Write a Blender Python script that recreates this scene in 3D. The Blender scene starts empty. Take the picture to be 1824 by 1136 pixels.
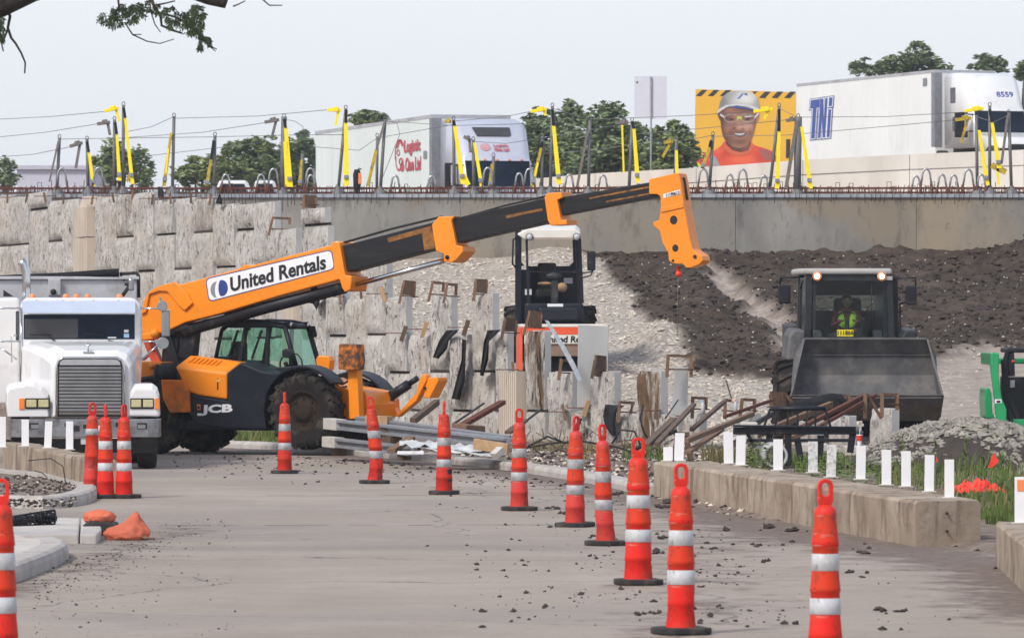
import bpy, bmesh, math, random
import numpy as np
from mathutils import Vector, Matrix, noise as mnoise

random.seed(7)
C = bpy.context.scene.collection
R = math.radians

# ------------------------------------------------------------------ camera, sky, sun, exposure
EYE, FPX, CX, HY = 2.2, 10000.0, 912.0, 583.0      # eye height (m), focal length in photo pixels, centre column, horizon row
cd = bpy.data.cameras.new('camera'); cam = bpy.data.objects.new('camera', cd); C.objects.link(cam)
cam.location = (0, 0, EYE); cam.rotation_euler = (R(90), 0, 0)
cd.sensor_width = 36; cd.lens = FPX/1824*36; cd.shift_y = 15/1824
cd.clip_start = 1; cd.clip_end = 6000
cd.dof.use_dof = True; cd.dof.focus_distance = 88; cd.dof.aperture_fstop = 10
bpy.context.scene.camera = cam

W = bpy.data.worlds.new('World'); bpy.context.scene.world = W; W.use_nodes = True
wt = W.node_tree; wt.nodes.clear()
SUN_EL, SUN_AZ = R(45), R(-140)        # azimuth from +Y towards +X: behind the camera and to the left
sky = wt.nodes.new('ShaderNodeTexSky'); sky.sky_type = 'NISHITA'; sky.sun_disc = False
sky.sun_elevation = SUN_EL; sky.sun_rotation = SUN_AZ; sky.dust_density = 4; sky.air_density = 1.2
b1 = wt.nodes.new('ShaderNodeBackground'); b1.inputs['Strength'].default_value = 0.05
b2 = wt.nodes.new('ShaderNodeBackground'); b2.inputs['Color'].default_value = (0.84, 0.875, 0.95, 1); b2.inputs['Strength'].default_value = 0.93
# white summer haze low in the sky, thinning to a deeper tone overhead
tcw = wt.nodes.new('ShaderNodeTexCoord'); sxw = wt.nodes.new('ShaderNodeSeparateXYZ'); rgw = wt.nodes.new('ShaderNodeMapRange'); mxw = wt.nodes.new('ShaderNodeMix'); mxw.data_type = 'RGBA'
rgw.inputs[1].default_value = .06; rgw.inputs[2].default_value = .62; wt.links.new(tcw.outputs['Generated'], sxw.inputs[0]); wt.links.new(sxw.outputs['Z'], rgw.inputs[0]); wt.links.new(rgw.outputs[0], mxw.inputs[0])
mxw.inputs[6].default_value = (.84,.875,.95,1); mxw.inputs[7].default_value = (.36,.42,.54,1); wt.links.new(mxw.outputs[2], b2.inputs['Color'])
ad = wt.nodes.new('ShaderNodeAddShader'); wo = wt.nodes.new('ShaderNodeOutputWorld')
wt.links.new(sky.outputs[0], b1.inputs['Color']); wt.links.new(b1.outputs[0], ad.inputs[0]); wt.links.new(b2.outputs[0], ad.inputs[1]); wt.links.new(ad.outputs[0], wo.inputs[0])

sl = bpy.data.lights.new('sun', 'SUN'); so = bpy.data.objects.new('sun', sl); C.objects.link(so)
sl.energy = 2.9; sl.angle = R(11); sl.color = (1.0, 0.95, 0.88)
sdir = Vector((math.sin(SUN_AZ)*math.cos(SUN_EL), math.cos(SUN_AZ)*math.cos(SUN_EL), math.sin(SUN_EL)))
so.rotation_euler = sdir.to_track_quat('Z', 'Y').to_euler()
vs = bpy.context.scene.view_settings
vs.view_transform = 'Standard'; vs.look = 'None'; vs.exposure = 0.0; vs.gamma = 1.0; vs.use_curve_mapping = False
sc = bpy.context.scene
sc.cycles.max_bounces = 6; sc.cycles.diffuse_bounces = 3; sc.cycles.glossy_bounces = 3; sc.cycles.transmission_bounces = 6; sc.cycles.transparent_max_bounces = 12

# ------------------------------------------------------------------ measuring helpers
def at(px, py, d): return Vector(((px-CX)*d/FPX, d, EYE+(HY-py)*d/FPX))
def gnd(px, py, z=0.0):
    d = (EYE-z)*FPX/(py-HY)
    return Vector(((px-CX)*d/FPX, d, z))
def lerp(a, b, t): return a+(b-a)*t
def tab(x, pts):
    if x <= pts[0][0]: return pts[0][1]
    for (a, va), (b, vb) in zip(pts, pts[1:]):
        if x <= b: return lerp(va, vb, (x-a)/(b-a))
    return pts[-1][1]

# ------------------------------------------------------------------ mesh builder
class MB:
    def __init__(s): s.v = []; s.f = []; s.m = []; s.s = []
    def add(s, vs, fs, mi=0, sm=False):
        o = len(s.v); s.v += [tuple(p) for p in vs]
        for f in fs: s.f.append(tuple(i+o for i in f)); s.m.append(mi); s.s.append(sm)
        return s
    def box(s, x0, x1, y0, y1, z0, z1, mi=0):
        return s.add([(x0,y0,z0),(x1,y0,z0),(x1,y1,z0),(x0,y1,z0),(x0,y0,z1),(x1,y0,z1),(x1,y1,z1),(x0,y1,z1)],
            [(0,3,2,1),(4,5,6,7),(0,1,5,4),(1,2,6,5),(2,3,7,6),(3,0,4,7)], mi)
    def bar(s, p, q, w, h, mi=0, up=(0,0,1)):
        p, q = Vector(p), Vector(q); d = (q-p).normalized(); u = Vector(up)
        if abs(d.dot(u)) > .98: u = Vector((0,1,0))
        a = d.cross(u).normalized(); b = a.cross(d).normalized()
        vs = []
        for c in (p, q):
            for i, j in ((-1,-1),(1,-1),(1,1),(-1,1)): vs.append(c+a*(i*w/2)+b*(j*h/2))
        return s.add(vs, [(0,1,2,3),(7,6,5,4),(0,4,5,1),(1,5,6,2),(2,6,7,3),(3,7,4,0)], mi)
    def prism(s, pts, a, b, plane='xz', mi=0, sm=False):
        def g(p, t): return {'xz': (p[0], t, p[1]), 'xy': (p[0], p[1], t), 'yz': (t, p[0], p[1])}[plane]
        n = len(pts)
        return s.add([g(p, a) for p in pts]+[g(p, b) for p in pts],
            [tuple(range(n)), tuple(range(2*n-1, n-1, -1))]+[(i, (i+1) % n, (i+1) % n+n, i+n) for i in range(n)], mi, sm)
    def loft(s, rings, mi=0, sm=False, cap=True, closed=True):
        n = len(rings[0]); vs = [p for r in rings for p in r]; fs = []
        for k in range(len(rings)-1):
            for i in range(n if closed else n-1):
                j = (i+1) % n; fs.append((k*n+i, k*n+j, (k+1)*n+j, (k+1)*n+i))
        if cap: fs += [tuple(range(n-1, -1, -1)), tuple(range((len(rings)-1)*n, len(rings)*n))]
        return s.add(vs, fs, mi, sm)
    def tube(s, path, r, n=8, mi=0, cap=True):
        path = [Vector(p) for p in path]; rs = r if isinstance(r, (list, tuple)) else [r]*len(path)
        rings = []; prev = None
        for i, p in enumerate(path):
            d = ((path[min(i+1, len(path)-1)]-p).normalized() + (p-path[max(i-1, 0)]).normalized())
            d = d.normalized() if d.length > 1e-9 else Vector((0,0,1))
            if prev is None:
                a = d.cross(Vector((0,0,1)) if abs(d.z) < .9 else Vector((1,0,0))).normalized()
            else:
                a = (prev-d*prev.dot(d)); a = a.normalized() if a.length > 1e-9 else prev
            prev = a; b = d.cross(a)
            rings.append([p+(a*math.cos(2*math.pi*k/n)+b*math.sin(2*math.pi*k/n))*rs[i] for k in range(n)])
        return s.loft(rings, mi, True, cap)
    def lathe(s, prof, n=24, c=(0,0,0), axis='z', mi=0, sm=True, mis=None, cap=False):
        def g(r, t, a):
            x, y = r*math.cos(a), r*math.sin(a)
            q = {'z': (x, y, t), 'y': (x, t, y), 'x': (t, x, y)}[axis]
            return (q[0]+c[0], q[1]+c[1], q[2]+c[2])
        o = len(s.v)
        for r, t in prof:
            for k in range(n): s.v.append(g(r, t, 2*math.pi*k/n))
        for i in range(len(prof)-1):
            for k in range(n):
                s.f.append((o+i*n+k, o+i*n+(k+1) % n, o+(i+1)*n+(k+1) % n, o+(i+1)*n+k)); s.m.append(mis[i] if mis else mi); s.s.append(sm)
        if cap:
            s.f.append(tuple(o+k for k in range(n))); s.m.append(mi); s.s.append(False)
            s.f.append(tuple(o+(len(prof)-1)*n+k for k in range(n))); s.m.append(mi); s.s.append(False)
        return s
    def ball(s, c, r, nu=10, nv=7, mi=0):
        r = r if isinstance(r, (list, tuple)) else (r, r, r); o = len(s.v)
        for i in range(nv+1):
            t = math.pi*i/nv
            for k in range(nu):
                a = 2*math.pi*k/nu; s.v.append((c[0]+r[0]*math.sin(t)*math.cos(a), c[1]+r[1]*math.sin(t)*math.sin(a), c[2]+r[2]*math.cos(t)))
        for i in range(nv):
            for k in range(nu):
                s.f.append((o+i*nu+k, o+i*nu+(k+1) % nu, o+(i+1)*nu+(k+1) % nu, o+(i+1)*nu+k)); s.m.append(mi); s.s.append(True)
        return s
    def islands(s):
        p = list(range(len(s.v)))
        def f(i):
            while p[i] != i: p[i] = p[p[i]]; i = p[i]
            return i
        for q in s.f:
            for i in q[1:]: p[f(i)] = f(q[0])
        out = {}
        for k, q in enumerate(s.f): out.setdefault(f(q[0]), []).append(k)
        res = []
        for ks in out.values():
            m = MB(); ids = {}
            for k in ks:
                g = []
                for i in s.f[k]:
                    if i not in ids: ids[i] = len(m.v); m.v.append(s.v[i])
                    g.append(ids[i])
                m.f.append(tuple(g)); m.m.append(s.m[k]); m.s.append(s.s[k])
            res.append(m)
        return res
    def build_each(s, name, mats, parent=None, **k): return [m.build(name, mats, parent, **k) for m in s.islands()]
    def build(s, name, mats, parent=None, bevel=0, loc=None, seg=2, fix=True, merge=True):
        me = bpy.data.meshes.new(name)
        vs = s.v
        if loc is not None: L = Vector(loc); vs = [tuple(Vector(p)-L) for p in vs]
        me.from_pydata(vs, [], s.f); me.polygons.foreach_set('material_index', s.m); me.polygons.foreach_set('use_smooth', s.s)
        for m in (mats if isinstance(mats, (list, tuple)) else [mats]): me.materials.append(m)
        if fix:
            bm = bmesh.new(); bm.from_mesh(me)
            if merge: bmesh.ops.remove_doubles(bm, verts=bm.verts, dist=1e-5)
            bmesh.ops.recalc_face_normals(bm, faces=bm.faces); bm.to_mesh(me); bm.free()
        me.update()
        o = bpy.data.objects.new(name, me); C.objects.link(o)
        if parent is not None: o.parent = parent.o if isinstance(parent, Thing) else parent
        if loc is not None: o.location = loc
        if bevel:
            b = o.modifiers.new('bevel', 'BEVEL'); b.width = bevel; b.segments = seg; b.limit_method = 'ANGLE'; b.angle_limit = R(40)
        return o

def tag(o, label=None, cat=None, group=None, kind=None):
    for k, v in (('label', label), ('category', cat), ('group', group), ('kind', kind)):
        if v: o[k] = v
    return o

class Thing:
    """An Empty at the thing's base. L() turns a measured photo point into the thing's own x, z on its plane y = y0."""
    def __init__(s, name, label, cat, loc=(0,0,0), rz=0.0, group=None):
        s.o = bpy.data.objects.new(name, None); C.objects.link(s.o)
        s.loc = Vector(loc); s.rz = rz; s.o.location = loc; s.o.rotation_euler = (0, 0, rz); s.o.empty_display_size = .3
        tag(s.o, label, cat, group)
    def L(s, px, py, y0):
        c, n = math.cos(s.rz), math.sin(s.rz); u = (px-CX)/FPX; ox, oy, oz = s.loc
        x = (u*(oy+y0*c)-ox+y0*n)/(c-u*n); d = oy+x*n+y0*c
        return (x, EYE+(HY-py)*d/FPX-oz)
    def LL(s, pts, y0): return [s.L(a, b, y0) for a, b in pts]
    def P(s, px, py, y0): x, z = s.L(px, py, y0); return Vector((x, y0, z))

def copy_tree(o, parent=None):
    c = o.copy(); C.objects.link(c)
    if parent is not None: c.parent = parent
    for ch in list(o.children): copy_tree(ch, c)
    return c

# ------------------------------------------------------------------ materials
def mat(name, col, rough=.6, metal=0.0, var=.12, scale=4.0, bump=0.0, bscale=30.0, dirt=None, damt=.4, dscale=2.0, stretch=(1,1,1), spec=.5, alpha=None, emit=0, coat=0, trans=0):
    m = bpy.data.materials.new(name); m.use_nodes = True; nt = m.node_tree; p = nt.nodes['Principled BSDF']
    p.inputs['Roughness'].default_value = rough; p.inputs['Metallic'].default_value = metal
    p.inputs['Specular IOR Level'].default_value = spec; p.inputs['Coat Weight'].default_value = coat
    p.inputs['Base Color'].default_value = (*col, 1)
    tc = nt.nodes.new('ShaderNodeTexCoord'); mp = nt.nodes.new('ShaderNodeMapping'); mp.inputs['Scale'].default_value = stretch
    nt.links.new(tc.outputs['Object'], mp.inputs[0])
    def noi(sc, det=6, rg=.6):
        n = nt.nodes.new('ShaderNodeTexNoise'); n.inputs['Scale'].default_value = sc; n.inputs['Detail'].default_value = det; n.inputs['Roughness'].default_value = rg
        nt.links.new(mp.outputs[0], n.inputs['Vector']); return n
    def mix(f, a, b):
        x = nt.nodes.new('ShaderNodeMix'); x.data_type = 'RGBA'
        for i, v in ((0, f), (6, a), (7, b)):
            if hasattr(v, 'links'): nt.links.new(v, x.inputs[i])
            else: x.inputs[i].default_value = v if i == 0 else (*v, 1)
        return x.outputs[2]
    def ramp(src, a, b):
        r = nt.nodes.new('ShaderNodeMapRange'); r.inputs[1].default_value = a; r.inputs[2].default_value = b; nt.links.new(src, r.inputs[0]); return r.outputs[0]
    out = None
    if var:
        out = mix(ramp(noi(scale).outputs[0], .3, .7), tuple(c*(1-var) for c in col), tuple(min(1, c*(1+var)) for c in col))
    if dirt is not None:
        t = .5-(damt-.5)*.45
        f = ramp(noi(dscale, 8, .68).outputs[0], t-.02, t+.16)
        out = mix(f, out if out is not None else col, dirt)
    if out is not None: nt.links.new(out, p.inputs['Base Color'])
    if bump:
        b = nt.nodes.new('ShaderNodeBump'); b.inputs['Strength'].default_value = min(1, bump); b.inputs['Distance'].default_value = .02*max(1, bump)
        nt.links.new(noi(bscale, 8, .65).outputs[0], b.inputs['Height']); nt.links.new(b.outputs[0], p.inputs['Normal'])
    if alpha is not None: p.inputs['Alpha'].default_value = alpha
    if trans: p.inputs['Transmission Weight'].default_value = trans
    if emit:
        p.inputs['Emission Color'].default_value = (*col, 1); p.inputs['Emission Strength'].default_value = emit
    return m

def glass(name, tint, a=.5, rough=.05):
    m = bpy.data.materials.new(name); m.use_nodes = True; nt = m.node_tree; nt.nodes.clear()
    o = nt.nodes.new('ShaderNodeOutputMaterial'); mx = nt.nodes.new('ShaderNodeMixShader'); t = nt.nodes.new('ShaderNodeBsdfTransparent'); g = nt.nodes.new('ShaderNodeBsdfGlossy'); fr = nt.nodes.new('ShaderNodeLayerWeight')
    t.inputs[0].default_value = (*tint, 1); g.inputs['Roughness'].default_value = rough; fr.inputs[0].default_value = .12
    ma = nt.nodes.new('ShaderNodeMath'); ma.operation = 'MULTIPLY_ADD'; ma.inputs[1].default_value = .55; ma.inputs[2].default_value = a+.02; nt.links.new(fr.outputs['Facing'], ma.inputs[0])
    nt.links.new(ma.outputs[0], mx.inputs[0]); nt.links.new(t.outputs[0], mx.inputs[1]); nt.links.new(g.outputs[0], mx.inputs[2]); nt.links.new(mx.outputs[0], o.inputs[0])
    return m

M = {}
M['orange'] = mat('orange machine paint', (.86,.25,.002), .42, var=.07, scale=1.5, dirt=(.35,.15,.04), damt=.22, dscale=1.7, coat=.15, bump=.06, bscale=6)
M['rust_orange'] = mat('rusted orange paint', (.80,.21,.004), .6, var=.1, dirt=(.075,.035,.018), damt=.78, dscale=7)
M['rust_orange2'] = mat('dull dirty orange paint', (.70,.17,.008), .55, var=.1, dirt=(.30,.10,.02), damt=.5, dscale=3)
M['wear'] = mat('worn rusty steel', (.30,.115,.012), .6, var=.3, dirt=(.06,.03,.016), damt=.6, dscale=8)
M['black_paint'] = mat('black machine paint', (.012,.013,.018), .5, spec=.3, var=.3, dirt=(.10,.085,.07), damt=.34, dscale=3)
M['navy'] = mat('dark navy machine plastic', (.010,.013,.021), .45, spec=.3, var=.25, dirt=(.05,.045,.042), damt=.3, dscale=2.5)
M['boom_black'] = mat('greased black boom steel', (.012,.012,.015), .5, spec=.3, var=.3, scale=2, dirt=(.055,.035,.02), damt=.3, dscale=2.2, stretch=(.5,1,6))
M['rubber'] = mat('dusty black rubber', (.025,.023,.022), .85, var=.3, dirt=(.10,.083,.068), damt=.42, dscale=5, bump=.3, bscale=30)
M['mud_rubber'] = mat('muddy tyre rubber', (.020,.018,.017), .9, spec=.2, var=.3, dirt=(.085,.068,.055), damt=.46, dscale=4, bump=.4, bscale=25)
M['rim_mud'] = mat('muddy brown wheel rim', (.032,.022,.016), .85, spec=.2, var=.35, scale=8, dirt=(.018,.015,.013), damt=.5, dscale=6)
M['chrome'] = mat('chrome', (.62,.63,.65), .14, 1.0, var=.08, scale=5)
M['steel'] = mat('brushed bare steel', (.42,.42,.43), .4, .9, var=.2, scale=8)
M['dull_chrome'] = mat('scuffed dull chrome bumper', (.36,.36,.38), .3, .95, var=.35, scale=4, dirt=(.12,.11,.10), damt=.45, dscale=3)
M['white_paint'] = mat('white truck paint', (.74,.74,.75), .28, var=.05, scale=1.2, dirt=(.5,.48,.45), damt=.3, dscale=1.5, coat=.4)
M['white_plain'] = mat('matt white paint', (.78,.78,.80), .55, var=.05, dirt=(.55,.53,.5), damt=.25, dscale=6)
M['trailer'] = mat('white trailer sheet', (.70,.76,.74), .4, var=.05, scale=.6, dirt=(.58,.62,.60), damt=.35, dscale=.7, stretch=(1,1,.35))
M['trailer2'] = mat('pale trailer sheet', (.80,.81,.80), .4, var=.04, scale=.6, dirt=(.66,.67,.65), damt=.35, dscale=.7, stretch=(1,1,.35))
M['dump_grey'] = mat('grey aluminium dump body', (.47,.47,.50), .45, .25, var=.12, scale=1.5, dirt=(.33,.32,.31), damt=.4, dscale=1.2)
M['dark_glass'] = mat('dark windscreen glass', (.010,.018,.034), .12, var=.5, scale=1.2, spec=.12)
M['dark_glass2'] = mat('smoky grey window glass', (.06,.06,.065), .12, var=.2, scale=1.5)
M['glass_green'] = glass('green tinted cab glass', (.76,.92,.86), .0)
M['glass_clear'] = glass('dusty cab glass', (.68,.84,.80), .01, .1)
M['headlamp'] = mat('yellowed headlamp lens', (.52,.47,.27), .2, var=.12, scale=20)
M['amber'] = mat('amber lamp lens', (.78,.22,.03), .3, var=.1)
M['amber_dome'] = mat('orange marker lamp', (.85,.26,.09), .35, var=.08)
M['mirror'] = mat('mirror shell grey', (.30,.31,.32), .25, .6, var=.15)
M['black'] = mat('matt black', (.012,.012,.013), .7, var=.3)
M['cone'] = mat('fluorescent red orange plastic', (.74,.022,.014), .55, spec=.3, var=.10, scale=6, dirt=(.34,.045,.03), damt=.36, dscale=4)
M['cone2'] = mat('darker orange plastic', (.66,.038,.012), .55, spec=.3, var=.12, scale=6, dirt=(.26,.05,.03), damt=.40, dscale=4)
M['cone_faded'] = mat('sun faded pinkish red plastic', (.66,.045,.04), .6, spec=.3, var=.12, scale=6, dirt=(.30,.055,.045), damt=.45, dscale=4)
M['cone_dirty'] = mat('grimy red orange plastic', (.62,.025,.014), .6, spec=.25, var=.16, scale=6, dirt=(.20,.04,.03), damt=.55, dscale=5)
M['band_dirty'] = mat('grey soiled reflective sleeve', (.40,.40,.42), .5, var=.1, dirt=(.22,.21,.20), damt=.5, dscale=8)
M['band'] = mat('white reflective sleeve', (.54,.55,.58), .45, var=.08, dirt=(.33,.32,.32), damt=.45, dscale=9)
M['concrete_block'] = mat('weathered concrete barrier', (.42,.345,.27), .9, var=.18, scale=2.2, bump=.7, bscale=14, dirt=(.17,.12,.085), damt=.62, dscale=1.7, stretch=(2.2,2.2,.5))
M['kerb'] = mat('kerb concrete', (.44,.41,.385), .9, var=.14, scale=3, bump=.35, bscale=16, dirt=(.30,.255,.22), damt=.45, dscale=2.5)
M['slab_conc'] = mat('pale pavement concrete', (.52,.485,.45), .9, var=.10, scale=3, bump=.3, bscale=20, dirt=(.36,.31,.27), damt=.38, dscale=2.5)
M['conc_wall'] = None
M['wood'] = mat('weathered brown timber', (.20,.122,.08), .85, spec=.2, var=.28, scale=6, dirt=(.13,.075,.045), damt=.4, dscale=5, stretch=(3,3,1))
M['wood_dark'] = mat('dark old timber', (.12,.075,.05), .85, var=.3, scale=6, dirt=(.06,.045,.035), damt=.4, dscale=4)
M['wood_pale'] = mat('pale cut timber', (.42,.27,.15), .8, var=.2, scale=6, dirt=(.25,.16,.10), damt=.4, dscale=5)
M['rust'] = mat('rusty iron', (.15,.052,.036), .9, spec=.15, var=.35, scale=12, dirt=(.10,.06,.048), damt=.55, dscale=6)
M['galv'] = mat('galvanised grey steel', (.25,.26,.285), .6, .2, var=.18, scale=5, dirt=(.22,.21,.21), damt=.4, dscale=3)
M['post_grey'] = mat('grey painted post', (.15,.15,.155), .6, .2, var=.2, scale=6)
M['strap'] = mat('yellow webbing', (.93,.74,.016), .7, var=.08, scale=12)
M['strap_dirty'] = mat('soiled yellow webbing', (.50,.36,.03), .8, var=.25, scale=10, dirt=(.20,.15,.06), damt=.5, dscale=8)
M['strap_grey'] = mat('faded grey webbing', (.17,.15,.14), .85, var=.25, scale=10)
M['cloth_black'] = mat('black filter cloth', (.010,.011,.015), .9, var=.4, scale=5, bump=.4, bscale=12)
M['bag'] = mat('faded orange sandbag weave', (.64,.165,.095), .85, spec=.2, var=.16, scale=5, bump=.5, bscale=16, dirt=(.40,.14,.08), damt=.35, dscale=4)
M['netting'] = mat('red plastic netting', (.75,.045,.02), .5, var=.2, scale=14)
M['green'] = mat('green machine paint', (.012,.30,.105), .35, var=.08, dirt=(.02,.17,.07), damt=.3, dscale=2, coat=.3)
M['loader_grey'] = mat('worn grey bucket steel', (.105,.104,.110), .7, .0, spec=.25, var=.28, scale=3.5, dirt=(.175,.165,.155), damt=.5, dscale=2.6, bump=.15, bscale=10)
M['loader_dark'] = mat('bare dark steel lip', (.10,.095,.09), .5, .4, var=.25, dirt=(.17,.14,.12), damt=.45, dscale=2)
M['loader_body'] = mat('charcoal loader paint', (.026,.028,.033), .5, spec=.3, var=.2, dirt=(.10,.095,.09), damt=.34, dscale=3)
M['roof_grey'] = mat('pale grey cab roof', (.42,.41,.40), .6, var=.1, dirt=(.28,.26,.24), damt=.4)
M['roof_white'] = mat('cream white roof', (.72,.69,.63), .5, var=.05)
M['lamp_on'] = mat('lit work lamp', (1.0,.80,.52), .3, var=0, emit=2.2)
M['roller_orange'] = mat('orange red drum frame paint', (.80,.11,.04), .45, var=.08, dirt=(.4,.12,.07), damt=.3)
M['text_black'] = mat('black lettering', (.010,.010,.013), .5, var=0)
M['text_white'] = mat('white lettering', (.80,.80,.82), .5, var=0)
M['text_blue'] = mat('blue lettering', (.045,.085,.33), .5, var=0)
M['text_red'] = mat('faded red lettering', (.50,.085,.11), .6, var=.1)
M['logo_grey'] = mat('grey logo ink', (.22,.24,.29), .5, var=0)
M['logo_blue'] = mat('navy logo ink', (.02,.045,.22), .5, var=0)
M['plate_yellow'] = mat('yellow plate', (.85,.70,.03), .5, var=.05)
M['hivis'] = mat('lime safety vest', (.42,.60,.05), .8, var=.08)
M['skin'] = mat('skin', (.30,.16,.10), .6, var=.06)
M['sleeve'] = mat('dark red shirt', (.20,.03,.035), .8, var=.1)
M['silver'] = mat('silver blue cab paint', (.55,.57,.66), .3, .25, var=.05, coat=.3)
M['leaf1'] = None
# ------------------------------------------------------------------ numpy value noise
rng = np.random.default_rng(11)
_T = rng.random((256, 256))
def vnoise(x, y):
    xi = np.floor(x).astype(int); yi = np.floor(y).astype(int); fx = x-xi; fy = y-yi
    fx = fx*fx*(3-2*fx); fy = fy*fy*(3-2*fy)
    g = lambda i, j: _T[i % 256, j % 256]
    return (g(xi,yi)*(1-fx)+g(xi+1,yi)*fx)*(1-fy)+(g(xi,yi+1)*(1-fx)+g(xi+1,yi+1)*fx)*fy
def fbm(x, y, o=4, g=.5):
    s = 0; a = 1; t = 0
    for k in range(o): s = s+a*vnoise(x*2**k+17*k, y*2**k+31*k); t += a; a *= g
    return s/t

def node_mat(name):
    m = bpy.data.materials.new(name); m.use_nodes = True; nt = m.node_tree; p = nt.nodes['Principled BSDF']
    class N: pass
    h = N(); h.m = m; h.nt = nt; h.p = p
    h.tc = nt.nodes.new('ShaderNodeTexCoord')
    def mapped(scale=(1,1,1)):
        mp = nt.nodes.new('ShaderNodeMapping'); mp.inputs['Scale'].default_value = scale; nt.links.new(h.tc.outputs['Object'], mp.inputs[0]); return mp.outputs[0]
    def noise(sc, det=6, rg=.6, vec=None, dist=0):
        n = nt.nodes.new('ShaderNodeTexNoise'); n.inputs['Scale'].default_value = sc; n.inputs['Detail'].default_value = det; n.inputs['Roughness'].default_value = rg; n.inputs['Distortion'].default_value = dist
        nt.links.new(vec if vec is not None else h.tc.outputs['Object'], n.inputs['Vector']); return n.outputs[0]
    def voro(sc, vec=None, feat='F1'):
        n = nt.nodes.new('ShaderNodeTexVoronoi'); n.inputs['Scale'].default_value = sc; n.feature = feat
        nt.links.new(vec if vec is not None else h.tc.outputs['Object'], n.inputs['Vector']); return n
    def rng_(src, a, b, c=0, d=1):
        r = nt.nodes.new('ShaderNodeMapRange'); 
        for i, v in enumerate((a, b, c, d)): r.inputs[1+i].default_value = v
        nt.links.new(src, r.inputs[0]); return r.outputs[0]
    def mix(f, a, b):
        x = nt.nodes.new('ShaderNodeMix'); x.data_type = 'RGBA'
        for i, v in ((0, f), (6, a), (7, b)):
            if hasattr(v, 'links'): nt.links.new(v, x.inputs[i])
            else: x.inputs[i].default_value = v if i == 0 else (*v, 1)
        return x.outputs[2]
    def attr(n):
        a = nt.nodes.new('ShaderNodeAttribute'); a.attribute_name = n; return a.outputs['Fac']
    def math_(op, a, b):
        x = nt.nodes.new('ShaderNodeMath'); x.operation = op; x.use_clamp = True
        for i, v in ((0, a), (1, b)):
            if hasattr(v, 'links'): nt.links.new(v, x.inputs[i])
            else: x.inputs[i].default_value = v
        return x.outputs[0]
    def bump(src, st, dist):
        b = nt.nodes.new('ShaderNodeBump'); b.inputs['Strength'].default_value = st; b.inputs['Distance'].default_value = dist
        nt.links.new(src, b.inputs['Height']); nt.links.new(b.outputs[0], p.inputs['Normal'])
    h.mapped, h.noise, h.voro, h.rng, h.mix, h.attr, h.math, h.bump = mapped, noise, voro, rng_, mix, attr, math_, bump
    h.col = lambda s: nt.links.new(s, p.inputs['Base Color'])
    p.inputs['Roughness'].default_value = .9; p.inputs['Specular IOR Level'].default_value = .25
    return h

# road concrete
h = node_mat('dusty pale road concrete')
c = h.mix(h.rng(h.noise(.22, 6, .62), .36, .64), (.30,.25,.208), (.39,.332,.283))
c = h.mix(h.rng(h.noise(.11, 5, .6), .50, .64, 0, .7), c, (.22,.192,.178))
c = h.mix(h.rng(h.noise(.9, 7, .7), .52, .72, 0, .4), c, (.43,.385,.35))
c = h.mix(h.rng(h.noise(5, 7, .72), .55, .70, 0, .6), c, (.20,.17,.155))
c = h.mix(h.rng(h.noise(24, 4, .65), .60, .68, 0, .5), c, (.12,.10,.09))
vc = h.voro(.16, None, 'DISTANCE_TO_EDGE'); nt_ = h.nt
wv_ = nt_.nodes.new('ShaderNodeVectorMath'); wv_.operation = 'ADD'; nz_ = nt_.nodes.new('ShaderNodeTexNoise'); nz_.inputs['Scale'].default_value = .8; nz_.inputs['Detail'].default_value = 6
nt_.links.new(h.tc.outputs['Object'], nz_.inputs['Vector']); nt_.links.new(h.tc.outputs['Object'], wv_.inputs[0]); nt_.links.new(nz_.outputs['Color'], wv_.inputs[1]); nt_.links.new(wv_.outputs[0], vc.inputs['Vector'])
c = h.mix(h.rng(vc.outputs['Distance'], .0035, .0012, 0, .7), c, (.09,.08,.075))
dn = h.math('MULTIPLY', h.attr('dirt'), 1.0)
dsum = h.math('ADD', dn, h.rng(h.noise(1.6, 8, .72), .3, .7, -.42, .42))
c = h.mix(h.rng(dsum, .42, .72), c, h.mix(h.rng(h.noise(6, 6, .7), .35, .65), (.115,.082,.065), (.22,.175,.15)))
h.col(c); h.bump(h.noise(30, 6, .7), .3, .012); h.p.inputs['Roughness'].default_value = .85
M['road'] = h.m

# earthworks: brown dirt, pale gravel and dark soil where the attributes say so
h = node_mat('earthworks')
dirt = h.mix(h.rng(h.noise(2.2, 7, .65), .35, .65), (.15,.105,.08), (.30,.245,.205))
dirt = h.mix(h.rng(h.noise(14, 4, .6), .58, .68, 0, .6), dirt, (.07,.05,.042))
v = h.voro(9)
grav = h.mix(h.rng(v.outputs['Color'], .1, .9), (.38,.335,.285), (.66,.60,.53))
grav = h.mix(h.rng(v.outputs['Distance'], .38, .62, 0, .75), grav, (.24,.20,.165))
grav = h.mix(h.rng(h.noise(.6, 5, .6), .45, .65, 0, .5), grav, (.40,.345,.29))
soil = h.mix(h.rng(h.noise(1.6, 8, .7), .35, .65), (.026,.019,.014), (.085,.062,.047))
soil = h.mix(h.rng(h.noise(.35, 4, .6), .5, .7, 0, .45), soil, (.13,.10,.08))
v2 = h.voro(4.5)
soil = h.mix(h.rng(v2.outputs['Distance'], .06, .03), soil, (.36,.32,.29))
col = h.mix(h.attr('gravel'), dirt, grav); col = h.mix(h.attr('soil'), col, soil)
col = h.mix(h.attr('track'), col, h.mix(h.rng(h.noise(3, 6, .65), .35, .65), (.26,.205,.17), (.46,.40,.35)))
h.col(col)
hb = h.noise(9, 8, .7); h.bump(hb, .8, .06)
M['earth'] = h.m

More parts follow.
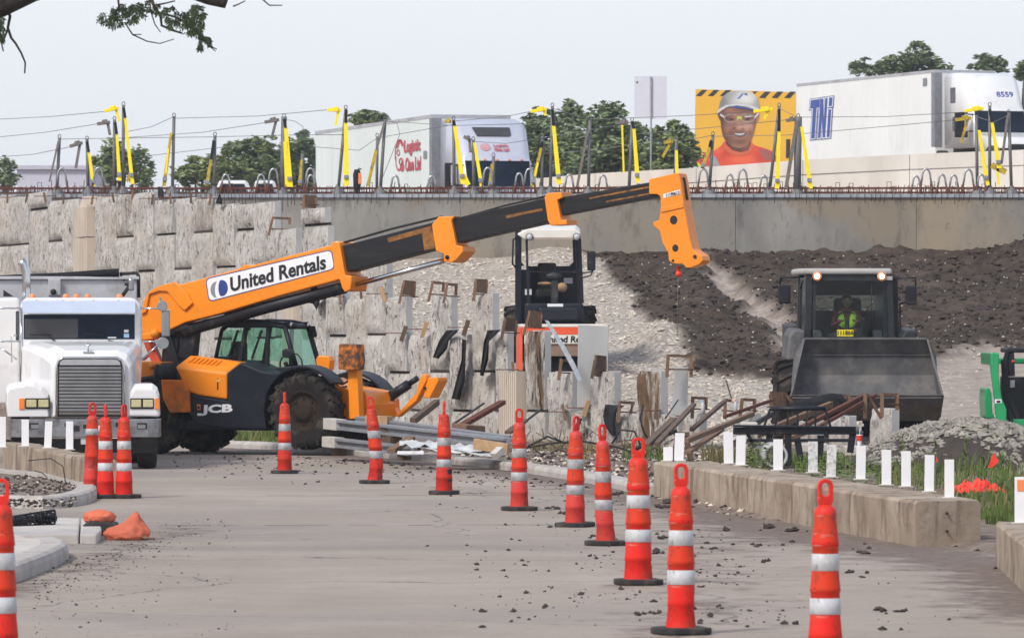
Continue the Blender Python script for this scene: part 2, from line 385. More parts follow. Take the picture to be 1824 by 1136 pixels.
# split-faced stone panel
h = node_mat('split faced pale stone panel')
mv = h.mapped((5.2,2.3,1.7)); mv2 = h.mapped((11,4.5,3.0))
c = h.mix(h.rng(h.noise(1.2, 5, .6), .35, .65), (.61,.575,.535), (.75,.72,.68))
c = h.mix(h.rng(h.noise(1.5, 6, .7, mv, .8), .52, .62, 0, .75), c, (.36,.33,.305))
c = h.mix(h.rng(h.noise(2.6, 5, .65, mv, 1.2), .575, .635, 0, .95), c, (.135,.115,.10))
c = h.mix(h.rng(h.noise(2.0, 5, .7, mv2, 1.0), .60, .65, 0, .9), c, (.095,.08,.07))
c = h.mix(h.rng(h.noise(.5, 3, .5), .52, .72, 0, .45), c, (.52,.42,.33))
c = h.mix(h.math('MULTIPLY', h.attr('brown'), h.rng(h.noise(2.0, 5, .65, h.mapped((2.8,1.3,.30)), .4), .44, .56)), c, (.20,.125,.075))
c = h.mix(h.math('MULTIPLY', h.attr('brown'), h.rng(h.noise(3.1, 4, .65, h.mapped((2.8,1.3,.25)), .5), .56, .62)), c, (.045,.03,.022))
h.col(c); h.bump(h.noise(2.4, 8, .75, mv, 1.0), 1.0, .12)
M['panel'] = h.m
h = node_mat('smooth cast concrete')
c = h.mix(h.rng(h.noise(1.1, 6, .6), .35, .65), (.37,.375,.385), (.45,.455,.46))
c = h.mix(h.rng(h.noise(3.5, 6, .65), .60, .72, 0, .5), c, (.27,.26,.25))
h.col(c); h.bump(h.noise(25, 4, .6), .15, .01)
M['smooth_conc'] = h.m
h = node_mat('ribbed beige pilaster concrete')
c = h.mix(h.rng(h.noise(1.3, 6, .6, h.mapped((1,1,.4))), .35, .65), (.50,.42,.345), (.60,.525,.45))
c = h.mix(h.rng(h.noise(6, 4, .6), .62, .72, 0, .5), c, (.3,.24,.19)); h.col(c)
M['pilaster'] = h.m
ms_ = lambda q: q.mapped((1,1,.5))
h = node_mat('stained cast wall concrete')
ms = h.mapped((1,1,.5))
c = h.mix(h.rng(h.noise(.5, 6, .6, ms), .4, .6), (.20,.195,.185), (.30,.29,.27))
c = h.mix(h.rng(h.noise(.22, 4, .5, h.mapped((1,1,2))), .50, .58, 0, .75), c, (.27,.215,.155))
c = h.mix(h.rng(h.noise(1.6, 7, .7, h.mapped((1.5,1.5,.4))), .54, .66, 0, .8), c, (.115,.11,.105))
c = h.mix(h.rng(h.noise(5, 5, .6), .63, .7, 0, .5), c, (.10,.10,.10))
h.col(c); h.bump(h.noise(12, 5, .6), .2, .02)
M['conc_wall'] = h.m
for nm, warm, dk in (('conc_wall_tan', (.315,.26,.195), (.20,.165,.125)), ('conc_wall_warm', (.27,.235,.19), (.135,.12,.105))):
    h = node_mat('stained cast wall concrete '+nm[10:])
    c = h.mix(h.rng(h.noise(.5, 6, .6, ms_(h)), .4, .6), (.225,.215,.20), warm)
    c = h.mix(h.rng(h.noise(1.3, 7, .7, h.mapped((1.3,1.3,.5))), .53, .66, 0, .75), c, dk)
    c = h.mix(h.rng(h.noise(4, 6, .65), .60, .68, 0, .5), c, (.10,.095,.09)); h.col(c); h.bump(h.noise(12, 5, .6), .2, .02); M[nm] = h.m
h = node_mat('pale grey deck edge concrete'); c = h.mix(h.rng(h.noise(.8, 5, .6), .4, .6), (.30,.325,.365), (.38,.40,.435)); h.col(c); M['deck_edge'] = h.m
h = node_mat('beige highway barrier concrete'); c = h.mix(h.rng(h.noise(.35, 6, .6, h.mapped((1,1,.4))), .4, .6), (.55,.50,.44), (.68,.63,.57)); c = h.mix(h.rng(h.noise(1.5, 6, .7, h.mapped((1,1,.3))), .6, .75, 0, .4), c, (.40,.35,.30)); h.col(c); M['hw_barrier'] = h.m
for k, (a, b) in enumerate((((.13,.18,.09),(.24,.30,.15)), ((.11,.15,.08),(.195,.25,.13)), ((.13,.165,.05),(.24,.27,.10)))):
    h = node_mat('foliage %s' % ('mid green','dark green','yellow green')[k]); c = h.mix(h.rng(h.noise(1.1, 4, .6), .35, .65), a, b); h.col(c)
    h.p.inputs['Roughness'].default_value = .7
    M['leaf%d' % (k+1)] = h.m
h = node_mat('bark'); h.col(h.mix(h.rng(h.noise(6, 6, .7), .35, .65), (.02,.017,.016), (.06,.05,.045))); h.bump(h.noise(14, 6, .7), .8, .03); M['bark'] = h.m
for nm, c0, c1, am in (('cone', (.74,.022,.014), (.60,.045,.03), .0), ('cone2', (.66,.040,.012), (.52,.05,.02), .02), ('cone_faded', (.64,.045,.038), (.50,.075,.06), .02), ('cone_dirty', (.60,.026,.015), (.42,.04,.028), .05)):
    h = node_mat('worn plastic '+nm)
    c = h.mix(h.rng(h.noise(5, 6, .65), .42, .66), c0, c1)
    c = h.mix(h.rng(h.noise(9, 7, .72, h.mapped((1.4,1.4,.55))), .575-am, .645-am, 0, .7), c, (.115,.05,.04))
    c = h.mix(h.rng(h.noise(22, 5, .7), .64-am, .70-am, 0, .8), c, (.06,.035,.03))
    c = h.mix(h.rng(h.noise(13, 4, .6, h.mapped((.4,.4,3.5))), .655, .70, 0, .65), c, (.50,.30,.25))
    h.col(c); h.p.inputs['Roughness'].default_value = .55; h.bump(h.noise(7, 5, .6), .25, .012); M[nm] = h.m
h = node_mat('soiled reflective sleeve'); c = h.mix(h.rng(h.noise(7, 6, .65), .4, .68), (.57,.58,.61), (.42,.42,.43)); c = h.mix(h.rng(h.noise(14, 7, .72, h.mapped((1.5,1.5,.6))), .57, .66, 0, .75), c, (.16,.14,.13)); h.col(c); h.p.inputs['Roughness'].default_value = .45; M['band'] = h.m
# sawn joints across the lanes
h = node_mat('dirty sawn joint'); h.col(h.mix(h.noise(3, 4, .6), (.07,.06,.055), (.15,.13,.12))); M['joint'] = h.m
jr = random.Random(12)
for y0, xa, xb in ((62.4,-3.9,.9),(73.5,-4.6,.3)):
    jm = MB(); x = xa
    while x < xb:
        L_ = jr.uniform(.25,.9); w_ = jr.uniform(.012,.035); yy = y0+.05*(x-xa)+jr.uniform(-.02,.02)
        jm.add([(x,yy-w_,.004),(x+L_,yy-w_+.05*L_,.004),(x+L_,yy+w_+.05*L_,.004),(x,yy+w_,.004)], [(0,1,2,3)]); x += L_+jr.uniform(.0,.35)
    tag(jm.build('road_joint', M['joint'], fix=False), kind='structure')
h = node_mat('weathered concrete barrier')
c = h.mix(h.rng(h.noise(1.1, 6, .62), .36, .64), (.285,.222,.168), (.42,.345,.272))
c = h.mix(h.rng(h.noise(2.4, 7, .7, h.mapped((1,1,.8))), .48, .62, 0, .75), c, (.20,.145,.105))
c = h.mix(h.rng(h.noise(3.2, 5, .6, h.mapped((2.2,1.2,.25))), .53, .64, 0, .65), c, (.125,.09,.07))
c = h.mix(h.rng(h.noise(.8, 5, .6), .58, .72, 0, .5), c, (.50,.44,.37))
c = h.mix(h.rng(h.noise(16, 5, .7), .60, .70, 0, .6), c, (.15,.115,.09))
h.col(c); h.bump(h.noise(13, 8, .72), .6, .02)
M['concrete_block'] = h.m
M['near_leaf'] = mat('dark near foliage', (.028,.045,.018), .7, spec=.3, var=.4, scale=2)
M['stone1'] = mat('pale limestone gravel', (.54,.485,.415), .9, var=.30, scale=3)
M['stone2'] = mat('grey crushed stone', (.27,.25,.215), .9, var=.45, scale=5, dirt=(.11,.105,.095), damt=.45, dscale=7)
M['clod'] = mat('dark soil clod', (.045,.034,.029), .95, var=.4, scale=8)
M['weed'] = mat('weed green', (.10,.15,.038), .8, spec=.2, var=.45, scale=3)
M['weed_dry'] = mat('dry pale grass', (.20,.17,.07), .85, var=.3, scale=3)

# ------------------------------------------------------------------ ground, road
g = MB(); g.add([(-3000,-60,-.03),(3000,-60,-.03),(3000,5000,-.03),(-3000,5000,-.03)], [(0,1,2,3)])
tag(g.build('ground', M['earth']), kind='structure')
KERB = [gnd(-900,788), gnd(150,788), gnd(400,797), gnd(560,804), gnd(640,812), gnd(740,820), gnd(820,828), gnd(910,838), gnd(1000,852), gnd(1090,868), gnd(1150,884)]
rd = MB()
left = [(-60, p.y) for p in KERB]
pts = [(p.x, p.y) for p in KERB]
tail = [(2.95,62),(3.9,56.5),(4.9,52),(4.6,46),(4.2,40),(4.4,30),(6,15),(8,2)]
XS = list(np.arange(-14, 8.01, .2)); DS = list(np.arange(30, 112, .6))
XS = [-60, -40, -25]+XS+[14, 30]; DS = [2, 16]+DS
nx_ = len(XS); rd.add([(x, y, 0.0) for y in DS for x in XS], [(j*nx_+i, j*nx_+i+1, (j+1)*nx_+i+1, (j+1)*nx_+i) for j in range(len(DS)-1) for i in range(nx_-1)])
def seg_dist(x, y, path, sx=1.0, sy=.28):
    best = 1e9
    for (ax, ay), (bx, by) in zip(path, path[1:]):
        ax_, ay_, bx_, by_ = ax*sx, ay*sy, bx*sx, by*sy; px_, py_ = x*sx, y*sy
        t = max(0, min(1, ((px_-ax_)*(bx_-ax_)+(py_-ay_)*(by_-ay_))/((bx_-ax_)**2+(by_-ay_)**2+1e-9)))
        best = min(best, math.hypot(px_-ax_-t*(bx_-ax_), py_-ay_-t*(by_-ay_)))
    return best
road = tag(rd.build('road', M['road'], fix=False), kind='structure')
K1 = [(p.x, p.y) for p in KERB[2:]]+[(2.9,60.5),(3.8,56),(4.6,51),(4.3,44)]
K2 = [tuple(gnd(*p).xy) for p in ((20,1055),(130,1015),(190,985),(260,965),(330,945))]
dirt_a = []
for v in road.data.vertices:
    x, y = v.co.x, v.co.y
    e = max(0, 1-seg_dist(x, y, K1)/1.7)*.98; e = max(e, max(0, 1-seg_dist(x, y, K2, 1, .2)/.9)*.62)
    px = CX+x*FPX/max(y,1); e = max(e, .47*math.exp(-((px-1250)/280)**2)*(1 if y < 66 else .6))
    dirt_a.append(e)
road.data.attributes.new('dirt', 'FLOAT', 'POINT').data.foreach_set('value', np.array(dirt_a, dtype=np.float32))

def kerb_mesh(path, w=.30, hgt=.14, closed=False, inset=.05):
    """kerb swept along a plan path; the road side is on the right-hand side of travel"""
    m = MB(); P = [Vector((p[0], p[1], 0)) for p in path]; n = len(P); rings = []
    for i, p in enumerate(P):
        a = P[(i-1) % n] if closed or i else P[i]; b = P[(i+1) % n] if closed or i < n-1 else P[i]
        d = (b-a).normalized(); s = Vector((d.y, -d.x, 0))
        j = .012*mnoise.noise((p.x*3, p.y*3, 1))
        rings.append([p+s*(j)+Vector((0,0,-.02)), p+s*(j)+Vector((0,0,hgt*.55)), p-s*(.02-j)+Vector((0,0,hgt*.85)), p-s*inset+Vector((0,0,hgt+j)), p-s*w+Vector((0,0,hgt+j)), p-s*w+Vector((0,0,-.02))])
    if closed: rings.append(rings[0])
    m.loft(rings, sm=False, cap=not closed); return m
def dense(path, step=.25):
    out = []
    for a, b in zip(path, path[1:]):
        a, b = Vector(a[:2]), Vector(b[:2]); k = max(1, int((b-a).length/step))
        out += [a.lerp(b, i/k) for i in range(k)]
    return out+[Vector(path[-1][:2])]
def smooth_path(p, it=2):
    p = [Vector(q[:2]) for q in p]
    for _ in range(it):
        q = [p[0]]
        for a, b in zip(p, p[1:]): q += [a.lerp(b, .25), a.lerp(b, .75)]
        p = q+[p[-1]]
    return p
kp = dense(smooth_path(KERB[1:]), .4)
tag(kerb_mesh(kp, .28, .13).build('kerb', M['kerb'], bevel=0), kind='structure')

WD = [(-40,152),(0,149),(90,141),(370,126),(625,114),(850,108.5),(1080,104),(1300,99),(1600,93)]
WS = [(0,59),(90,60.5),(370,64),(625,67),(850,70),(1080,73),(1300,77),(1600,82)]
WE = [(0,674),(90,671),(370,668),(625,663),(850,660.5),(1080,659),(1600,643)]
def wall_d(px): return tab(px, WD)
def wall_row_y(px, n): return tab(px, WE)-n*tab(px, WS)
# ------------------------------------------------------------------ the earthworks behind the kerb as one height field
def hgt_base(x, d):
    u = np.clip((d-100)/49, 0, 1.05)
    return .06+3.9*u**1.7
GX = np.arange(-24, 26, .13); GD = np.concatenate([np.arange(34, 98, .22), np.arange(98, 150.3, .16)])
X, D = np.meshgrid(GX, GD)
PX = CX+X*FPX/D
behind = np.clip((D-np.interp(PX, [a for a, b in WD]+[1700,1760], [b for a, b in WD]+[92,92])+.1)/1.2, 0, 1)
Z = .06+(hgt_base(X, D)-.06)*behind
def inpoly(px, py, poly):
    r = np.zeros(px.shape, bool); n = len(poly)
    for i in range(n):
        x1, y1 = poly[i]; x2, y2 = poly[(i+1) % n]
        if y1 == y2: continue
        r ^= ((y1 > py) != (y2 > py)) & (px < (x2-x1)*(py-y1)/(y2-y1)+x1)
    return r
# plan outlines of the kinds of ground, measured on the sloping fill and kept in metres
def slope_pt(px, py):
    lo, hi = 60.0, 150.0
    for _ in range(40):
        m_ = (lo+hi)/2; z = float(hgt_base(np.array(0.), np.array(m_))); y = HY+(EYE-z)*FPX/m_
        if y > py: lo = m_
        else: hi = m_
    return ((px-CX)*lo/FPX, lo)
SOIL = [slope_pt(*p) for p in ((1030,446),(1062,470),(1085,500),(1112,525),(1140,560),(1165,572),(1215,592),(1212,630),(1230,664),(1300,676),(1420,690),(1560,700),(1640,672),(1700,640),(1760,628),(1900,640),(2000,600),(2000,440),(1500,440))]
TRK = [slope_pt(*p) for p in ((1240,468),(1262,468),(1345,525),(1400,570),(1420,620),(1395,640),(1360,590),(1300,530))]
TRK2 = [slope_pt(*p) for p in ((1640,668),(1700,632),(1760,620),(2050,632),(2050,790),(1600,790),(1600,690))]
wob = (fbm(X*1.3, D*.9)-.5)*1.6; wob2 = (fbm(X*1.3+50, D*.9+9)-.5)*2.4
def blur(a, k=2):
    for _ in range(k):
        p = np.pad(a, 1, mode='edge'); a = (p[:-2,1:-1]+p[2:,1:-1]+p[1:-1,:-2]+p[1:-1,2:]+p[1:-1,1:-1]*2)/6
    return a
soil = blur(inpoly(X+wob*.5, D+wob2, SOIL).astype(float), 2)
track = blur(inpoly(X+wob*.6, D+wob2, TRK).astype(float), 3)
track2 = blur(inpoly(X+wob*.6, D+wob2, TRK2).astype(float), 4)*(.55+.6*fbm(X*.8, D*.5, 4))*.85
fillm = np.clip((D-99-2*(fbm(X*.3,D*.3)-.5))/4, 0, 1)*(behind > .01)
fillm = np.where(PX > 1690, np.clip((D-94)/4, 0, 1)*.55, fillm)
grav = np.clip(fillm*1.2, 0, 1)
Z += soil*.12 + soil*(.45*(fbm(X*.9, D*.55, 5, .6)-.45)) + grav*(1-soil)*.12*(fbm(X*1.6, D*1.0, 4, .6)-.5) + (1-grav)*.07*(fbm(X*2.2, D*1.5, 4, .6)-.5)
Z += soil*.16*np.maximum(0, fbm(X*3.1, D*2.2, 3, .6)-.52)*2.5
def mound(cx, cd, rx, rd, h): 
    q = ((X-cx)/rx)**2+((D-cd)/rd)**2
    return h*np.exp(-q*1.5)*(.8+.5*fbm(X*2, D*1.2))
a = slope_pt(1180,612); Z += mound(a[0], a[1]-1.0, .75, 3.0, .55)
a = slope_pt(985,460); Z += mound(a[0], a[1]-1, 1.2, 4, .30)
a = slope_pt(1850,450); Z += mound(a[0]+.2, 146.5, 1.9, 4.0, .75)
a = slope_pt(1300,470); Z += mound(a[0], 147, 4.0, 2.5, .12)
Z -= track*.22
# keep only the ground beyond the kerb and the barrier
EDGE = [(p.x, p.y+.12) for p in [KERB[0]]+[Vector((q.x,q.y,0)) for q in kp]]
reg = EDGE+[(2.35,66.5),(3.3,62.0),(4.30,56.6),(4.75,53),(4.55,47),(4.3,42),(4.0,35),(26,35),(26,151),(-200,151),(-200,EDGE[0][1])]
keep = inpoly(X, D, reg)
kz = np.clip((blur(keep.astype(float), 10)-.5)*2.2, 0, 1)
Z = np.where(D < 90, -.035+(Z+.035)*kz, Z)
idx = -np.ones(X.shape, int); q = keep; idx[q] = np.arange(q.sum())
verts = np.stack([X[q], D[q], Z[q]], 1)
A = idx[:-1,:-1]; B = idx[:-1,1:]; Cc = idx[1:,1:]; Dd = idx[1:,:-1]
ok = (A >= 0) & (B >= 0) & (Cc >= 0) & (Dd >= 0)
faces = np.stack([A[ok], B[ok], Cc[ok], Dd[ok]], 1)
me = bpy.data.meshes.new('terrain'); me.from_pydata(verts.tolist(), [], faces.tolist())
me.materials.append(M['earth'])
for nme, arr in (('gravel', grav), ('soil', soil), ('track', np.clip(track+track2, 0, 1))):
    at_ = me.attributes.new(nme, 'FLOAT', 'POINT'); at_.data.foreach_set('value', arr[q].astype(np.float32))
me.polygons.foreach_set('use_smooth', [True]*len(me.polygons)); me.update()
ter = bpy.data.objects.new('terrain', me); C.objects.link(ter); tag(ter, kind='structure')
def ground_z(x, d):
    i = int(np.clip(round((x-GX[0])/.13), 0, len(GX)-1)); j = int(np.argmin(np.abs(GD-d)))
    return float(Z[j, i])
def mask_at(arr, x, d):
    i = int(np.clip(round((x-GX[0])/.13), 0, len(GX)-1)); j = int(np.argmin(np.abs(GD-d))); return float(arr[j, i])

# ------------------------------------------------------------------ loose stones and clods (uncountable)
ICO = None
def rock_verts(r, flat=.7):
    b = []
    for p in ((1,0,0),(-1,0,0),(0,1,0),(0,-1,0),(0,0,1),(0,0,-1)):
        k = r*(.65+.7*random.random()); b.append(Vector(p)*k+Vector((random.uniform(-.25,.25)*r,random.uniform(-.25,.25)*r,random.uniform(-.2,.2)*r)))
    rot = Matrix.Rotation(random.uniform(0,6.28), 3, 'Z') @ Matrix.Rotation(random.uniform(-.6,.6), 3, 'X')
    return [Vector((q.x,q.y,q.z*flat)) for q in (rot @ w for w in b)]
RF = [(0,2,4),(2,1,4),(1,3,4),(3,0,4),(2,0,5),(1,2,5),(3,1,5),(0,3,5)]
def scatter(mb, n, fx, size, flat=.7, mi=0):
    k = 0; tries = 0
    while k < n and tries < n*30:
        tries += 1; p = fx()
        if p is None: continue
        x, y, z = p; r = size()
        mb.add([(v.x+x, v.y+y, v.z+z+r*.25) for v in rock_verts(r, flat)], RF, mi); k += 1
def on_fill():
    x = random.uniform(-6, 14); d = random.uniform(101, 149)
    if mask_at(soil, x, d) > .4 or mask_at(grav, x, d) < .5 or (mask_at(track2, x, d) > .25 and random.random() < .88): return None
    if d < tab(CX+x*FPX/d, [(560,116),(850,109),(1080,106),(1300,101),(1600,99)])+.8: return None
    return x, d, ground_z(x, d)
s = MB(); scatter(s, 9000, on_fill, lambda: random.choice((.02,.025,.03,.035,.045,.07))*random.uniform(.7,1.3))
tag(s.build('gravel', M['stone1'], fix=False), kind='stuff')
def on_soil():
    x = random.uniform(0, 18); d = random.uniform(108, 149)
    if mask_at(soil, x, d) < .6 or mask_at(track, x, d) > .4: return None
    return x, d, ground_z(x, d)
s = MB(); scatter(s, 5000, on_soil, lambda: random.choice((.02,.03,.04,.05,.08))*random.uniform(.7,1.3)); scatter(s, 750, on_soil, lambda: random.uniform(.010,.038), .7, 1)
tag(s.build('soil_clumps', [M['clod'], M['stone1']], fix=False), kind='stuff')
def verge():
    x = random.uniform(-9, 4); d = random.uniform(66, 100)
    if not inpoly(np.array([x]), np.array([d]), reg)[0]: return None
    if x < -4.7 and random.random() < .75: return None
    return x, d, ground_z(x, d)
s = MB(); scatter(s, 1500, verge, lambda: random.choice((.012,.016,.02,.03,.045))*random.uniform(.7,1.3)); scatter(s, 700, verge, lambda: random.uniform(.02,.06), .6, 1)
tag(s.build('verge_rubble', [M['clod'], M['stone1']], fix=False), kind='stuff')
def on_road():
    t = random.random(); px = random.gauss(1180, 190); py = random.uniform(842, 1125)
    if px < 760 or px > 1800: return None
    p = gnd(px, py)
    if px > 1130 and py < lerp(878, 968, min(1,(px-1165)/460))+12: return None
    if fbm(np.array(p.x*1.1), np.array(p.y*.35), 3) < .53 and random.random() < .93: return None
    return p.x, p.y, 0.0
def on_road2():
    px = random.uniform(300, 1160); py = random.uniform(803, 870) 
    if py < tab(px, [(300,800),(640,818),(820,834),(1000,858),(1150,886)])+1: return None
    if random.random() > math.exp(-(py-tab(px, [(300,800),(640,818),(820,834),(1000,858),(1150,886)]))/14): return None
    p = gnd(px, py); return p.x, p.y, 0.0
def on_road3():
    px = random.uniform(60, 420); py = random.uniform(925, 1136)
    if random.random() > math.exp(-abs(py-(1075-.42*px))/26)*.9+.04: return None
    p = gnd(px, py)
    return p.x, p.y, 0.0
s = MB(); scatter(s, 480, on_road, lambda: random.choice((.007,.008,.01,.014,.02,.03))*random.uniform(.7,1.3), .6)
scatter(s, 420, on_road2, lambda: random.choice((.012,.015,.02,.032))*random.uniform(.7,1.3), .5)
scatter(s, 560, on_road3, lambda: random.choice((.005,.006,.009,.014))*random.uniform(.7,1.2), .6)
for px, py, r in ((1568,1087,.05),(1605,1088,.045),(1345,972,.045),(1360,1000,.04),(1535,985,.05),(1510,1020,.05),(1300,945,.06),(1370,940,.07),(1410,945,.08),(1180,960,.06),(1175,985,.05),(985,905,.05),(1000,915,.05),(1245,1045,.03),(1140,1095,.04),(1165,1092,.035),(1100,880,.06),(1190,895,.08),(1180,905,.09)):
    for k in range(4):
        p = gnd(px+random.uniform(-9,9), py+random.uniform(-2,2)); s.add([(v.x+p.x, v.y+p.y, v.z+r*.2) for v in rock_verts(r*random.uniform(.5,1), .55)], RF)
tag(s.build('mud_debris', M['clod'], fix=False), kind='stuff')

# ------------------------------------------------------------------ kerbed islands and pavement on the near side of the left barrier
def island(path, w, hgt, inner, name='kerb'):
    P = [Vector((p.x, p.y)) for p in path]
    area = sum(a.x*b.y-b.x*a.y for a, b in zip(P, P[1:]+P[:1]))
    if area < 0: P = P[::-1]
    tag(kerb_mesh(P, w, hgt, True, .06).build(name, M['kerb']), kind='structure')
    m = MB(); cx = sum(p.x for p in P)/len(P); cy = sum(p.y for p in P)/len(P)
    q = []
    for i, p in enumerate(P):
        a, b = P[i-1], P[(i+1) % len(P)]; d = (b-a).normalized(); s_ = Vector((d.y, -d.x)); q.append(p-s_*(w*.6))
    m.add([(v.x, v.y, inner[1]) for v in q], [tuple(range(len(q)))])
    return m
isl = [gnd(-260,905), gnd(-100,900), gnd(20,905), gnd(95,906), gnd(140,901), gnd(166,894), gnd(176,885), gnd(168,877), gnd(140,869), gnd(110,863), gnd(60,857), gnd(-40,848), gnd(-260,842)]
ii = smooth_path(isl+[isl[0]], 1)
m_ = island([Vector((p.x,p.y,0)) for p in ii[:-1]], .26, .15, (0,.10))
tag(m_.build('median_dirt', M['earth']), kind='structure')
isl = [gnd(-120,1068), gnd(20,1041), gnd(75,1020), gnd(112,1003), gnd(124,993), gnd(112,985), gnd(70,981), gnd(-20,979), gnd(-120,979)]
ii = smooth_path(isl+[isl[0]], 1)
m_ = island([Vector((p.x,p.y,0)) for p in ii[:-1]], .25, .16, (0,.145))
tag(m_.build('pavement', M['slab_conc']), kind='structure')
pv = MB(); a = [gnd(-160,968), gnd(140,968), gnd(143,938), gnd(-160,938)]; pv.prism([(p.x,p.y) for p in a], -.02, .10, 'xy')
a = [gnd(142.5,968), gnd(172,968), gnd(181,960), gnd(180,945), gnd(172,938), gnd(145,938)]; pv.prism([(p.x,p.y) for p in a], -.02, .098, 'xy')
tag(pv.build('pavement', M['slab_conc'], bevel=.02), kind='structure')
def med():
    px = random.uniform(-20, 135); py = random.uniform(848, 902); p = gnd(px, py, .1); return (p.x, p.y, .1)
s = MB(); scatter(s, 420, med, lambda: random.uniform(.01,.04), .6, 0); scatter(s, 90, med, lambda: random.uniform(.01,.03), .6, 1)
tag(s.build('median_rubble', [M['clod'], M['stone1']], fix=False), kind='stuff')

# ------------------------------------------------------------------ stepped stone-faced retaining wall
COLS = [(-22,13,0,347),(13,46,0,348),(46,80,1,341),(80,113,0,355),(113,138,1,353),(163,200,1,347),(200,237,0,344),(237,271,1,341),(271,305,0,354),(305,340,1,351),(340,376,0,350),(376,412,1,362),(412,447,0,362),(447,485,1,358),(485,524,1,406),(532,576,0,369),(576,608,1,520),(608,645,0,530),(645,683,1,462),(683,722,0,527),(722,760,1,594),(760,797,0,523),(797,834,1,593),(834,874,0,520),(874,897,1,589),(930,967,1,587),(967,1012,0,660),(1012,1050,1,732),(1050,1092,0,659),(1092,1130,1,733),(1130,1172,0,658),(1172,1206,1,735),(1208,1240,1,732),(1300,1336,1,735),(1420,1452,1,738),(1472,1508,1,738),(1541,1580,1,725)]
wall = Thing('retaining_wall', 'stepped retaining wall of rough split faced pale stone panels, unfinished and lower towards the loader', 'wall')
rw = random.Random(3)
def wall_pt(px, z=0.0, off=0.0):
    d = wall_d(px); d0 = wall_d(px-3); d1 = wall_d(px+3)
    a = Vector(((px-3-CX)*d0/FPX, d0)); b = Vector(((px+3-CX)*d1/FPX, d1)); t = (b-a).normalized(); nrm = Vector((t.y, -t.x))
    if nrm.y > 0: nrm = -nrm
    p = Vector(((px-CX)*d/FPX, d))+nrm*off
    return Vector((p.x, p.y, z)), Vector((nrm.x, nrm.y, 0)), Vector((t.x, t.y, 0))
def panel(xa, xb, z0, z1, brown, seed, joint=False):
    A, nr, _ = wall_pt(xa); B, _, _ = wall_pt(xb); t = (B-A).normalized(); nr = Vector((t.y,-t.x,0)); nr = nr if nr.y < 0 else -nr
    A = A+t*.035; B = B-t*.035; po_ = .035*math.sin(seed*3.7); A = A+nr*po_; B = B+nr*po_; T = .21; nx, nz = 9, max(4, int((z1-z0)/.1)); L = (B-A).length
    vs = []; fs = []
    for j in range(nz+1):
        for i in range(nx+1):
            u, v = i/nx, j/nz; p = A.lerp(B, u)+Vector((0,0,z0+.02+(z1-z0-.05)*v))
            e = min(u*L, (1-u)*L, v*(z1-z0), (1-v)*(z1-z0)); k = min(1, e/.13)
            dd = .075*mnoise.fractal(Vector((p.x*3+seed, p.y*3, p.z*1.2)), .7, 2.2, 5)*k - .075*(1-k)**1.5
            if brown: dd += -.07*max(0, mnoise.noise(Vector((u*5+seed, seed, p.z*.5))))*k
            vs.append(p+nr*dd)
    for j in range(nz):
        for i in range(nx): q = j*(nx+1)+i; fs.append((q, q+1, q+nx+2, q+nx+1))
    m = MB(); m.add(vs, fs, 0, True)
    bk = [A-nr*T, B-nr*T]; o = len(m.v)
    # closed back, ends, top and bottom sharing the rough front's border
    bord = [j*(nx+1)+nx for j in range(nz+1)]; bl = [j*(nx+1) for j in range(nz+1)]
    def strip(ids, off, mi):
        base = len(m.v); 
        for k in ids: p = Vector(m.v[k]); m.v.append(tuple(p)); 
        for k in ids:
            p = Vector(m.v[k]); w = (p-A).dot(nr); m.v.append(tuple(p-nr*(w+T)))
        nn = len(ids)
        for k in range(nn-1): m.f.append((base+k, base+k+1, base+nn+k+1, base+nn+k)); m.m.append(mi); m.s.append(False)
    strip(bord, 0, 1); strip(bl, 0, 1); strip(list(range(nx+1)), 0, 1); strip([nz*(nx+1)+i for i in range(nx+1)], 0, 1)
    m.add([bk[0]+Vector((0,0,z0)), bk[1]+Vector((0,0,z0)), bk[1]+Vector((0,0,z1-.015)), bk[0]+Vector((0,0,z1-.015))], [(0,1,2,3)], 1)
    o = m.build('panel', [M['panel'], M['smooth_conc']], wall, merge=False)
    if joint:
        g = MB(); q0, q1 = A-nr*.10, B-nr*.10; g.loft([[q0+Vector((0,0,z1-.035)), q0+Vector((0,0,z1+.03)), q0-nr*.05+Vector((0,0,z1+.03)), q0-nr*.05+Vector((0,0,z1-.035))],[q1+Vector((0,0,z1-.035)), q1+Vector((0,0,z1+.03)), q1-nr*.05+Vector((0,0,z1+.03)), q1-nr*.05+Vector((0,0,z1-.035))]]); g.build('joint_shade_strip', M['clod'], o)  # dark strip added behind the joint so the open gap reads as shaded
    at_ = o.data.attributes.new('brown', 'FLOAT', 'POINT'); at_.data.foreach_set('value', [float(brown)]*len(o.data.vertices))
    return o
for ci, (xa, xb, par, ty) in enumerate(COLS):
    xm = (xa+xb)/2; d = wall_d(xm); zt = EYE+(HY-ty)*d/FPX
    zs = [EYE+(HY-wall_row_y(xm, n))*d/FPX for n in range(-2, 7) if (n % 2) == par]
    zs = [z for z in zs if z < zt-.25]
    if not zs or zs[0] > .5: zs = [-.3]+zs
    zs.append(zt)
    for k, (z0, z1) in enumerate(zip(zs, zs[1:])):
        br = 1.0 if (ci in (25, 30) and k == len(zs)-2) else (.35 if (ci in (6, 10) and k == len(zs)-2) else 0)
        panel(xa, xb, z0 if k else -.3, z1, br, ci*7.3+k, k < len(zs)-2)
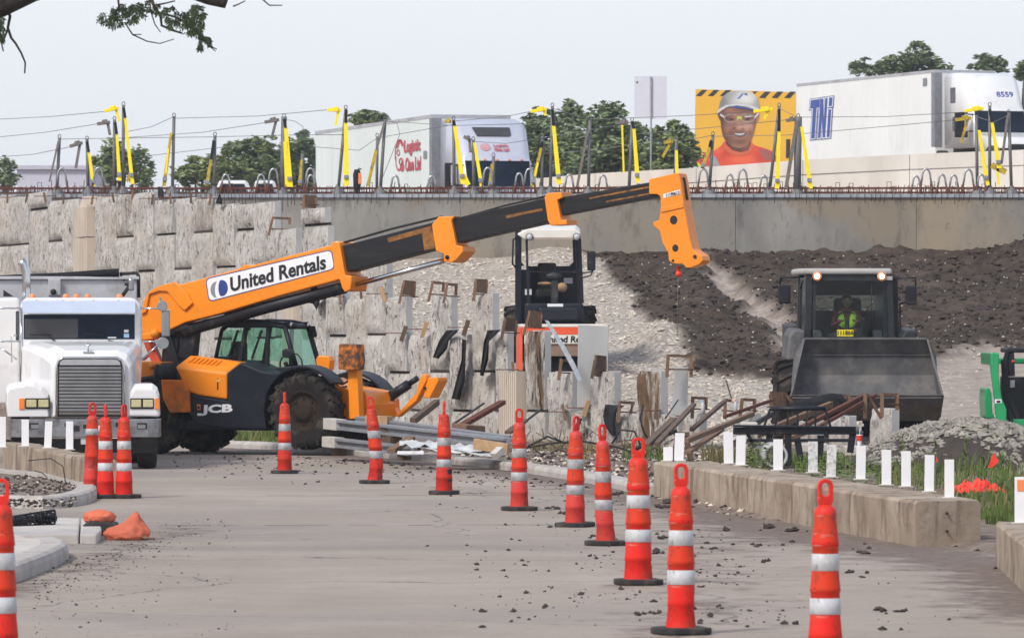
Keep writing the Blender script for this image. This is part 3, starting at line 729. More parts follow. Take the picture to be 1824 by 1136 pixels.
def pilaster(xa, xb, y0, y1, tops=()):
    A, nr, _ = wall_pt(xa, 0, .02); B, _, _ = wall_pt(xb, 0, .02); t = (B-A).normalized(); nr = Vector((t.y,-t.x,0)); nr = nr if nr.y < 0 else -nr
    L = (B-A).length; z0 = EYE+(HY-y1)*A.y/FPX; z1 = EYE+(HY-y0)*A.y/FPX
    prof = []
    k = 9
    for i in range(k):     # ribbed face
        u0, u1 = i/k, (i+.62)/k
        prof += [(u0, .10), (u0+.001, .06) , (u0+.30/k, .06), (u0+.301/k, .10)]
    prof.append((1, .10)); prof += [(1, -.25), (0, -.25)]
    m = MB(); m.prism([tuple((A+t*(u*L)+nr*w).xy) for u, w in prof], z0, z1, 'xy')
    return m, A, t, nr, L, z1
m, A, t, nr, L, z1 = pilaster(138, 163, 425, 800); m.build('pilaster', M['pilaster'], wall)
m, A, t, nr, L, z1 = pilaster(139, 163, 371, 423); m.build('pilaster', M['pilaster'], wall)
m = MB(); a = A+t*(L*.35); m.add([a-nr*.2, a+t*L*.62-nr*.2, a+t*L*.62+nr*.08, a+nr*.08, a+t*L*.2-nr*.2+Vector((0,0,.27)), a+t*L*.5-nr*.2+Vector((0,0,.27)), a+t*L*.5+nr*.05+Vector((0,0,.27)), a+t*L*.2+nr*.05+Vector((0,0,.27))], [(0,1,2,3),(4,5,6,7),(0,1,5,4),(1,2,6,5),(2,3,7,6),(3,0,4,7)])
for i, p in enumerate(m.v): m.v[i] = (p[0], p[1], p[2]+z1+.002)
m.build('pilaster_cap', M['pilaster'], wall)
m, A, t, nr, L, z1 = pilaster(512, 531, 470, 800); m.build('pilaster', M['pilaster'], wall)
m, A, t, nr, L, z1 = pilaster(898, 929, 661, 810); m.build('pilaster', M['pilaster'], wall)

# smooth cast slabs standing behind the front row
def slab(pts, d, th, name, label, cat):
    m = MB(); q = [at(px, py, d) for px, py in pts]; m.prism([(p.x, p.z) for p in q], d, d+th, 'xz')
    o = m.build(name, M['smooth_conc'], loc=(q[0].x, d, 0), bevel=.01); return tag(o, label, cat)
slab([(1028,735),(1082,735),(1084,581),(1030,578)], 104.6, .22, 'concrete_slab', 'tall smooth grey concrete slab standing upright just in front of the roller drum', 'concrete slab')
slab([(1196,740),(1224,740),(1226,654),(1203,655)], 99.6, .25, 'concrete_slab', 'short smooth bluish grey concrete slab upright under the big open wooden frame', 'concrete slab')

# ------------------------------------------------------------------ cast concrete wall and deck behind
DW = 149.6
cw = MB(); p0, p1 = at(560,470,DW), at(2300,480,DW)
top = at(0,352,DW).z
x = at(-500,0,DW).x; joints = [at(px,0,DW).x for px in (-500,330,820,1310,1632,2000,2400)]
hw = Thing('concrete_wall', 'long stained grey cast concrete wall under the deck edge behind the earthworks', 'wall', (at(560,0,DW).x, DW, 1.5))
for k, (a, b) in enumerate(zip(joints, joints[1:])):
    cw = MB(); cw.box(a+.006-hw.loc.x, b-.006-hw.loc.x, .004*(k % 2), .5, 0, top-1.5); cw.build('pour_segment', M[('conc_wall','conc_wall','conc_wall_warm','conc_wall','conc_wall_tan','conc_wall')[k]] if k < 6 else M['conc_wall'], hw)
deck = MB(); zt = at(0,345.5,DW-.06).z
deck.box(at(-500,0,DW).x, at(2400,0,DW).x, DW-.06, DW+9, top+.002, zt)
tag(deck.build('bridge_deck', M['deck_edge']), 'pale bluish grey bridge deck slab whose thin edge caps the cast wall', 'bridge deck')
hwy = MB(); hwy.add([(-400,160,4.6),(400,160,4.6),(600,900,4.6),(-600,900,4.6)], [(0,1,2,3)])
tag(hwy.build('highway_ground', M['earth']), kind='structure')
# white plastic strip along the foot of the wall
st = MB(); rs = random.Random(5); n = 60; top_ = []; bot = []
for i in range(n+1):
    px = lerp(1385, 1760, i/n); top_.append(at(px, 460+rs.uniform(-1,1), DW-.12-.05*rs.random())); bot.append(at(px, 482, DW-.35))
st.add(top_+bot, [(i, i+1, n+2+i, n+1+i) for i in range(n)], 0, True)
tag(st.build('plastic_sheet', mat('crumpled white plastic sheet', (.62,.68,.74), .4, var=.3, scale=4, bump=.8, bscale=3, stretch=(1,1,.4)), fix=False), 'crumpled white plastic sheet along the foot of the concrete wall above the soil', 'plastic sheet')

# rebar mat on the deck (uncountable bars and stirrups)
rb = MB(); rr = random.Random(9)
for k in range(5):
    y = DW+.25+k*.35
    for zz in (.05, .17): rb.bar((at(-60,0,y).x, y, zt+zz), (at(1900,0,y).x, y, zt+zz+.01), .02, .02)
x0, x1 = at(-40,0,DW).x, at(1880,0,DW).x; x = x0
while x < x1:
    hh = .17+rr.uniform(-.03,.05)+(.12 if rr.random() < .12 else 0); y = DW+.15+rr.uniform(0,1.5)
    if rr.random() < .7:
        w = rr.uniform(.07,.12)
        rb.tube([(x,y,zt-.02),(x,y,zt+hh),(x+w,y,zt+hh),(x+w,y,zt-.02)], .010, 4)
    else: rb.tube([(x,y,zt-.02),(x+rr.uniform(-.06,.06),y,zt+hh+.06)], .010, 4)
    x += rr.uniform(.03,.075)
tag(rb.build('rebar_mat', M['rust'], fix=False), 'band of rusty reinforcing bars and stirrups along the deck edge', 'rebar', kind='stuff')
rb = MB(); px = -20
while px < 1850:
    a = at(px, 338, DW-.12); 
    L_ = rr.uniform(14,24)
    if px < 560: L_ = rr.uniform(10,38)
    if rr.random() < .8: rb.tube([a, at(px+rr.uniform(-2,2), 340+L_, DW-.10)], .009, 4)
    px += rr.uniform(7,14) if px > 560 else rr.uniform(3,8)
tag(rb.build('hanging_rebar', mat('dark grey bar', (.06,.055,.06), .7, var=.2), fix=False), 'dark bar ends hanging over the pale deck edge', 'rebar', kind='stuff')
# ================================================================== lettering
def text_mb(body, bold=0.0):
    cu = bpy.data.curves.new('lettering', 'FONT'); cu.body = body; cu.extrude = .02; cu.offset = bold; cu.resolution_u = 3
    o = bpy.data.objects.new('lettering', cu); C.objects.link(o)
    dg = bpy.context.evaluated_depsgraph_get(); me = bpy.data.meshes.new_from_object(o.evaluated_get(dg))
    vs = [tuple(v.co) for v in me.vertices]; fs = [tuple(p.vertices) for p in me.polygons]
    bpy.data.objects.remove(o); bpy.data.meshes.remove(me); bpy.data.curves.remove(cu)
    x0 = min(v[0] for v in vs); x1 = max(v[0] for v in vs); y0 = min(v[1] for v in vs); y1 = max(v[1] for v in vs)
    return [((v[0]-x0)/(x1-x0), (v[1]-y0)/(y1-y0), v[2]) for v in vs], fs
def letters(body, bl, br, tl, name, m, parent, nrm, bold=0.02, th=.006, lift=.004, shear=0):
    """lettering filling the parallelogram bl, br, tl; nrm points out of the surface"""
    vs, fs = text_mb(body, bold); bl, br, tl = Vector(bl), Vector(br), Vector(tl); nrm = Vector(nrm)
    mb = MB(); mb.add([bl+(br-bl)*(x+shear*y)+(tl-bl)*y+nrm*(lift+th*(z+.02)/.04) for x, y, z in vs], fs)
    return mb.build(name, m, parent, merge=False)
def disc(m, c, r, y0, y1, n=20, mi=0, rx=None):
    m.prism([(c[0]+(rx or r)*math.cos(2*math.pi*k/n), c[1]+r*math.sin(2*math.pi*k/n)) for k in range(n)], y0, y1, 'xz', mi)
def rrect(x0, x1, z0, z1, r, n=5):
    o = []
    for cx, cz, a in ((x1-r,z1-r,0),(x0+r,z1-r,90),(x0+r,z0+r,180),(x1-r,z0+r,270)):
        o += [(cx+r*math.cos(R(a+90*k/n)), cz+r*math.sin(R(a+90*k/n))) for k in range(n+1)]
    return o
def tyre(parent, c, r, w, axis='y', name='wheel', rim_m='rim_mud', tyre_m='mud_rubber', lugs=18, rimr=.55, steer=0, lug_h=.035):
    m = MB(); h = w/2
    m.lathe([(r*rimr,-h*.8),(r*.8,-h),(r*.95,-h*.95),(r-.005,-h*.72),(r,0),(r-.005,h*.72),(r*.95,h*.95),(r*.8,h),(r*rimr,h*.8)], 40)
    if lugs:
        lug_h = lug_h*.6
        for k in range(lugs):
            for sd in (-1, 1):
                a = 2*math.pi*(k+(.5 if sd > 0 else 0))/lugs
                a2 = a+.5*2*math.pi/lugs
                p = [Vector((math.cos(a)*(r+lug_h*.3), math.sin(a)*(r+lug_h*.3), sd*.02)), Vector((math.cos(a2)*(r), math.sin(a2)*(r), sd*h*.95))]
                m.bar(p[0], p[1], r*.09, lug_h*2, 0, up=(math.cos(a), math.sin(a), 0))
                q = Vector((math.cos(a2)*(r*.86), math.sin(a2)*(r*.86), sd*h*1.02)); m.bar(p[1], q, r*.09, lug_h, 0, up=(math.cos(a), math.sin(a), 0))
    g = MB(); rr = r*rimr
    g.lathe([(rr*1.02,-h*.82),(rr*.93,-h*.84),(rr*.88,-h*.55),(rr*.5,-h*.5),(rr*.45,-h*.72),(rr*.28,-h*.78),(.001,-h*.78)], 24)
    g.lathe([(rr*1.02,h*.82),(rr*.93,h*.84),(rr*.88,h*.55),(rr*.5,h*.5),(rr*.45,h*.72),(rr*.28,h*.78),(.001,h*.78)], 24)
    for k in range(8):
        a = 2*math.pi*k/8
        for sd in (-1, 1): g.ball((rr*.62*math.cos(a), rr*.62*math.sin(a), sd*h*.54), .025, 6, 4)
    rot = Matrix.Rotation(R(90), 4, 'X') if axis == 'y' else Matrix.Rotation(R(90), 4, 'Y')
    rot = Matrix.Rotation(steer, 4, 'Z') @ rot
    for b in (m, g): b.v = [tuple(rot @ Vector(p)+Vector(c)) for p in b.v]
    o = m.build(name, M[tyre_m], parent); g.build('rim', M[rim_m], o); return o

# ================================================================== telehandler
T = Thing('telehandler', 'big orange telescopic handler with its long boom raised across the stone wall', 'telehandler', (-4.6, 98.1, 0), R(-25))
NY = -1.12
# wheels
fx, fz = T.L(537, 734, -1.15)
tyre(T, (fx,-.95,.12+.64), .64, .44); tyre(T, (fx,.95,.66), .64, .44)
rx_ = T.L(362, 740, .95)[0]
tyre(T, (rx_,-.95,.64), .64, .44, steer=R(10)); tyre(T, (rx_,.95,.64), .64, .44, steer=R(14))
# chassis
m = MB(); m.box(-2.3, 1.9, -.42, .42, .55, 1.0); m.box(rx_-.12, rx_+.12, -.8, .8, .52, .76); m.box(fx-.12, fx+.12, -.8, .8, .54, .80)
m.box(-.9, .9, -.95, -.42, .42, .62); m.box(-.9, .9, .42, .95, .42, .62)
m.build('chassis', M['navy'], T, bevel=.02)
# rear counterweight and tail frame
m = MB(); m.prism(T.LL([(236,643),(288,645),(296,668),(300,690),(290,700),(236,690)], -.58), -.58, .6)
m.build('counterweight', M['orange'], T, bevel=.03)
m = MB(); m.prism(T.LL([(286,676),(327,678),(335,697),(337,734),(302,735),(289,710)], -1.2), -1.2, -.72)
m.build('rear_panel', M['rust_orange2'], T, bevel=.02)
m = MB(); m.bar(T.P(262,600,-.1), T.P(287,597,-.1), .4, .12); m.ball(T.P(276,594,-.3), .09); m.build('boom_pivot', M['orange'], T, bevel=.02)
m = MB(); p = T.P(292,665,-.75); m.tube([p+Vector((-.02,-.0,0)), p+Vector((.26,0,0))], .19, 16); q = T.P(281,655,-.72); m.tube([q, q+Vector((-.02,0,-.35))], .07, 8); m.tube([T.P(254,676,-.7), T.P(276,672,-.7), T.P(282,650,-.7)], .05, 8)
m.build('air_intake', M['black_paint'], T)
m = MB(); q = T.P(270,652,-.65); m.ball(q, .06); m.ball(q+Vector((.09,0,.02)), .05); m.ball(T.P(300,652,-.65), .045); m.build_each('pipe_clamp', M['orange'], T)
# engine cover: near face and sloping top
a = T.LL([(311,653),(404,664),(404,712),(352,704),(333,697)], NY); b = T.LL([(337,633),(428,645)], -.72)
m = MB(); n = len(a)
near = [Vector((x, NY, z)) for x, z in a]; far = [Vector((x, -.5, z)) for x, z in a]; far[0] = Vector((b[0][0],-.72,b[0][1])); far[1] = Vector((b[1][0],-.72,b[1][1]))
far2 = [Vector((v.x, -.45, v.z)) for v in far]
m.loft([near, far, far2]); 
o = m.build('engine_cover', M['orange'], T, bevel=.04, seg=3)
g = MB()
for k in range(7):
    t = .15+k*.085; p = near[0].lerp(near[1], t).lerp(far[0].lerp(far[1], t), .45); q = near[0].lerp(near[1], t).lerp(far[0].lerp(far[1], t), .88); g.bar(p+Vector((0,0,.012)), q+Vector((0,0,.012)), .05, .03)
g.build('vent', M['orange'], o, bevel=.01)
g = MB(); x, z = T.L(388, 683, NY); g.box(x-.012, x+.012, NY-.006, NY, z-.11, z+.09, 0); g.box(x-.02, x+.06, NY-.007, NY, z+.03, z+.075, 1); g.build('warning_label', [M['black'], mat('faded label', (.72,.40,.10), .5)], o)
# black lower cover with the white lettering
m = MB(); m.prism(T.LL([(332,697),(352,705),(404,713),(404,664),(429,645),(470,662),(497,664),(489,676),(473,705),(470,735),(474,764),(402,764),(347,755),(337,735)], NY-.012), NY-.012, -.45)
o = m.build('side_cover', M['navy'], T, bevel=.03, seg=3)
bl, br, tl = T.P(352,739,NY-.012), T.P(413,738,NY-.012), T.P(352,721,NY-.012)
letters('JCB', T.P(358,740,NY-.012), T.P(414,738,NY-.012), T.P(359,721,NY-.012), 'lettering', M['text_white'], o, (0,-1,0), .045)
g = MB(); x, z = T.L(354.5,725,NY-.012); g.box(x-.035, x+.03, NY-.022, NY-.012, z-.045, z+.05); g.box(x-.025, x+.02, NY-.026, NY-.022, z-.03, z+.02, 1); x, z = T.L(355,737,NY-.012); g.box(x-.035,x+.04,NY-.022,NY-.012,z-.03,z+.015,2); g.build_each('emblem', [M['orange'], M['black'], M['text_white']], o)
m = MB(); m.ball(T.P(415,668,-.75), (.5,.30,.10)); m.build('side_cover', M['navy'], T)
# fenders: curved bands over the front wheels
def fender(y0, y1, cx, cz, r, a0, a1, name='fender'):
    m = MB(); rings = []
    for k in range(15):
        a = R(lerp(a0, a1, k/14)); c_, s_ = math.cos(a), math.sin(a)
        rings.append([(cx+(r+dr)*c_, y, cz+(r+dr)*s_) for dr, y in ((0,y0),(.05,y0),(.06,y1),(.0,y1),(-.03,y1),(-.03,y1-.03 if y1 > y0 else y1+.03),(-.01,y1-.03 if y1 > y0 else y1+.03))])
    m.loft(rings); return m.build(name, M['navy'], T, bevel=.01)
fender(-1.18, -.74, fx, .78, .72, 38, 148); fender(.74, 1.18, fx, .66, .72, 30, 150)
g = MB()
for k in (60, 105): g.tube([(fx+.7*math.cos(R(k)),-.9,.78+.7*math.sin(R(k))), (fx+.3*math.cos(R(k)),-.5,1.0)], .035, 6)
g.build_each('fender_bracket', M['black_paint'], T)
# cab
YS, YF = .12, 1.02
roof = T.LL([(394,588),(402,578),(432,572.5),(470,573),(507,579),(512,584),(480,583),(420,583)], YS)
def cabpt(px, py, y): return T.P(px, py, y)
side = T.LL([(384,640),(395,588),(407,577),(433,573),(480,575),(507,581),(528,655),(520,690),(500,700),(400,690)], YS)
def cab_side(y, nm='cab_frame'):
    m = MB(); pts = [Vector((x, y, z)) for x, z in side]
    for p_, q_, w in ((0,1,.06),(1,2,.07),(2,3,.08),(3,4,.09),(4,5,.09),(5,6,.075)): m.tube([pts[p_], pts[q_]], w*.62, 8)
    for (a0, b0), w in ((((439,580),(428,646)),.085),(((478,583),(476,655)),.055),(((424,588),(406,640)),.02)):
        x0, z0 = T.L(a0[0], a0[1], YS); x1, z1 = T.L(b0[0], b0[1], YS); m.bar((x0,y,z0),(x1,y,z1), .06, w)
    return m
m = cab_side(YS); m2 = cab_side(YF); m.add(m2.v, m2.f, 0)
fb = side[6]; ft = side[5]
for x, z in (side[2], side[5], side[0], side[6]): m.tube([(x,YS,z),(x,YF,z)], .05, 8)
m.build('cab_frame', M['black_paint'], T)
m = MB(); rs_ = [T.L(*p, YS) for p in ((398,583),(404,577.5),(432,571.5),(480,573),(508,580),(506,584),(470,583),(420,584))]
m.prism(rs_, YS-.06, YF+.06); m.build('cab_roof', M['black_paint'], T, bevel=.03, seg=3)
m = MB(); lo = [side[6], side[7], side[8], side[9], side[0]]
sb = T.LL([(384,640),(429,642),(455,655),(527,652),(523,695),(395,700)], YS); m.prism(sb, YS-.02, YF); m.build('cab_body', M['navy'], T, bevel=.02)
m = MB()
def pane(pts, y): m.prism(T.LL(pts, YS), y, y+.012)
pane([(389,638),(398,592),(404,583),(436,583),(428,642)], YS+.02); pane([(440,584),(476,582),(475,656),(452,650),(431,642)], YS+.02); pane([(479,583),(505,584),(526,652),(480,656)], YS+.02)
fr = [Vector((ft[0],YS,ft[1])), Vector((fb[0],YS,fb[1])), Vector((fb[0],YF,fb[1])), Vector((ft[0],YF,ft[1]))]
m.loft([fr, [v+Vector((-.012,0,0)) for v in fr]])
x0, z0 = side[0]; x1, z1 = side[1]; m.loft([[Vector((x0,YS,z0)),Vector((x1,YS,z1)),Vector((x1,YF,z1)),Vector((x0,YF,z0))], [Vector((x0+.012,YS,z0)),Vector((x1+.012,YS,z1)),Vector((x1+.012,YF,z1)),Vector((x0+.012,YF,z0))]])
m.build('window', M['glass_green'], T)
m = MB(); m.prism(T.LL([(389,638),(398,592),(404,583),(505,583),(526,650)], YS), YF-.03, YF-.018); m.build('window', M['glass_green'], T)
m = MB(); s_ = T.P(446,640,.55); m.box(s_.x-.25, s_.x+.2, .32, .80, s_.z-.35, s_.z-.2); m.box(s_.x-.30, s_.x-.16, .34, .78, s_.z-.25, s_.z+.32); m.build('seat', M['black_paint'], T, bevel=.05, seg=3)
m = MB(); w = T.P(508,650,.5); c_ = [Vector((w.x+.03*math.sin(2*math.pi*k/18), w.y+.19*math.cos(2*math.pi*k/18), w.z+.05+.17*math.sin(2*math.pi*k/18)*.75)) for k in range(19)]
m.tube(c_, .016, 6, cap=False); m.tube([w+Vector((0,0,.05)), w+Vector((.15,0,-.3))], .04, 8); m.build('steering_wheel', M['black_paint'], T)
m = MB(); p = T.P(541,663,-.35); pm = T.P(520,631,-.35); m.tube([p, T.P(537,640,-.35), T.P(529,630,-.35), pm], .014, 6); m.build('mirror_arm', M['black_paint'], T)
m = MB(); m.prism(T.LL([(506,623),(512,621),(521,623),(523,632),(520,638),(509,637),(505,631)], -.35), -.43, -.33); m.build('mirror', M['black_paint'], T, bevel=.02, seg=3)
for px, py, y in ((515,578.5,.18),(546,579,.92)):
    m = MB(); x, z = T.L(px, py, y); m.tube([(x-.09,y,z),(x+.03,y,z)], .06, 12); o = m.build('work_lamp', M['black_paint'], T)
    g = MB(); g.tube([(x+.031,y,z),(x+.04,y,z)], .05, 12); g.build('lens', M['chrome'], o)
m = MB(); m.tube([T.P(553,584,1.0), T.P(560,600,1.0)], .055, 8); m.tube([T.P(546,582,1.0), T.P(560,582,1.0), T.P(563,598,1.0)], .02, 6); m.build('wiper_bracket', M['black_paint'], T)
# rear boom tower (black posts) and lift ram
m = MB()
for a_, b_, w in (((313,560),(303,662),.2),((343,560),(335,640),.22),((300,586),(322,660),.16)): m.bar(T.P(*a_,0), T.P(*b_,0), .30, w)
m.build_each('boom_tower', M['black_paint'], T, bevel=.02)
m = MB(); m.bar(T.P(258,590,0), T.P(283,650,0), .12, .16); m.tube([T.P(255,640,0), T.P(270,630,0), T.P(282,655,0)], .03, 6); m.build('lift_ram', mat('red painted ram', (.45,.06,.02), .5), T)
# boom
BY = .27
def bprism(m, pts, y0, y1, mi=0, yr=None): m.prism(T.LL(pts, -BY if yr is None else yr), y0, y1, 'xz', mi)
m = MB(); bprism(m, [(251,566),(256,538),(264,522),(276,514),(308,508),(330,504.5),(440,474.5),(596,435),(604,498),(500,526),(390,559),(330,574),(292,592),(254,600)], -BY, BY)
ob = m.build('boom', M['orange'], T, bevel=.02)
m = MB()
bprism(m, [(253,560),(258,536),(268,519),(284,510),(313,502),(322,508),(336,523),(345,540),(331,553),(322,546),(300,519),(286,518),(268,524),(262,556)], -BY-.05, -BY+.01)
disc(m, T.L(319,527,-BY), .09, -BY-.015, -BY+.01); disc(m, T.L(331,536,-BY), .10, -BY-.015, -BY+.01)
bprism(m, [(424,480),(433,472),(441,472),(456,473),(440,478)], -BY, -BY+.2)
m.build_each('boom_knuckle', M['orange'], ob, bevel=.012)
m = MB(); bprism(m, [(592,433),(600,429.5),(607,432),(617,490),(629,492),(628,505),(626,516),(616,520),(611,512),(607,498),(600,498)], -BY-.05, BY+.05); m.build('boom_collar', M['orange'], ob, bevel=.015)
# white plate with the lettering
def rr_px(c, r, n=4):
    out = []
    for i in range(4):
        p, a, b = Vector(c[i]), Vector(c[i-1]), Vector(c[(i+1) % 4]); u = (a-p).normalized()*r; v = (b-p).normalized()*r
        for k in range(n+1): t = k/n; out.append(((1-t)**2*(p+u)+2*t*(1-t)*p+t*t*(p+v)))
    return [tuple(q) for q in out]
m = MB(); bprism(m, rr_px([(366,496),(591,444),(597,479),(372,538)], 9), -BY-.006, -BY+.002); op = m.build('name_plate', M['logo_blue'], ob)
m = MB(); bprism(m, rr_px([(368,497.5),(590,446),(595.5,478),(373.5,536)], 8), -BY-.010, -BY-.006); m.build('name_plate_face', M['text_white'], op)
letters('United Rentals', T.P(411,520,-BY-.010), T.P(581,479,-BY-.010), T.P(410,494,-BY-.010), 'lettering', M['text_black'], op, (0,-1,0), .026)
m = MB(); ca, cb = T.L(386,516,-BY), T.L(396,513,-BY); ra = .125; n = 28
def ell(c, a0, a1, k=n, rx=.115, rz=.14): return [(c[0]+rx*math.cos(R(lerp(a0,a1,i/k))), c[1]+rz*math.sin(R(lerp(a0,a1,i/k)))) for i in range(k+1)]
m.prism(ell(ca, 90, 270)+ell((ca[0]+.02,ca[1]), 270, 90, n, .05)[1:-1], -BY-.014, -BY-.010, 'xz', 0)
m.prism(ell(cb, -90, 90)+ell((cb[0]-.02,cb[1]), 90, -90, n, -.05, .14)[1:-1][::1], -BY-.014, -BY-.010, 'xz', 1)
m.build_each('emblem', [M['logo_grey'], M['logo_blue']], op)
# inner sections
m = MB(); bprism(m, [(598,440),(800,388),(810,432),(604,487)], -.215, .215); m.build('boom_section', M['boom_black'], ob, bevel=.012)
m = MB(); bprism(m, [(770,396),(985,349),(993,391),(785,438)], -.175, .175); m.build('boom_section', M['boom_black'], ob, bevel=.012)
m = MB(); bprism(m, [(960,357),(1172,321),(1176,348),(965,389)], -.135, .135); m.build('boom_section', M['boom_black'], ob, bevel=.012)
m = MB()
bprism(m, [(690,424),(770,402),(772,410),(692,432)], -.2165, -.214, yr=-.21); bprism(m, [(752,415),(772,410),(775,442),(756,446)], -.2165, -.214, yr=-.21)
bprism(m, [(900,384),(966,371),(967,375),(902,389)], -.1765, -.174, yr=-.17); bprism(m, [(1050,352),(1160,331),(1160,334),(1050,355)], -.1365, -.134, yr=-.13); bprism(m, [(1080,358),(1160,343),(1160,346),(1080,361)], -.1365, -.134, yr=-.13)
m.build_each('wear_stripe', M['wear'], ob)
m = MB()
for pts, w in (([(768,400),(780,386),(808,385),(803,393),(812,437),(823,439),(824,448),(812,462),(803,468),(790,466),(789,452),(775,446)], .25), ([(967,351),(973,344),(998,342),(999,352),(990,356),(997,392),(1007,391),(1007,400),(978,402),(973,392)], .215)):
    bprism(m, pts, -w, w)
m.build_each('boom_collar', M['orange'], ob, bevel=.012)
m = MB(); m.tube([T.P(999,347,-.1), T.P(999,347,.12)], .055, 10); x, z = T.L(797,458,-.25); m.tube([(x,-.28,z),(x,.28,z)], .035, 8); m.build_each('pin', M['black_paint'], ob)
m = MB()
for y in (-.10, .06): m.tube([T.P(606,434,y), T.P(700,407,y), T.P(788,386,y)], .022, 6); m.tube([T.P(806,393,y), T.P(900,366,y), T.P(975,349,y)], .018, 6)
m.build_each('hose', M['black'], ob)
m = MB(); m.tube([T.P(328,590,-.12), T.P(470,549,-.12), T.P(615,512,-.12)], .105, 12); m.tube([T.P(560,510,-.05), T.P(555,540,-.05)], .06, 8); m.tube([T.P(300,586,-.12), T.P(340,583,-.12)], .12, 10); m.build_each('extension_ram', M['black_paint'], ob)
m = MB(); m.tube([T.P(614,512,-.12), T.P(792,464,-.12)], .045, 12); m.tube([T.P(335,576,-.22), T.P(400,560,-.22)], .015, 6); m.build_each('ram_rod', M['chrome'], ob)
# boom head
m = MB(); head = [(1156,319),(1206,308),(1209,309.5),(1213,326),(1219,370),(1229,425),(1233,443),(1241,450),(1250,456),(1252,464),(1245,471),(1230,477),(1222,477),(1216,470),(1207,470),(1198,469),(1191,464),(1190,450),(1180,433),(1177,420),(1175,411),(1164,402),(1163,396),(1174,392),(1177,370),(1176,350),(1170,346),(1156,346)]
bprism(m, head, -.17, .17, yr=-.17); oh = m.build('boom_head', M['orange'], ob, bevel=.012)
m = MB()
for px, py, r in ((1200,392,.075),(1203,442,.062)): disc(m, T.L(px, py, -.17), r, -.173, -.10, 20, 0, r*.9)
for px, py, r in ((1199,464,.02),(1238,457,.03)): disc(m, T.L(px, py, -.17), r, -.19, -.16, 12)
x0, z0 = T.L(1223,320,-.17); x1, z1 = T.L(1229,355,-.17)
p, q = T.P(1211,316,-.17), T.P(1217.5,356,-.17); m.bar(Vector((p.x+.005,-.02,p.z)), Vector((q.x+.005,-.02,q.z)), .06, .03, up=(1,0,0))
m.build('hole', M['black'], oh)
m = MB(); bprism(m, [(1181,346),(1211,338),(1212,346),(1182,353)], -.176, -.171, yr=-.17); o = m.build('number_plate', M['text_white'], oh)
letters('11190613', T.P(1187,351,-.176), T.P(1210.5,346,-.176), T.P(1186.5,345,-.176), 'lettering', M['text_black'], o, (0,-1,0), .012)
m = MB(); bprism(m, [(1177,370),(1216,361.5),(1218,370),(1178,379)], -.19, -.165, yr=-.17); m.build('head_rib', M['orange'], oh, bevel=.01)
m = MB(); q = T.P(1208,474,0); m.tube([q, q+Vector((.0,0,-.16))], .035, 8); m.ball(q+Vector((.01,0,-.13)), .06); m.build('hook', M['netting'], oh)
m = MB(); m.tube([q+Vector((0,0,-.1)), T.P(1206,600,0)], .005, 5); m.build('hoist_line', M['post_grey'], oh)
# front frame, stabilisers
m = MB(); bprism(m, [(578,690),(600,688),(650,697),(660,720),(655,746),(600,746),(585,730)], -.55, .5, yr=-.55); bprism(m, [(562,640),(566,633),(585,634),(588,642),(586,660),(565,660)], -.3, -.1, yr=-.3); bprism(m, [(574,672),(590,680),(620,700),(590,700)], -.5,.3, yr=-.5); m.build('front_frame', M['orange'], T, bevel=.02)
m = MB(); bprism(m, [(619,655),(636,655),(640,745),(622,746)], -.86, -.66, yr=-.86); o = m.build('stabiliser', M['orange'], T, bevel=.012)
m = MB(); x, z = T.L(625,636,-.9); 
for k in range(1): m.prism([(x-.18,z-.21),(x+.17,z-.22),(x+.19,z-.05),(x+.17,z+.22),(x-.17,z+.23),(x-.19,z)], -1.02, -.72)
m.build('stabiliser_foot', M['rust_orange'], o, bevel=.015)
YB = .5
m = MB(); bprism(m, [(655,728),(665,716),(678,708),(690,708),(697,705),(703,712),(703,726),(708,737),(742,698),(747,676),(753,665),(758,668),(760,676),(741,714),(708,742),(700,741),(660,737)], YB-.1, YB+.1, yr=YB-.1); o = m.build('stabiliser', M['orange'], T, bevel=.012)
m = MB(); bprism(m, [(757,690),(763,672),(780,672),(781,678),(765,709),(755,708)], YB-.19, YB+.19, yr=YB-.19); m.build('stabiliser_foot', M['orange'], o, bevel=.012)
m = MB(); m.tube([T.P(695,706,YB-.1), T.P(728,684,YB-.1)], .085, 10); m.tube([T.P(728,684,YB-.1), T.P(744,673,YB-.1)], .05, 10); m.tube([T.P(688,703,YB-.14), T.P(708,690,YB-.14)], .03, 6); m.build('stabiliser_ram', M['navy'], o)
m = MB()
for px, py in ((685,716),(696,712),(757,691)): disc(m, T.L(px, py, YB-.2), .025, YB-.22, YB-.1, 10)
m.build_each('pin', M['black_paint'], o)
m = MB(); m.tube([T.P(596,668,-.4), T.P(610,684,-.5), T.P(625,676,-.5), T.P(640,690,-.5)], .022, 6); m.tube([T.P(590,676,-.4), T.P(606,690,-.5), T.P(618,688,-.5)], .018, 6); m.build_each('hose', M['black'], T)

# ================================================================== white dump truck
D = Thing('dump_truck', 'white conventional dump truck with a chrome slatted grille facing the road', 'truck', (-6.55, 87.0, 0), R(5))
def dz(py, y): return D.L(150, py, y)[1]
def px_box(m, x0, y0, x1, y1, ya, yb, mi=0):
    a, za = D.L(x0, y0, ya); b, zb = D.L(x1, y1, ya); m.box(a, b, ya, yb, zb, za, mi)
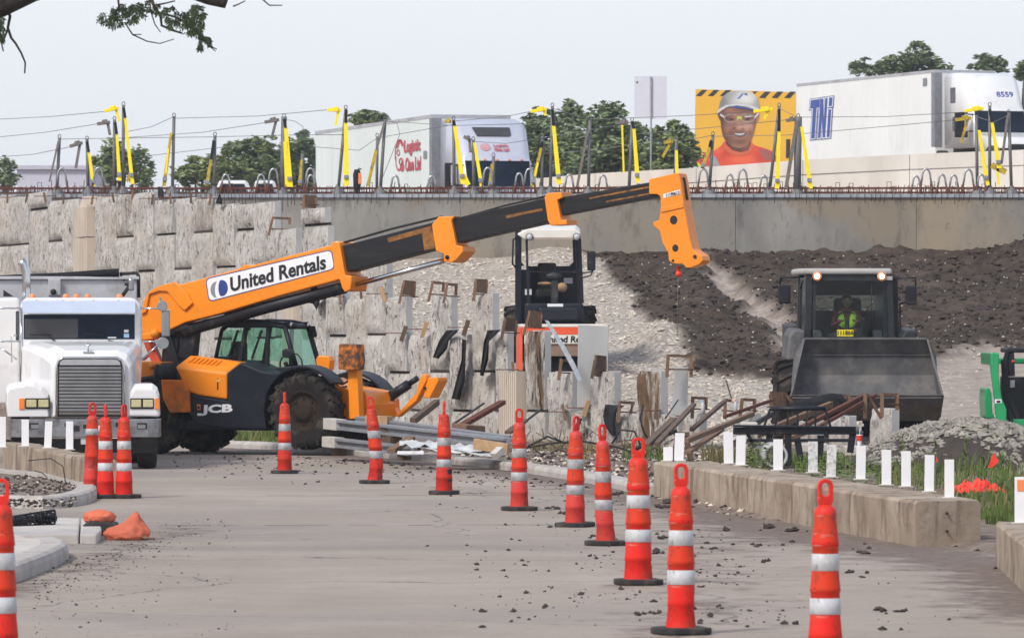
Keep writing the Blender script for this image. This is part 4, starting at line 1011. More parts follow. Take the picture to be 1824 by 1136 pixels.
# cab
yc = 1.75
m = MB(); cabring = []
def cring(y, pts): return [Vector((x, y, z)) for x, z in D.LL(pts, y)]
face = [(36,640),(36,545),(40,534),(48,530),(232,530),(242,532),(250,542),(253,560),(253,640),(250,700),(40,700)]
rg0 = cring(yc, face); rg1 = [v+Vector((0,1.5,0)) for v in rg0]; m.loft([rg0, rg1])
cab = m.build('cab', M['white_paint'], D, bevel=.05, seg=3)
m = MB(); px_box(m, 42, 560, 240, 604, yc-.012, yc+.005); o = m.build('windshield', M['dark_glass'], cab, bevel=.02)
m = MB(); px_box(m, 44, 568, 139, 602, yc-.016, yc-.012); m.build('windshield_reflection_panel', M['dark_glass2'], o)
m = MB(); px_box(m, 221, 587, 229, 592, yc-.018, yc-.014, 0); px_box(m, 220.5, 594, 230, 601, yc-.018, yc-.014, 1); px_box(m, 192, 600, 207, 602, yc-.018, yc-.014, 0); m.build('sticker', [M['text_white'], mat('pale blue sticker', (.35,.55,.75), .5)], o)
m = MB()
for pts in ([(53,595),(92,597)],[(80,594),(104,611)],[(150,594),(180,596)],[(193,606),(222,612)]): m.tube([D.P(*p, yc-.03) for p in pts], .009, 5)
m.build_each('wiper', M['black'], cab)
m = MB(); a = D.LL([(38,536),(241,536)], yc-.02); b = D.LL([(41,558),(241,558)], yc-.30)
m.loft([[Vector((a[0][0],yc-.01,a[0][1])),Vector((a[1][0],yc-.01,a[1][1])),Vector((a[1][0],yc-.01,a[1][1]-.02)),Vector((a[0][0],yc-.01,a[0][1]-.02))],[Vector((b[0][0],yc-.28,b[0][1]+.02)),Vector((b[1][0],yc-.28,b[1][1]+.02)),Vector((b[1][0],yc-.28,b[1][1])),Vector((b[0][0],yc-.28,b[0][1]))]])
for px in (65,111,166,211): m.ball(D.P(px,534.5,yc-.02), .012, 6, 4)
m.build('sun_visor', mat('bright visor metal', (.62,.68,.80), .22, .35, var=.05), cab)
for px in (58, 117, 136, 156, 213):
    m = MB(); p = D.P(px, 528.5, yc+.25); m.lathe([(.045,-.02),(.05,.0),(.043,.03),(.02,.045),(.001,.048)], 12, p); m.build('marker_lamp', M['amber_dome'], cab)
m = MB(); px_box(m, 28, 554, 34, 606, yc+.05, yc+.3); m.build('side_window', M['dark_glass2'], cab, bevel=.01)
# hood, loft from the windscreen to the grille surround
def hood_ring(y, l, r, top, bot, rad): return [Vector((x, y, z)) for x, z in D.LL([(l,bot),(l,top+rad),(l+rad*.35,top+rad*.3),(l+rad*1.1,top),(r-rad*1.1,top),(r-rad*.35,top+rad*.3),(r,top+rad),(r,bot)], y)]
m = MB(); m.loft([hood_ring(1.76,38,251,607,745,14), hood_ring(1.2,54,247,609,745,18), hood_ring(.5,76,243,615,745,22), hood_ring(.10,90,236,624,745,24), hood_ring(.02,95,232,634,742,20)], 0, False)
hood = m.build('hood', M['white_paint'], D, bevel=.03, seg=3)
m = MB()
rp = [Vector((x,y,z)) for y,(x,z) in ((0.0,D.L(161,624,0)),)]
m.tube([D.P(157,627,0.05), D.P(157,611,0.05)], .012, 6); m.bar(D.P(148,627,.05), D.P(167,627,.05), .03, .02); m.tube([D.P(151,613,.05), D.P(157,616,.05), D.P(163,613,.05)], .012, 6); m.build('hood_ornament', M['chrome'], hood)
# grille
gr = D.LL([(101,742),(101,650),(104,642),(112,637),(208,637),(217,642),(220,650),(220,742)], -.02)
m = MB(); m.prism(gr, -.03, .06); grille = m.build('grille', M['black'], D)
m = MB(); n = 14
for k in range(n):
    za = 653+k*(740-653)/n; a = D.LL([(105,za),(216,za),(216,za+4.4),(105,za+4.4)], -.03)
    m.loft([[Vector((x,-.075,z)) for x, z in a[:2]]+[Vector((x,-.035,z)) for x, z in (a[2],a[3])], [Vector((x,-.03,z)) for x, z in a[:2]]+[Vector((x,-.030,z)) for x, z in (a[2],a[3])]])
m.build('grille_slat', mat('chrome slats', (.62,.62,.63), .28, .8, var=.1, scale=3), grille)
m = MB()
for q in (D.LL([(101,742),(101,650),(104,642),(112,637),(208,637),(217,642),(220,650),(220,742)], -.05),): m.tube([Vector((x,-.05,z)) for x, z in q], .022, 6)
a = D.LL([(106,650),(107,644),(113,640),(207,640),(213,644),(215,650)], -.05); m.prism(a, -.06, -.03)
m.build('grille_surround', M['chrome'], grille)
# fenders with headlamps
for sd, (l, r) in ((-1, (9, 96)), (1, (228, 286))):
    top = [(l,740),(l+1,697),(l+5,686),(l+14,682),(r-30,682),(r-10,690),(r,710),(r,742)] if sd < 0 else [(l,742),(l,700),(l+4,690),(l+10,683),(r-14,683),(r-6,689),(r-2,702),(r,742)]
    if sd < 0: top = [(13,742),(10,720),(10,694),(14,686),(25,682),(43,680),(45,677),(62,679),(76,688),(86,702),(90,742)]
    m = MB(); r0 = [Vector((x, .12, z)) for x, z in D.LL(top, .12)]; r1 = [Vector((v.x, 1.9, v.z)) for v in r0]
    cx_ = sum(v.x for v in r0)/len(r0); zb = min(v.z for v in r0)
    rm = [Vector((lerp(cx_, v.x, .92), .0, lerp(zb, v.z, .86))) for v in r0]
    m.loft([rm, r0, r1]); fo = m.build('fender', M['white_paint'], D, bevel=.04, seg=3)
    hx = ((45,88),(34,44)) if sd < 0 else ((232,274),(276,284))
    m = MB(); px_box(m, hx[0][0], 709, hx[0][1], 728, -.02, .05); lo = m.build('headlamp', M['black'], fo, bevel=.01)
    w = (hx[0][1]-hx[0][0]); 
    for k in range(2):
        g = MB(); px_box(g, hx[0][0]+2+k*w*.5, 711.5, hx[0][0]+w*.5-1.5+k*w*.5, 725, -.035, -.015); g.build('lens', M['headlamp'], lo, bevel=.008)
    m = MB(); px_box(m, hx[1][0], 709, hx[1][1], 729, -.02, .06); m.build('indicator', M['amber'], fo, bevel=.008)
# bumper
m = MB(); bp = [(-1.16,.25),(-1.12,-.06),(-.95,-.20),(.95,-.20),(1.12,-.06),(1.16,.25)]
cx0 = D.L(152,770,-.2)[0]; zt_, zb_ = D.L(150,746,-.2)[1], D.L(150,779,-.2)[1]
rings = [[Vector((cx0+x*1.02, y, z)) for x, y in bp]+[Vector((cx0+x*.96, y+.06, z)) for x, y in bp[::-1]] for z in (zb_, zt_)]
m.loft(rings); bum = m.build('bumper', M['dull_chrome'], D, bevel=.015)
m = MB()
for px in (60, 253): px_box(m, px-9, 753, px+9, 764, -.215, -.19, 0)
px_box(m, 131,758,142,768,-.21,-.19,0); px_box(m, 148,756,157,763,-.21,-.19,0); px_box(m,193,758,199,768,-.21,-.19,0); px_box(m,206,752,211,760,-.21,-.19,0); px_box(m,115,753,118,760,-.21,-.19,0)
o = m.build('bumper_recess', M['black'], bum)
m = MB()
for px in (62, 252): px_box(m, px-7, 756, px+7, 763, -.225, -.21)
m.build_each('fog_lamp', M['mirror'], bum)
m = MB(); px_box(m, 144,775,157,791,-.17,-.16); m.build('number_plate', mat('dull licence plate', (.5,.5,.52), .5), bum)
m = MB(); px_box(m, 20,782,275,806,.1,.6); m.build('underbody', M['black'], D)
for px in (36, 262):
    x = D.L(px, 800, .75)[0]; tyre(D, (x,.75,.52), .52, .30, 'x', lugs=0, rim_m='chrome', tyre_m='rubber', rimr=.58)
x0 = cx0
for sd in (-1, 1): tyre(D, (x0+sd*.85,4.3,.52), .52, .50, 'x', lugs=0, rim_m='chrome', tyre_m='rubber', rimr=.58); tyre(D, (x0+sd*.85,5.6,.52), .52, .50, 'x', lugs=0, rim_m='chrome', tyre_m='rubber', rimr=.58)
m = MB(); m.box(x0-.45, x0+.45, .6, 7.5, .55, .95); m.build('chassis', M['black'], D)
# mirrors
m = MB()
for a, b in (((250,549),(298,549)),((253,608),(296,608)),((253,640),(290,606)),((40,549),(-20,549)),((36,608),(-20,608)),((30,640),(0,618))): m.tube([D.P(*a, yc+.02), D.P(*b, yc+.02)], .016, 6)
m.tube([D.P(40,700,yc), D.P(37,550,yc)], .02, 6); m.tube([D.P(21,645,yc), D.P(20,598,yc), D.P(30,597,yc)], .012, 6)
m.build_each('mirror_arm', M['chrome'], D)
m = MB(); px_box(m, 288, 552, 303, 600, yc-.03, yc+.10); o = m.build('mirror', M['mirror'], D, bevel=.03, seg=3)
m = MB(); x, z = D.L(289,545,yc); disc(m, (x,z), .085, yc-.05, yc+.04); x, z = D.L(290,611,yc); disc(m, (x,z), .095, yc-.05, yc+.04); m.tube([D.P(285,529,yc), D.P(288,540,yc)], .02, 8); m.build('convex_mirror', M['mirror'], o, bevel=.01)
m = MB(); px_box(m, 288,551,303,553,yc-.04,yc+.11); m.build('mirror_bracket', M['chrome'], o)
# exhaust stack
m = MB(); m.tube([D.P(48,600,2.9), D.P(47,500,2.9), D.P(46,484,2.9), D.P(42,470,2.9), D.P(37,464,2.9)], .07, 14); m.build('exhaust_stack', M['chrome'], D)
# dump body
m = MB(); yb = 4.0; a = D.LL([(-62,700),(-62,497),(246,497),(246,700)], yb); m.prism(a, yb, yb+6.5); 
body = m.build('dump_body', M['dump_grey'], D, bevel=.03)
m = MB(); px_box(m, -60, 492, 248, 498, yb-.06, yb+.06); 
for px in (86,): px_box(m, px, 497, px+22, 526, yb-.1, yb, 0)
p = D.P(95,520,yb-.12); m.ball(p, .05, mi=1); m.build('body_rim', [M['dump_grey'], M['black']], body, bevel=.01)
m = MB(); m.tube([D.P(-40,496,yb), D.P(20,494,yb), D.P(110,491,yb), D.P(212,487,yb)], [.04,.045,.055,.085], 10); m.build('tarp_roll', M['cloth_black'], body)
m = MB(); m.tube([D.P(213,488,yb), D.P(243,486,yb), D.P(247,492,yb), D.P(247,530,yb)], .028, 8); m.tube([D.P(215,491,yb), D.P(222,500,yb)], .02, 6); m.build('tarp_arm', M['black_paint'], body)
m = MB(); px_box(m, 229,496,239,518,yb-.5,yb-.3); m.build('spot_mirror', M['mirror'], D, bevel=.03)
m = MB(); m.tube([D.P(222,506,yb-.4), D.P(232,506,yb-.4)], .03,6); m.tube([D.P(218,527,yb-.4), D.P(230,510,yb-.4)], .035, 6); m.prism(D.LL([(6,528),(6,516),(24,528)], yb-.2), yb-.2, yb-.15); m.build('bracket', M['black'], D)
m = MB(); m.prism(D.LL([(-60,720),(-60,545),(-8,531),(20,530),(34,530),(36,560),(36,720)], 2.9), 2.6, 3.4); sl_ = m.build('sleeper_side', M['white_paint'], D, bevel=.05, seg=3)
# ================================================================== traffic channelizer cones
CG = 'orange channelizer cones set along the work zone'
def cone(px, pyb, label, rz=0, lean=0.0, bend=0.0, dent=0.0, foot_tilt=0, style=0, w=1.0, z=0.0, h=1.226, loc=None, scuff=False, wear=0):
    p = loc or gnd(px, pyb-2, z); t = Thing('channelizer_cone', label, 'traffic cone', p, R(rz), CG); k = h/1.226
    ld = Matrix.Rotation(-R(rz), 2)
    def de(v):
        x, y, zz = v; zz *= k
        o = lean*zz+bend*max(0, .30-zz)*2.2*(-1)+bend*.66
        dv = ld @ Vector((o, 0)); 
        if dent and zz < .34:
            f = dent*math.sin(math.pi*min(1, max(0, (zz-.04)/.30)))
            ang = math.atan2(y, x); x *= 1-f*(.6+.5*math.sin(3*ang+1)); y *= 1-f*.4
        return (x*w+dv.x, y*w+dv.y, zz)
    def bl(m, *a, **q): m.v = [de(v) for v in m.v]; return m.build(*a, **q)
    m = MB(); n = 8; s_ = .195
    q = [(s_*(1 if abs(c) > .7 else .0), 0) for c in ()]
    oc = [(-s_,-s_*.6),(-s_*.6,-s_),(s_*.6,-s_),(s_,-s_*.6),(s_,s_*.6),(s_*.6,s_),(-s_*.6,s_),(-s_,s_*.6)]
    m.prism(oc, 0.003, .052, 'xy'); o = m.build('base', M['rubber'], t, bevel=.012)
    if foot_tilt: o.rotation_euler = (0, R(foot_tilt), R(8))
    prof = [(.112,.05),(.106,.20),(.112,.205),(.108,.24),(.099,.34),(.094,.50),(.101,.505),(.098,.53),(.086,.66),(.084,.79),(.090,.795),(.087,.83),(.073,.955),(.073,1.0),(.068,1.03),(.045,1.055),(.030,1.06)]
    mis = [0,0,0,0,0,1,1,1,1,0,0,1,1,0,0,0]
    m = MB(); m.lathe(prof, 22, mis=mis); bl(m, 'body', list([(M['cone'], M['cone2']), (M['cone_faded'], M['cone2']), (M['cone_dirty'], M['cone2'])][wear]), t)
    for z0, z1 in (((.36,.46),(.64,.745)) if style == 0 else ((.80,.88),)):
        g = MB(); r0 = np.interp(z0, [b for a, b in prof], [a for a, b in prof]); r1 = np.interp(z1, [b for a, b in prof], [a for a, b in prof])
        g.lathe([(r0+.001,z0-.002),(r0+.004,z0),(r1+.004,z1),(r1+.001,z1+.002)], 22); bl(g, 'reflective_band', M['band_dirty'] if wear else M['band'], t)
    g = MB(); out = rrect(-.052,.052,1.045,1.226,.045,5); inn = rrect(-.027,.027,1.115,1.20,.022,5)
    g.loft([[(x,-.014,z_) for x, z_ in out],[(x,.014,z_) for x, z_ in out],[(x,.014,z_) for x, z_ in inn],[(x,-.014,z_) for x, z_ in inn],[(x,-.014,z_) for x, z_ in out]], cap=False)
    bl(g, 'handle', M['cone'], t, bevel=.005)
    if scuff:
        g = MB(); 
        for zz, hh in ((.30,.06),(.19,.04)): g.lathe([(.107 if zz < .25 else .104,zz-hh/2),(.104 if zz < .25 else .1015,zz+hh/2)], 22, mis=[0])
        g.f = [f for i, f in enumerate(g.f) if i % 22 in (13,14,15,16,17,18)]; g.m = [0]*len(g.f); g.s = [True]*len(g.f)
        g.v = [(v[0]*1.04, v[1]*1.04, v[2]) for v in g.v]; bl(g, 'scuff_mark', M['rubber'], t)
    return t
cone(507, 845, 'upright orange channelizer cone in front of the telehandler big front tyre', rz=82, wear=2)
cone(667, 863, 'leaning bent orange channelizer cone in front of the raised telehandler stabiliser', rz=20, lean=-.105, bend=.10, dent=.35, wear=2)
cone(791, 882, 'orange channelizer cone with dark scuff marks, in front of the grey beam stack', rz=84, scuff=True, wear=2)
cone(925, 911, 'orange channelizer cone in front of the ribbed beige pilaster at the wall corner', rz=24, dent=.08, wear=1)
cone(1024, 940, 'orange channelizer cone with a skewed wide rubber foot, next to the slim crooked one', rz=52, foot_tilt=-2, lean=.012, wear=1)
cone(1080, 973, 'slim crooked orange channelizer cone just behind the stout one', rz=40, lean=-.018, bend=-.03, dent=.2, w=.92, wear=1)
cone(1137, 1043, 'stout orange channelizer cone with a scraped middle before the far end of the long barrier', rz=12, dent=.12, w=1.12, h=1.26)
cone(1213, 1131, 'orange channelizer cone with a buckled crumpled bottom on a wide black foot', rz=18, dent=.35)
cone(1470, 1194, 'large red orange channelizer cone whose foot is cut off by the bottom edge', rz=22)
cone(2, 1192, 'out of focus red channelizer cone cut by the side edge beside the kerbed pavement', rz=5)
cone(163, 884, 'channelizer cone with a single grey band in the group of three at the barrier end', rz=30, style=1, lean=.012, h=1.215, wear=1)
cone(188, 889, 'middle cone of the group of three at the barrier end, handle turned edge on', rz=86, h=1.21)
cone(221, 889, 'channelizer cone showing its black foot in the group of three at the barrier end', rz=55, h=1.21)

# ================================================================== low concrete barriers with white delineator posts
def barrier(name, label, pts_front, width_vec, hgt, cuts, end_noise=.02):
    """pts_front: near and far bottom points of the visible long face; width_vec: to the hidden long face"""
    t = Thing(name, label, 'concrete barrier', (pts_front[0].x, pts_front[0].y, 0)); rr_ = random.Random(int(abs(pts_front[0].x)*100))
    N, F = pts_front[0], pts_front[1]; 
    for a, b in zip(cuts, cuts[1:]):
        A = N.lerp(F, a+.0006)-N; B = N.lerp(F, b-.0006)-N; dirn = (B-A).normalized(); L = (B-A).length; nl = max(2, int(L/.18)); wv = width_vec
        secs = []
        for i in range(nl+1):
            c_ = A+dirn*(L*i/nl); prof = []
            e = min(i, nl-i)*L/nl; sh = .03 if e < .03 else 0
            for u, v in ((0,0),(0,.5),(0,.93),(.035,1),(.3,1),(.7,1),(.965,1),(1,.93),(1,.5),(1,0)):
                j = .013*mnoise.noise(Vector((c_.x*2.5+u*3, c_.y*2.5, v*3)))
                uu = u+(.5-u)*sh*.6; vv = v*(1-sh*.5)
                prof.append(c_+wv*(uu)+Vector((j, j, vv*hgt+ (j*.8 if v > 0 else 0))))
            secs.append(prof)
        m = MB(); m.loft(secs); m.build('segment', M['concrete_block'], t)
    return t
N, F = gnd(1630,973), gnd(1163,884); wv = gnd(1748,971)-N
lb = barrier('concrete_barrier', 'long low weathered concrete barrier carrying a row of white posts beside the road', (N, F), wv*1.0, .46, (0,.30,.62,.92,1))
m = MB(); 
for zz in (.33,.15): q = (wv*.48+Vector((0,0,zz))); m.tube([q+Vector((0,-.03,0)), q+Vector((0,.05,0))], .014, 8)
m.build('bolt_hole', M['black'], lb)
N2, F2 = gnd(1770,1004), Vector((3.4, 34, 0))
barrier('concrete_barrier', 'short piece of concrete barrier at the side edge, beyond a gap after the long one', (Vector((3.55,30,0)), gnd(1772,1004)), Vector((.6,.02,0)), .40, (0,.5,1))
N3, F3 = gnd(138,877), Vector((-7.75, 85.4, 0)); w3 = gnd(211,884)-N3
barrier('concrete_barrier', 'low concrete barrier in front of the white dump truck, ending behind three cones', (N3, F3), w3, .47, (0,.32,.68,1))
m = MB(); 
for pts in ([(50,820),(90,816),(112,830),(117,862),(114,874)],[(62,838),(76,842),(84,850)]): m.tube([at(px, py, 76.2-(px-50)*.012) for px, py in pts], .007, 5)
tag(m.build('wire', M['black']), 'thin black wire looping down the face of the barrier in front of the dump truck', 'wire')
def post(px, y0, y1, hz, label, dx=0, dirty=False, wpx=17, orange=False, width=None):
    b = gnd(px, y1, hz); d = b.y; top = at(px+dx, y0, d); w = width or wpx*d/FPX
    t = Thing('delineator_post', label, 'marker post', b, 0, 'white flat delineator posts on the concrete barriers')
    m = MB(); h_ = top.z-hz; o_ = top.x-b.x
    m.add([(-w/2,-.008,0),(w/2,-.008,0),(w/2,.008,0),(-w/2,.008,0),(-w/2+o_,-.008,h_),(w/2+o_,-.008,h_),(w/2+o_,.008,h_),(-w/2+o_,.008,h_)], [(0,3,2,1),(4,5,6,7),(0,1,5,4),(1,2,6,5),(2,3,7,6),(3,0,4,7)])
    m.build('panel', M['post_dirty'] if dirty else M['white_plain'], t, bevel=.003)
    m = MB(); m.box(-w*.75, w*.75, -.06, .06, -.002, .012); m.build('base', M['slab_conc'], t, bevel=.003)
    if orange: m = MB(); m.box(-w*.32, w*.5, -.014, -.008, h_*.70, h_*.94); m.build('reflector', M['amber_dome'], t)
M['post_dirty'] = mat('scuffed dirty white post', (.66,.66,.66), .6, var=.08, dirt=(.25,.24,.23), damt=.5, dscale=14)
for px, y0, y1, dx, dirty, lab in ((1190,796,821,0,0,'very short white post at the far tip of the long barrier'), (1209,771,821,2,0,'tall white post in front of the dark wooden trestle at the barrier tip'),
    (1298,769,826,-1,0,'white post at the black steel rack end, first of a close pair'), (1319,776,829,1,0,'white post with weeds behind it, second of the close pair on the long barrier'),
    (1386,782,838,0,0,'white post in front of the grey concrete pipe'), (1448,786,842,0,1,'scuffed dirty white post under the black rack on the long barrier'),
    (1480,792,850,2,1,'white post half covered by green weed leaves and tilted slightly'), (1533,794,854,1,0,'white post in front of the paper cup on the long barrier'),
    (1579,801,864,0,0,'clean white post in front of the split stone block with two wooden posts'), (1614,803,867,0,0,'clean white post next to the tall green stalk on the long barrier'),
    (1655,810,876,1,0,'white post whose foot touches the red plastic netting'), (1691,818,887,0,0,'white post nearest the camera on the long barrier corner')):
    post(px, y0, y1, .46, lab, dx, dirty)
post(1819, 849, 932, .40, 'white marker post with an orange reflector square at the side edge', width=.12, orange=True)
for px, y0, y1, lab in ((4,742,797,'white post cut by the side edge in front of the truck wheel'), (45,747,795,'white post in front of the truck bumper below the first headlamp pair'), (85,750,798,'white post slightly tilted in front of the truck bumper beside a red bumper lamp'), (124,750,801,'white post in front of the truck number plate'), (176,758,802,'white post half hidden between the group of three cones')):
    post(px, y0, y1, .47, lab, 2 if px == 85 else 0, wpx=13)

# ================================================================== sandbags, mesh roll on the pavement
def lump(name, c, r, m_, label, cat, f, parent=None, sub=3):
    bm = bmesh.new(); bmesh.ops.create_icosphere(bm, subdivisions=sub, radius=1)
    for v in bm.verts:
        p = f(v.co.copy()); n_ = mnoise.fractal(v.co*2.6+Vector((c[0],c[1],0)), .8, 2, 4)
        p *= 1+.13*n_+.10*(.5-abs(mnoise.noise(v.co*3.1+Vector((c[0]*5,3,c[1]))))); v.co = Vector((p.x*r[0], p.y*r[1], max(p.z, -.6)*r[2]+.6*r[2]))
    me = bpy.data.meshes.new(name); bm.to_mesh(me); bm.free(); me.materials.append(m_)
    for q in me.polygons: q.use_smooth = True
    o = bpy.data.objects.new(name, me); C.objects.link(o); o.location = c; tag(o, label, cat); return o
p = at(178,930,59.7); o = lump('sandbag', p, (.165,.13,.085), M['bag'], 'round tied orange sandbag sitting on black rubber, behind the pointed one', 'sandbag', lambda v: Vector((v.x, v.y, v.z)), sub=4); o['group'] = 'orange sandbags at the pavement corner'
def pointy(v):
    k = max(0, v.z)*max(0, 1-abs(v.x-.35)*1.6); return Vector((v.x+.12*k, v.y*(1-.3*max(0,v.z)), v.z*(1+1.5*k) ))
p = gnd(226,961,0); o = lump('sandbag', p, (.235,.16,.10), M['bag'], 'slumped orange sandbag with a pointed upright corner lying on the road', 'sandbag', pointy, sub=4); o['group'] = 'orange sandbags at the pavement corner'
m = MB()
for k in range(5): p = gnd(258+k*2,960,.01); m.tube([p+Vector((-.06,.01,.03)), p+Vector((.01+.012*k,-.02,.005))], .008, 5)
m.build('bag_tie', M['wood'], o)
for ch in o.children: ch.matrix_parent_inverse = Matrix.Translation(-Vector(o.location))
q = [at(px, py, 59.4) for px, py in ((146,936),(158,927),(176,930),(204,931),(212,947),(200,953.5),(178,953.5),(170,944))]
m = MB(); m.prism([(v.x, max(.003, v.z)) for v in q], 59.4, 59.85); tag(m.build('rubber_foot', M['rubber'], loc=(q[0].x,59.4,0), bevel=.015), 'loose black rubber cone foot under the round sandbag', 'rubber base')
m = MB(); p0, p1 = gnd(18,937,.10), gnd(97,934,.10); ax = (p1-p0)
def mr(t, r0): return r0*(.75+.4*t)
for k in range(14):
    t = k/13; c_ = p0+ax*t+Vector((0,0,mr(t,.07))); r_ = mr(t,.07)*(1+.1*math.sin(k*2.3)); m.tube([c_+Vector((.012*math.sin(k),r_*math.cos(a_*math.pi/6),r_*math.sin(a_*math.pi/6))) for a_ in range(13)], .008, 5, cap=False)
for k in range(12):
    a_ = 2*math.pi*k/12; m.tube([p0+ax*t+Vector((0,mr(t,.07)*math.cos(a_+t),mr(t,.07)*(1+math.sin(a_+t)))) for t in (0,.25,.5,.75,1)], .007, 5)
m.tube([p0+Vector((0,0,.05)), p1+Vector((0,0,.07))], [.03,.045], 10)
tag(m.build('mesh_roll', M['black_paint'], fix=False), 'rolled up black plastic mesh lying on the pavement slab', 'mesh roll')

# ================================================================== black cloth strips, timber and beams in front of the stone wall
def cloth(pts, label, off=.35, th=.03, d=None):
    m = MB(); n = len(pts)//2; L_, Rr = pts[:n], pts[n:][::-1]; rings = []
    for i, (a, b) in enumerate(zip(L_, Rr)):
        row = []
        for k in range(7):
            t = k/6; px, py = lerp(a[0],b[0],t), lerp(a[1],b[1],t); dd = (d or wall_d(px))-off-.07*math.sin(t*9+i*1.3)
            row.append(at(px, py, dd))
        rings.append(row+[q+Vector((0,th,0)) for q in row[::-1]])
    m.loft(rings, 0, True); c_ = m.v[0]
    tag(m.build('black_cloth', M['cloth_black'], loc=(c_[0],c_[1],0)), label, 'filter cloth', 'black filter cloth strips hanging over the stone wall')
cloth([(795,588),(783,605),(776,622),(771,636), (781,639),(796,622),(800,606),(818,587)], 'short black filter cloth flap near the beam end of the far stabiliser')
cloth([(823,603),(822,640),(812,680),(804,710), (819,712),(828,680),(829,640),(831,606)], 'long narrow black filter cloth strip hanging down past two stone courses')
cloth([(868,588),(862,608),(858,640),(855,668), (861,670),(870,640),(871,608),(892,587)], 'crooked black filter cloth strip draped beside the tallest free standing panel')
cloth([(1078,720),(1074,740),(1078,760),(1090,776), (1098,776),(1096,755),(1098,735),(1112,722)], 'bundled black filter cloth hanging by a wooden stake low on the wall')
cloth([(1030,744),(1024,760),(1020,778),(1017,788), (1026,788),(1029,775),(1032,760),(1037,745)], 'dark folded filter cloth behind the skewed cone at the wall foot')
cloth([(563,498),(562,515),(558,530),(557,541), (564,552),(569,540),(572,522),(574,503)], 'small black filter cloth rag hanging under the telehandler boom', off=.6)
cloth([(282,332),(281,340),(281,347),(282,352), (292,352),(292,347),(291,340),(288,334)], 'black rag on top of the wall beneath the leaning strap post')
cloth([(391,344),(388,352),(385,358),(384,363), (396,364),(396,358),(394,352),(392,346)], 'pointed black rag on top of the wall below the rebar mat')

CLG = 'wooden clamps gripping the wall panel tops'
def clamp(px0, px1, y0, y1, legs, label, board=False, m_='wood', d=None, wl=.05, skew=0):
    d = d or wall_d((px0+px1)/2)-.12; c_ = at((px0+px1)/2, y1, d)
    t = Thing('wooden_clamp', label, 'clamp', (c_.x, d, c_.z), 0, CLG); q = lambda px, py, dd=0: at(px, py, d+dd)-Vector((c_.x, d, c_.z))
    for i, (lx, ly) in enumerate(legs):
        m = MB(); x_ = px0+(px1-px0)*(i/(max(1,len(legs)-1)) if len(legs) > 1 else 0); m.bar(q(x_+skew, y0, .25*i), q(lx, ly, .25*i), .06, wl); m.build('leg', M[m_], t)
    m = MB()
    if board: m.bar(q(px0, y0+(board if board > 1 else 9)/2, 0), q(px1, y0+(board if board > 1 else 9)/2+2, .28), .045, (board if board > 1 else 9)*1.9*d/FPX)
    else: m.bar(q(px0+skew-1, y0, 0), q(px1+skew+1, y0+1.5, .28), .05, .05)
    m.build('crossbar', M[m_], t)
    m = MB(); zz = lerp(y0, y1, .62); m.tube([q(px0-6, zz), q(px1+6, zz+1, .2)], .012, 5); m.build('rod', M['rust'], t)
clamp(719,739,505,541,((711,541),(737,530)), 'wooden clamp with a solid brown board on the panel behind the rusty stabiliser plate', board=14)
clamp(771,791,503,537,((763,537),(789,520)), 'open tilted wooden clamp, first of a pair on one tall panel')
clamp(797,813,506,540,((790,540),(812,526)), 'open upright wooden clamp, second of a pair on one tall panel')
clamp(847,867,502,537,((844,536),(866,518)), 'wooden clamp with a solid board on the tallest free standing panel beside the roller', board=13)
clamp(899,919,571,605,((893,605),(918,596)), 'grey weathered wooden clamp on the panel in front of the roller orange edge', board=12, m_='wood_dark')
clamp(942,964,560,597,((933,597),(962,577)), 'wooden clamp with a brown board on the stained panel covering the roller drum', board=16)
clamp(1000,1014,641,677,((995,677),), 'single bent wooden hook clamp on the panel below the slanted metal strip')
clamp(1060,1078,641,674,((1054,674),(1078,658)), 'dark boarded wooden clamp on the panel right of the tall smooth slab', board=20, m_='wood_dark')
clamp(1190,1231,633,672,((1188,672),(1231,672)), 'large open square wooden frame over the short smooth slab', d=99.2, wl=.07)
clamp(1104,1128,716,744,((1101,752),(1122,742)), 'wooden frame with two short legs low on the wall beside the stained panel')
clamp(1210,1215,716,742,((1207,742),(1228,738)), 'upright wooden clamp below the large square frame')
clamp(1234,1258,708,740,((1233,745),(1257,730)), 'wooden frame clamp holding a blue capped bottle on a low stone block')
clamp(1292,1300,712,742,((1291,746),), 'leaning stub of a wooden clamp beside a plastic bottle on the low blocks')
clamp(1322,1344,711,742,((1318,745),(1344,735)), 'open wooden clamp frame on the low block left of the red steel angle')
clamp(1372,1400,703,738,((1378,742),(1428,738)), 'wide boarded wooden clamp behind the black steel rack', board=14)
clamp(1486,1512,704,725,((1487,722),(1512,720)), 'wooden clamp in front of the loader bucket above dark cloth')
clamp(1541,1545,703,745,((1541,745),(1570,745)), 'wooden clamp with two tall legs gripping the lone split stone block', d=92.2)
clamp(1571,1598,702,730,((1571,743),(1598,730)), 'wooden clamp with an open top at the loader side of the lone split stone block', d=92.4)
clamp(486,516,388,420,((478,420),(516,400)), 'open wooden clamp with a bright metal strip on the upper wall step', m_='wood')
clamp(541,562,352,372,((541,372),(562,366)), 'solid boarded wooden clamp against the concrete wall at the top step', board=12)
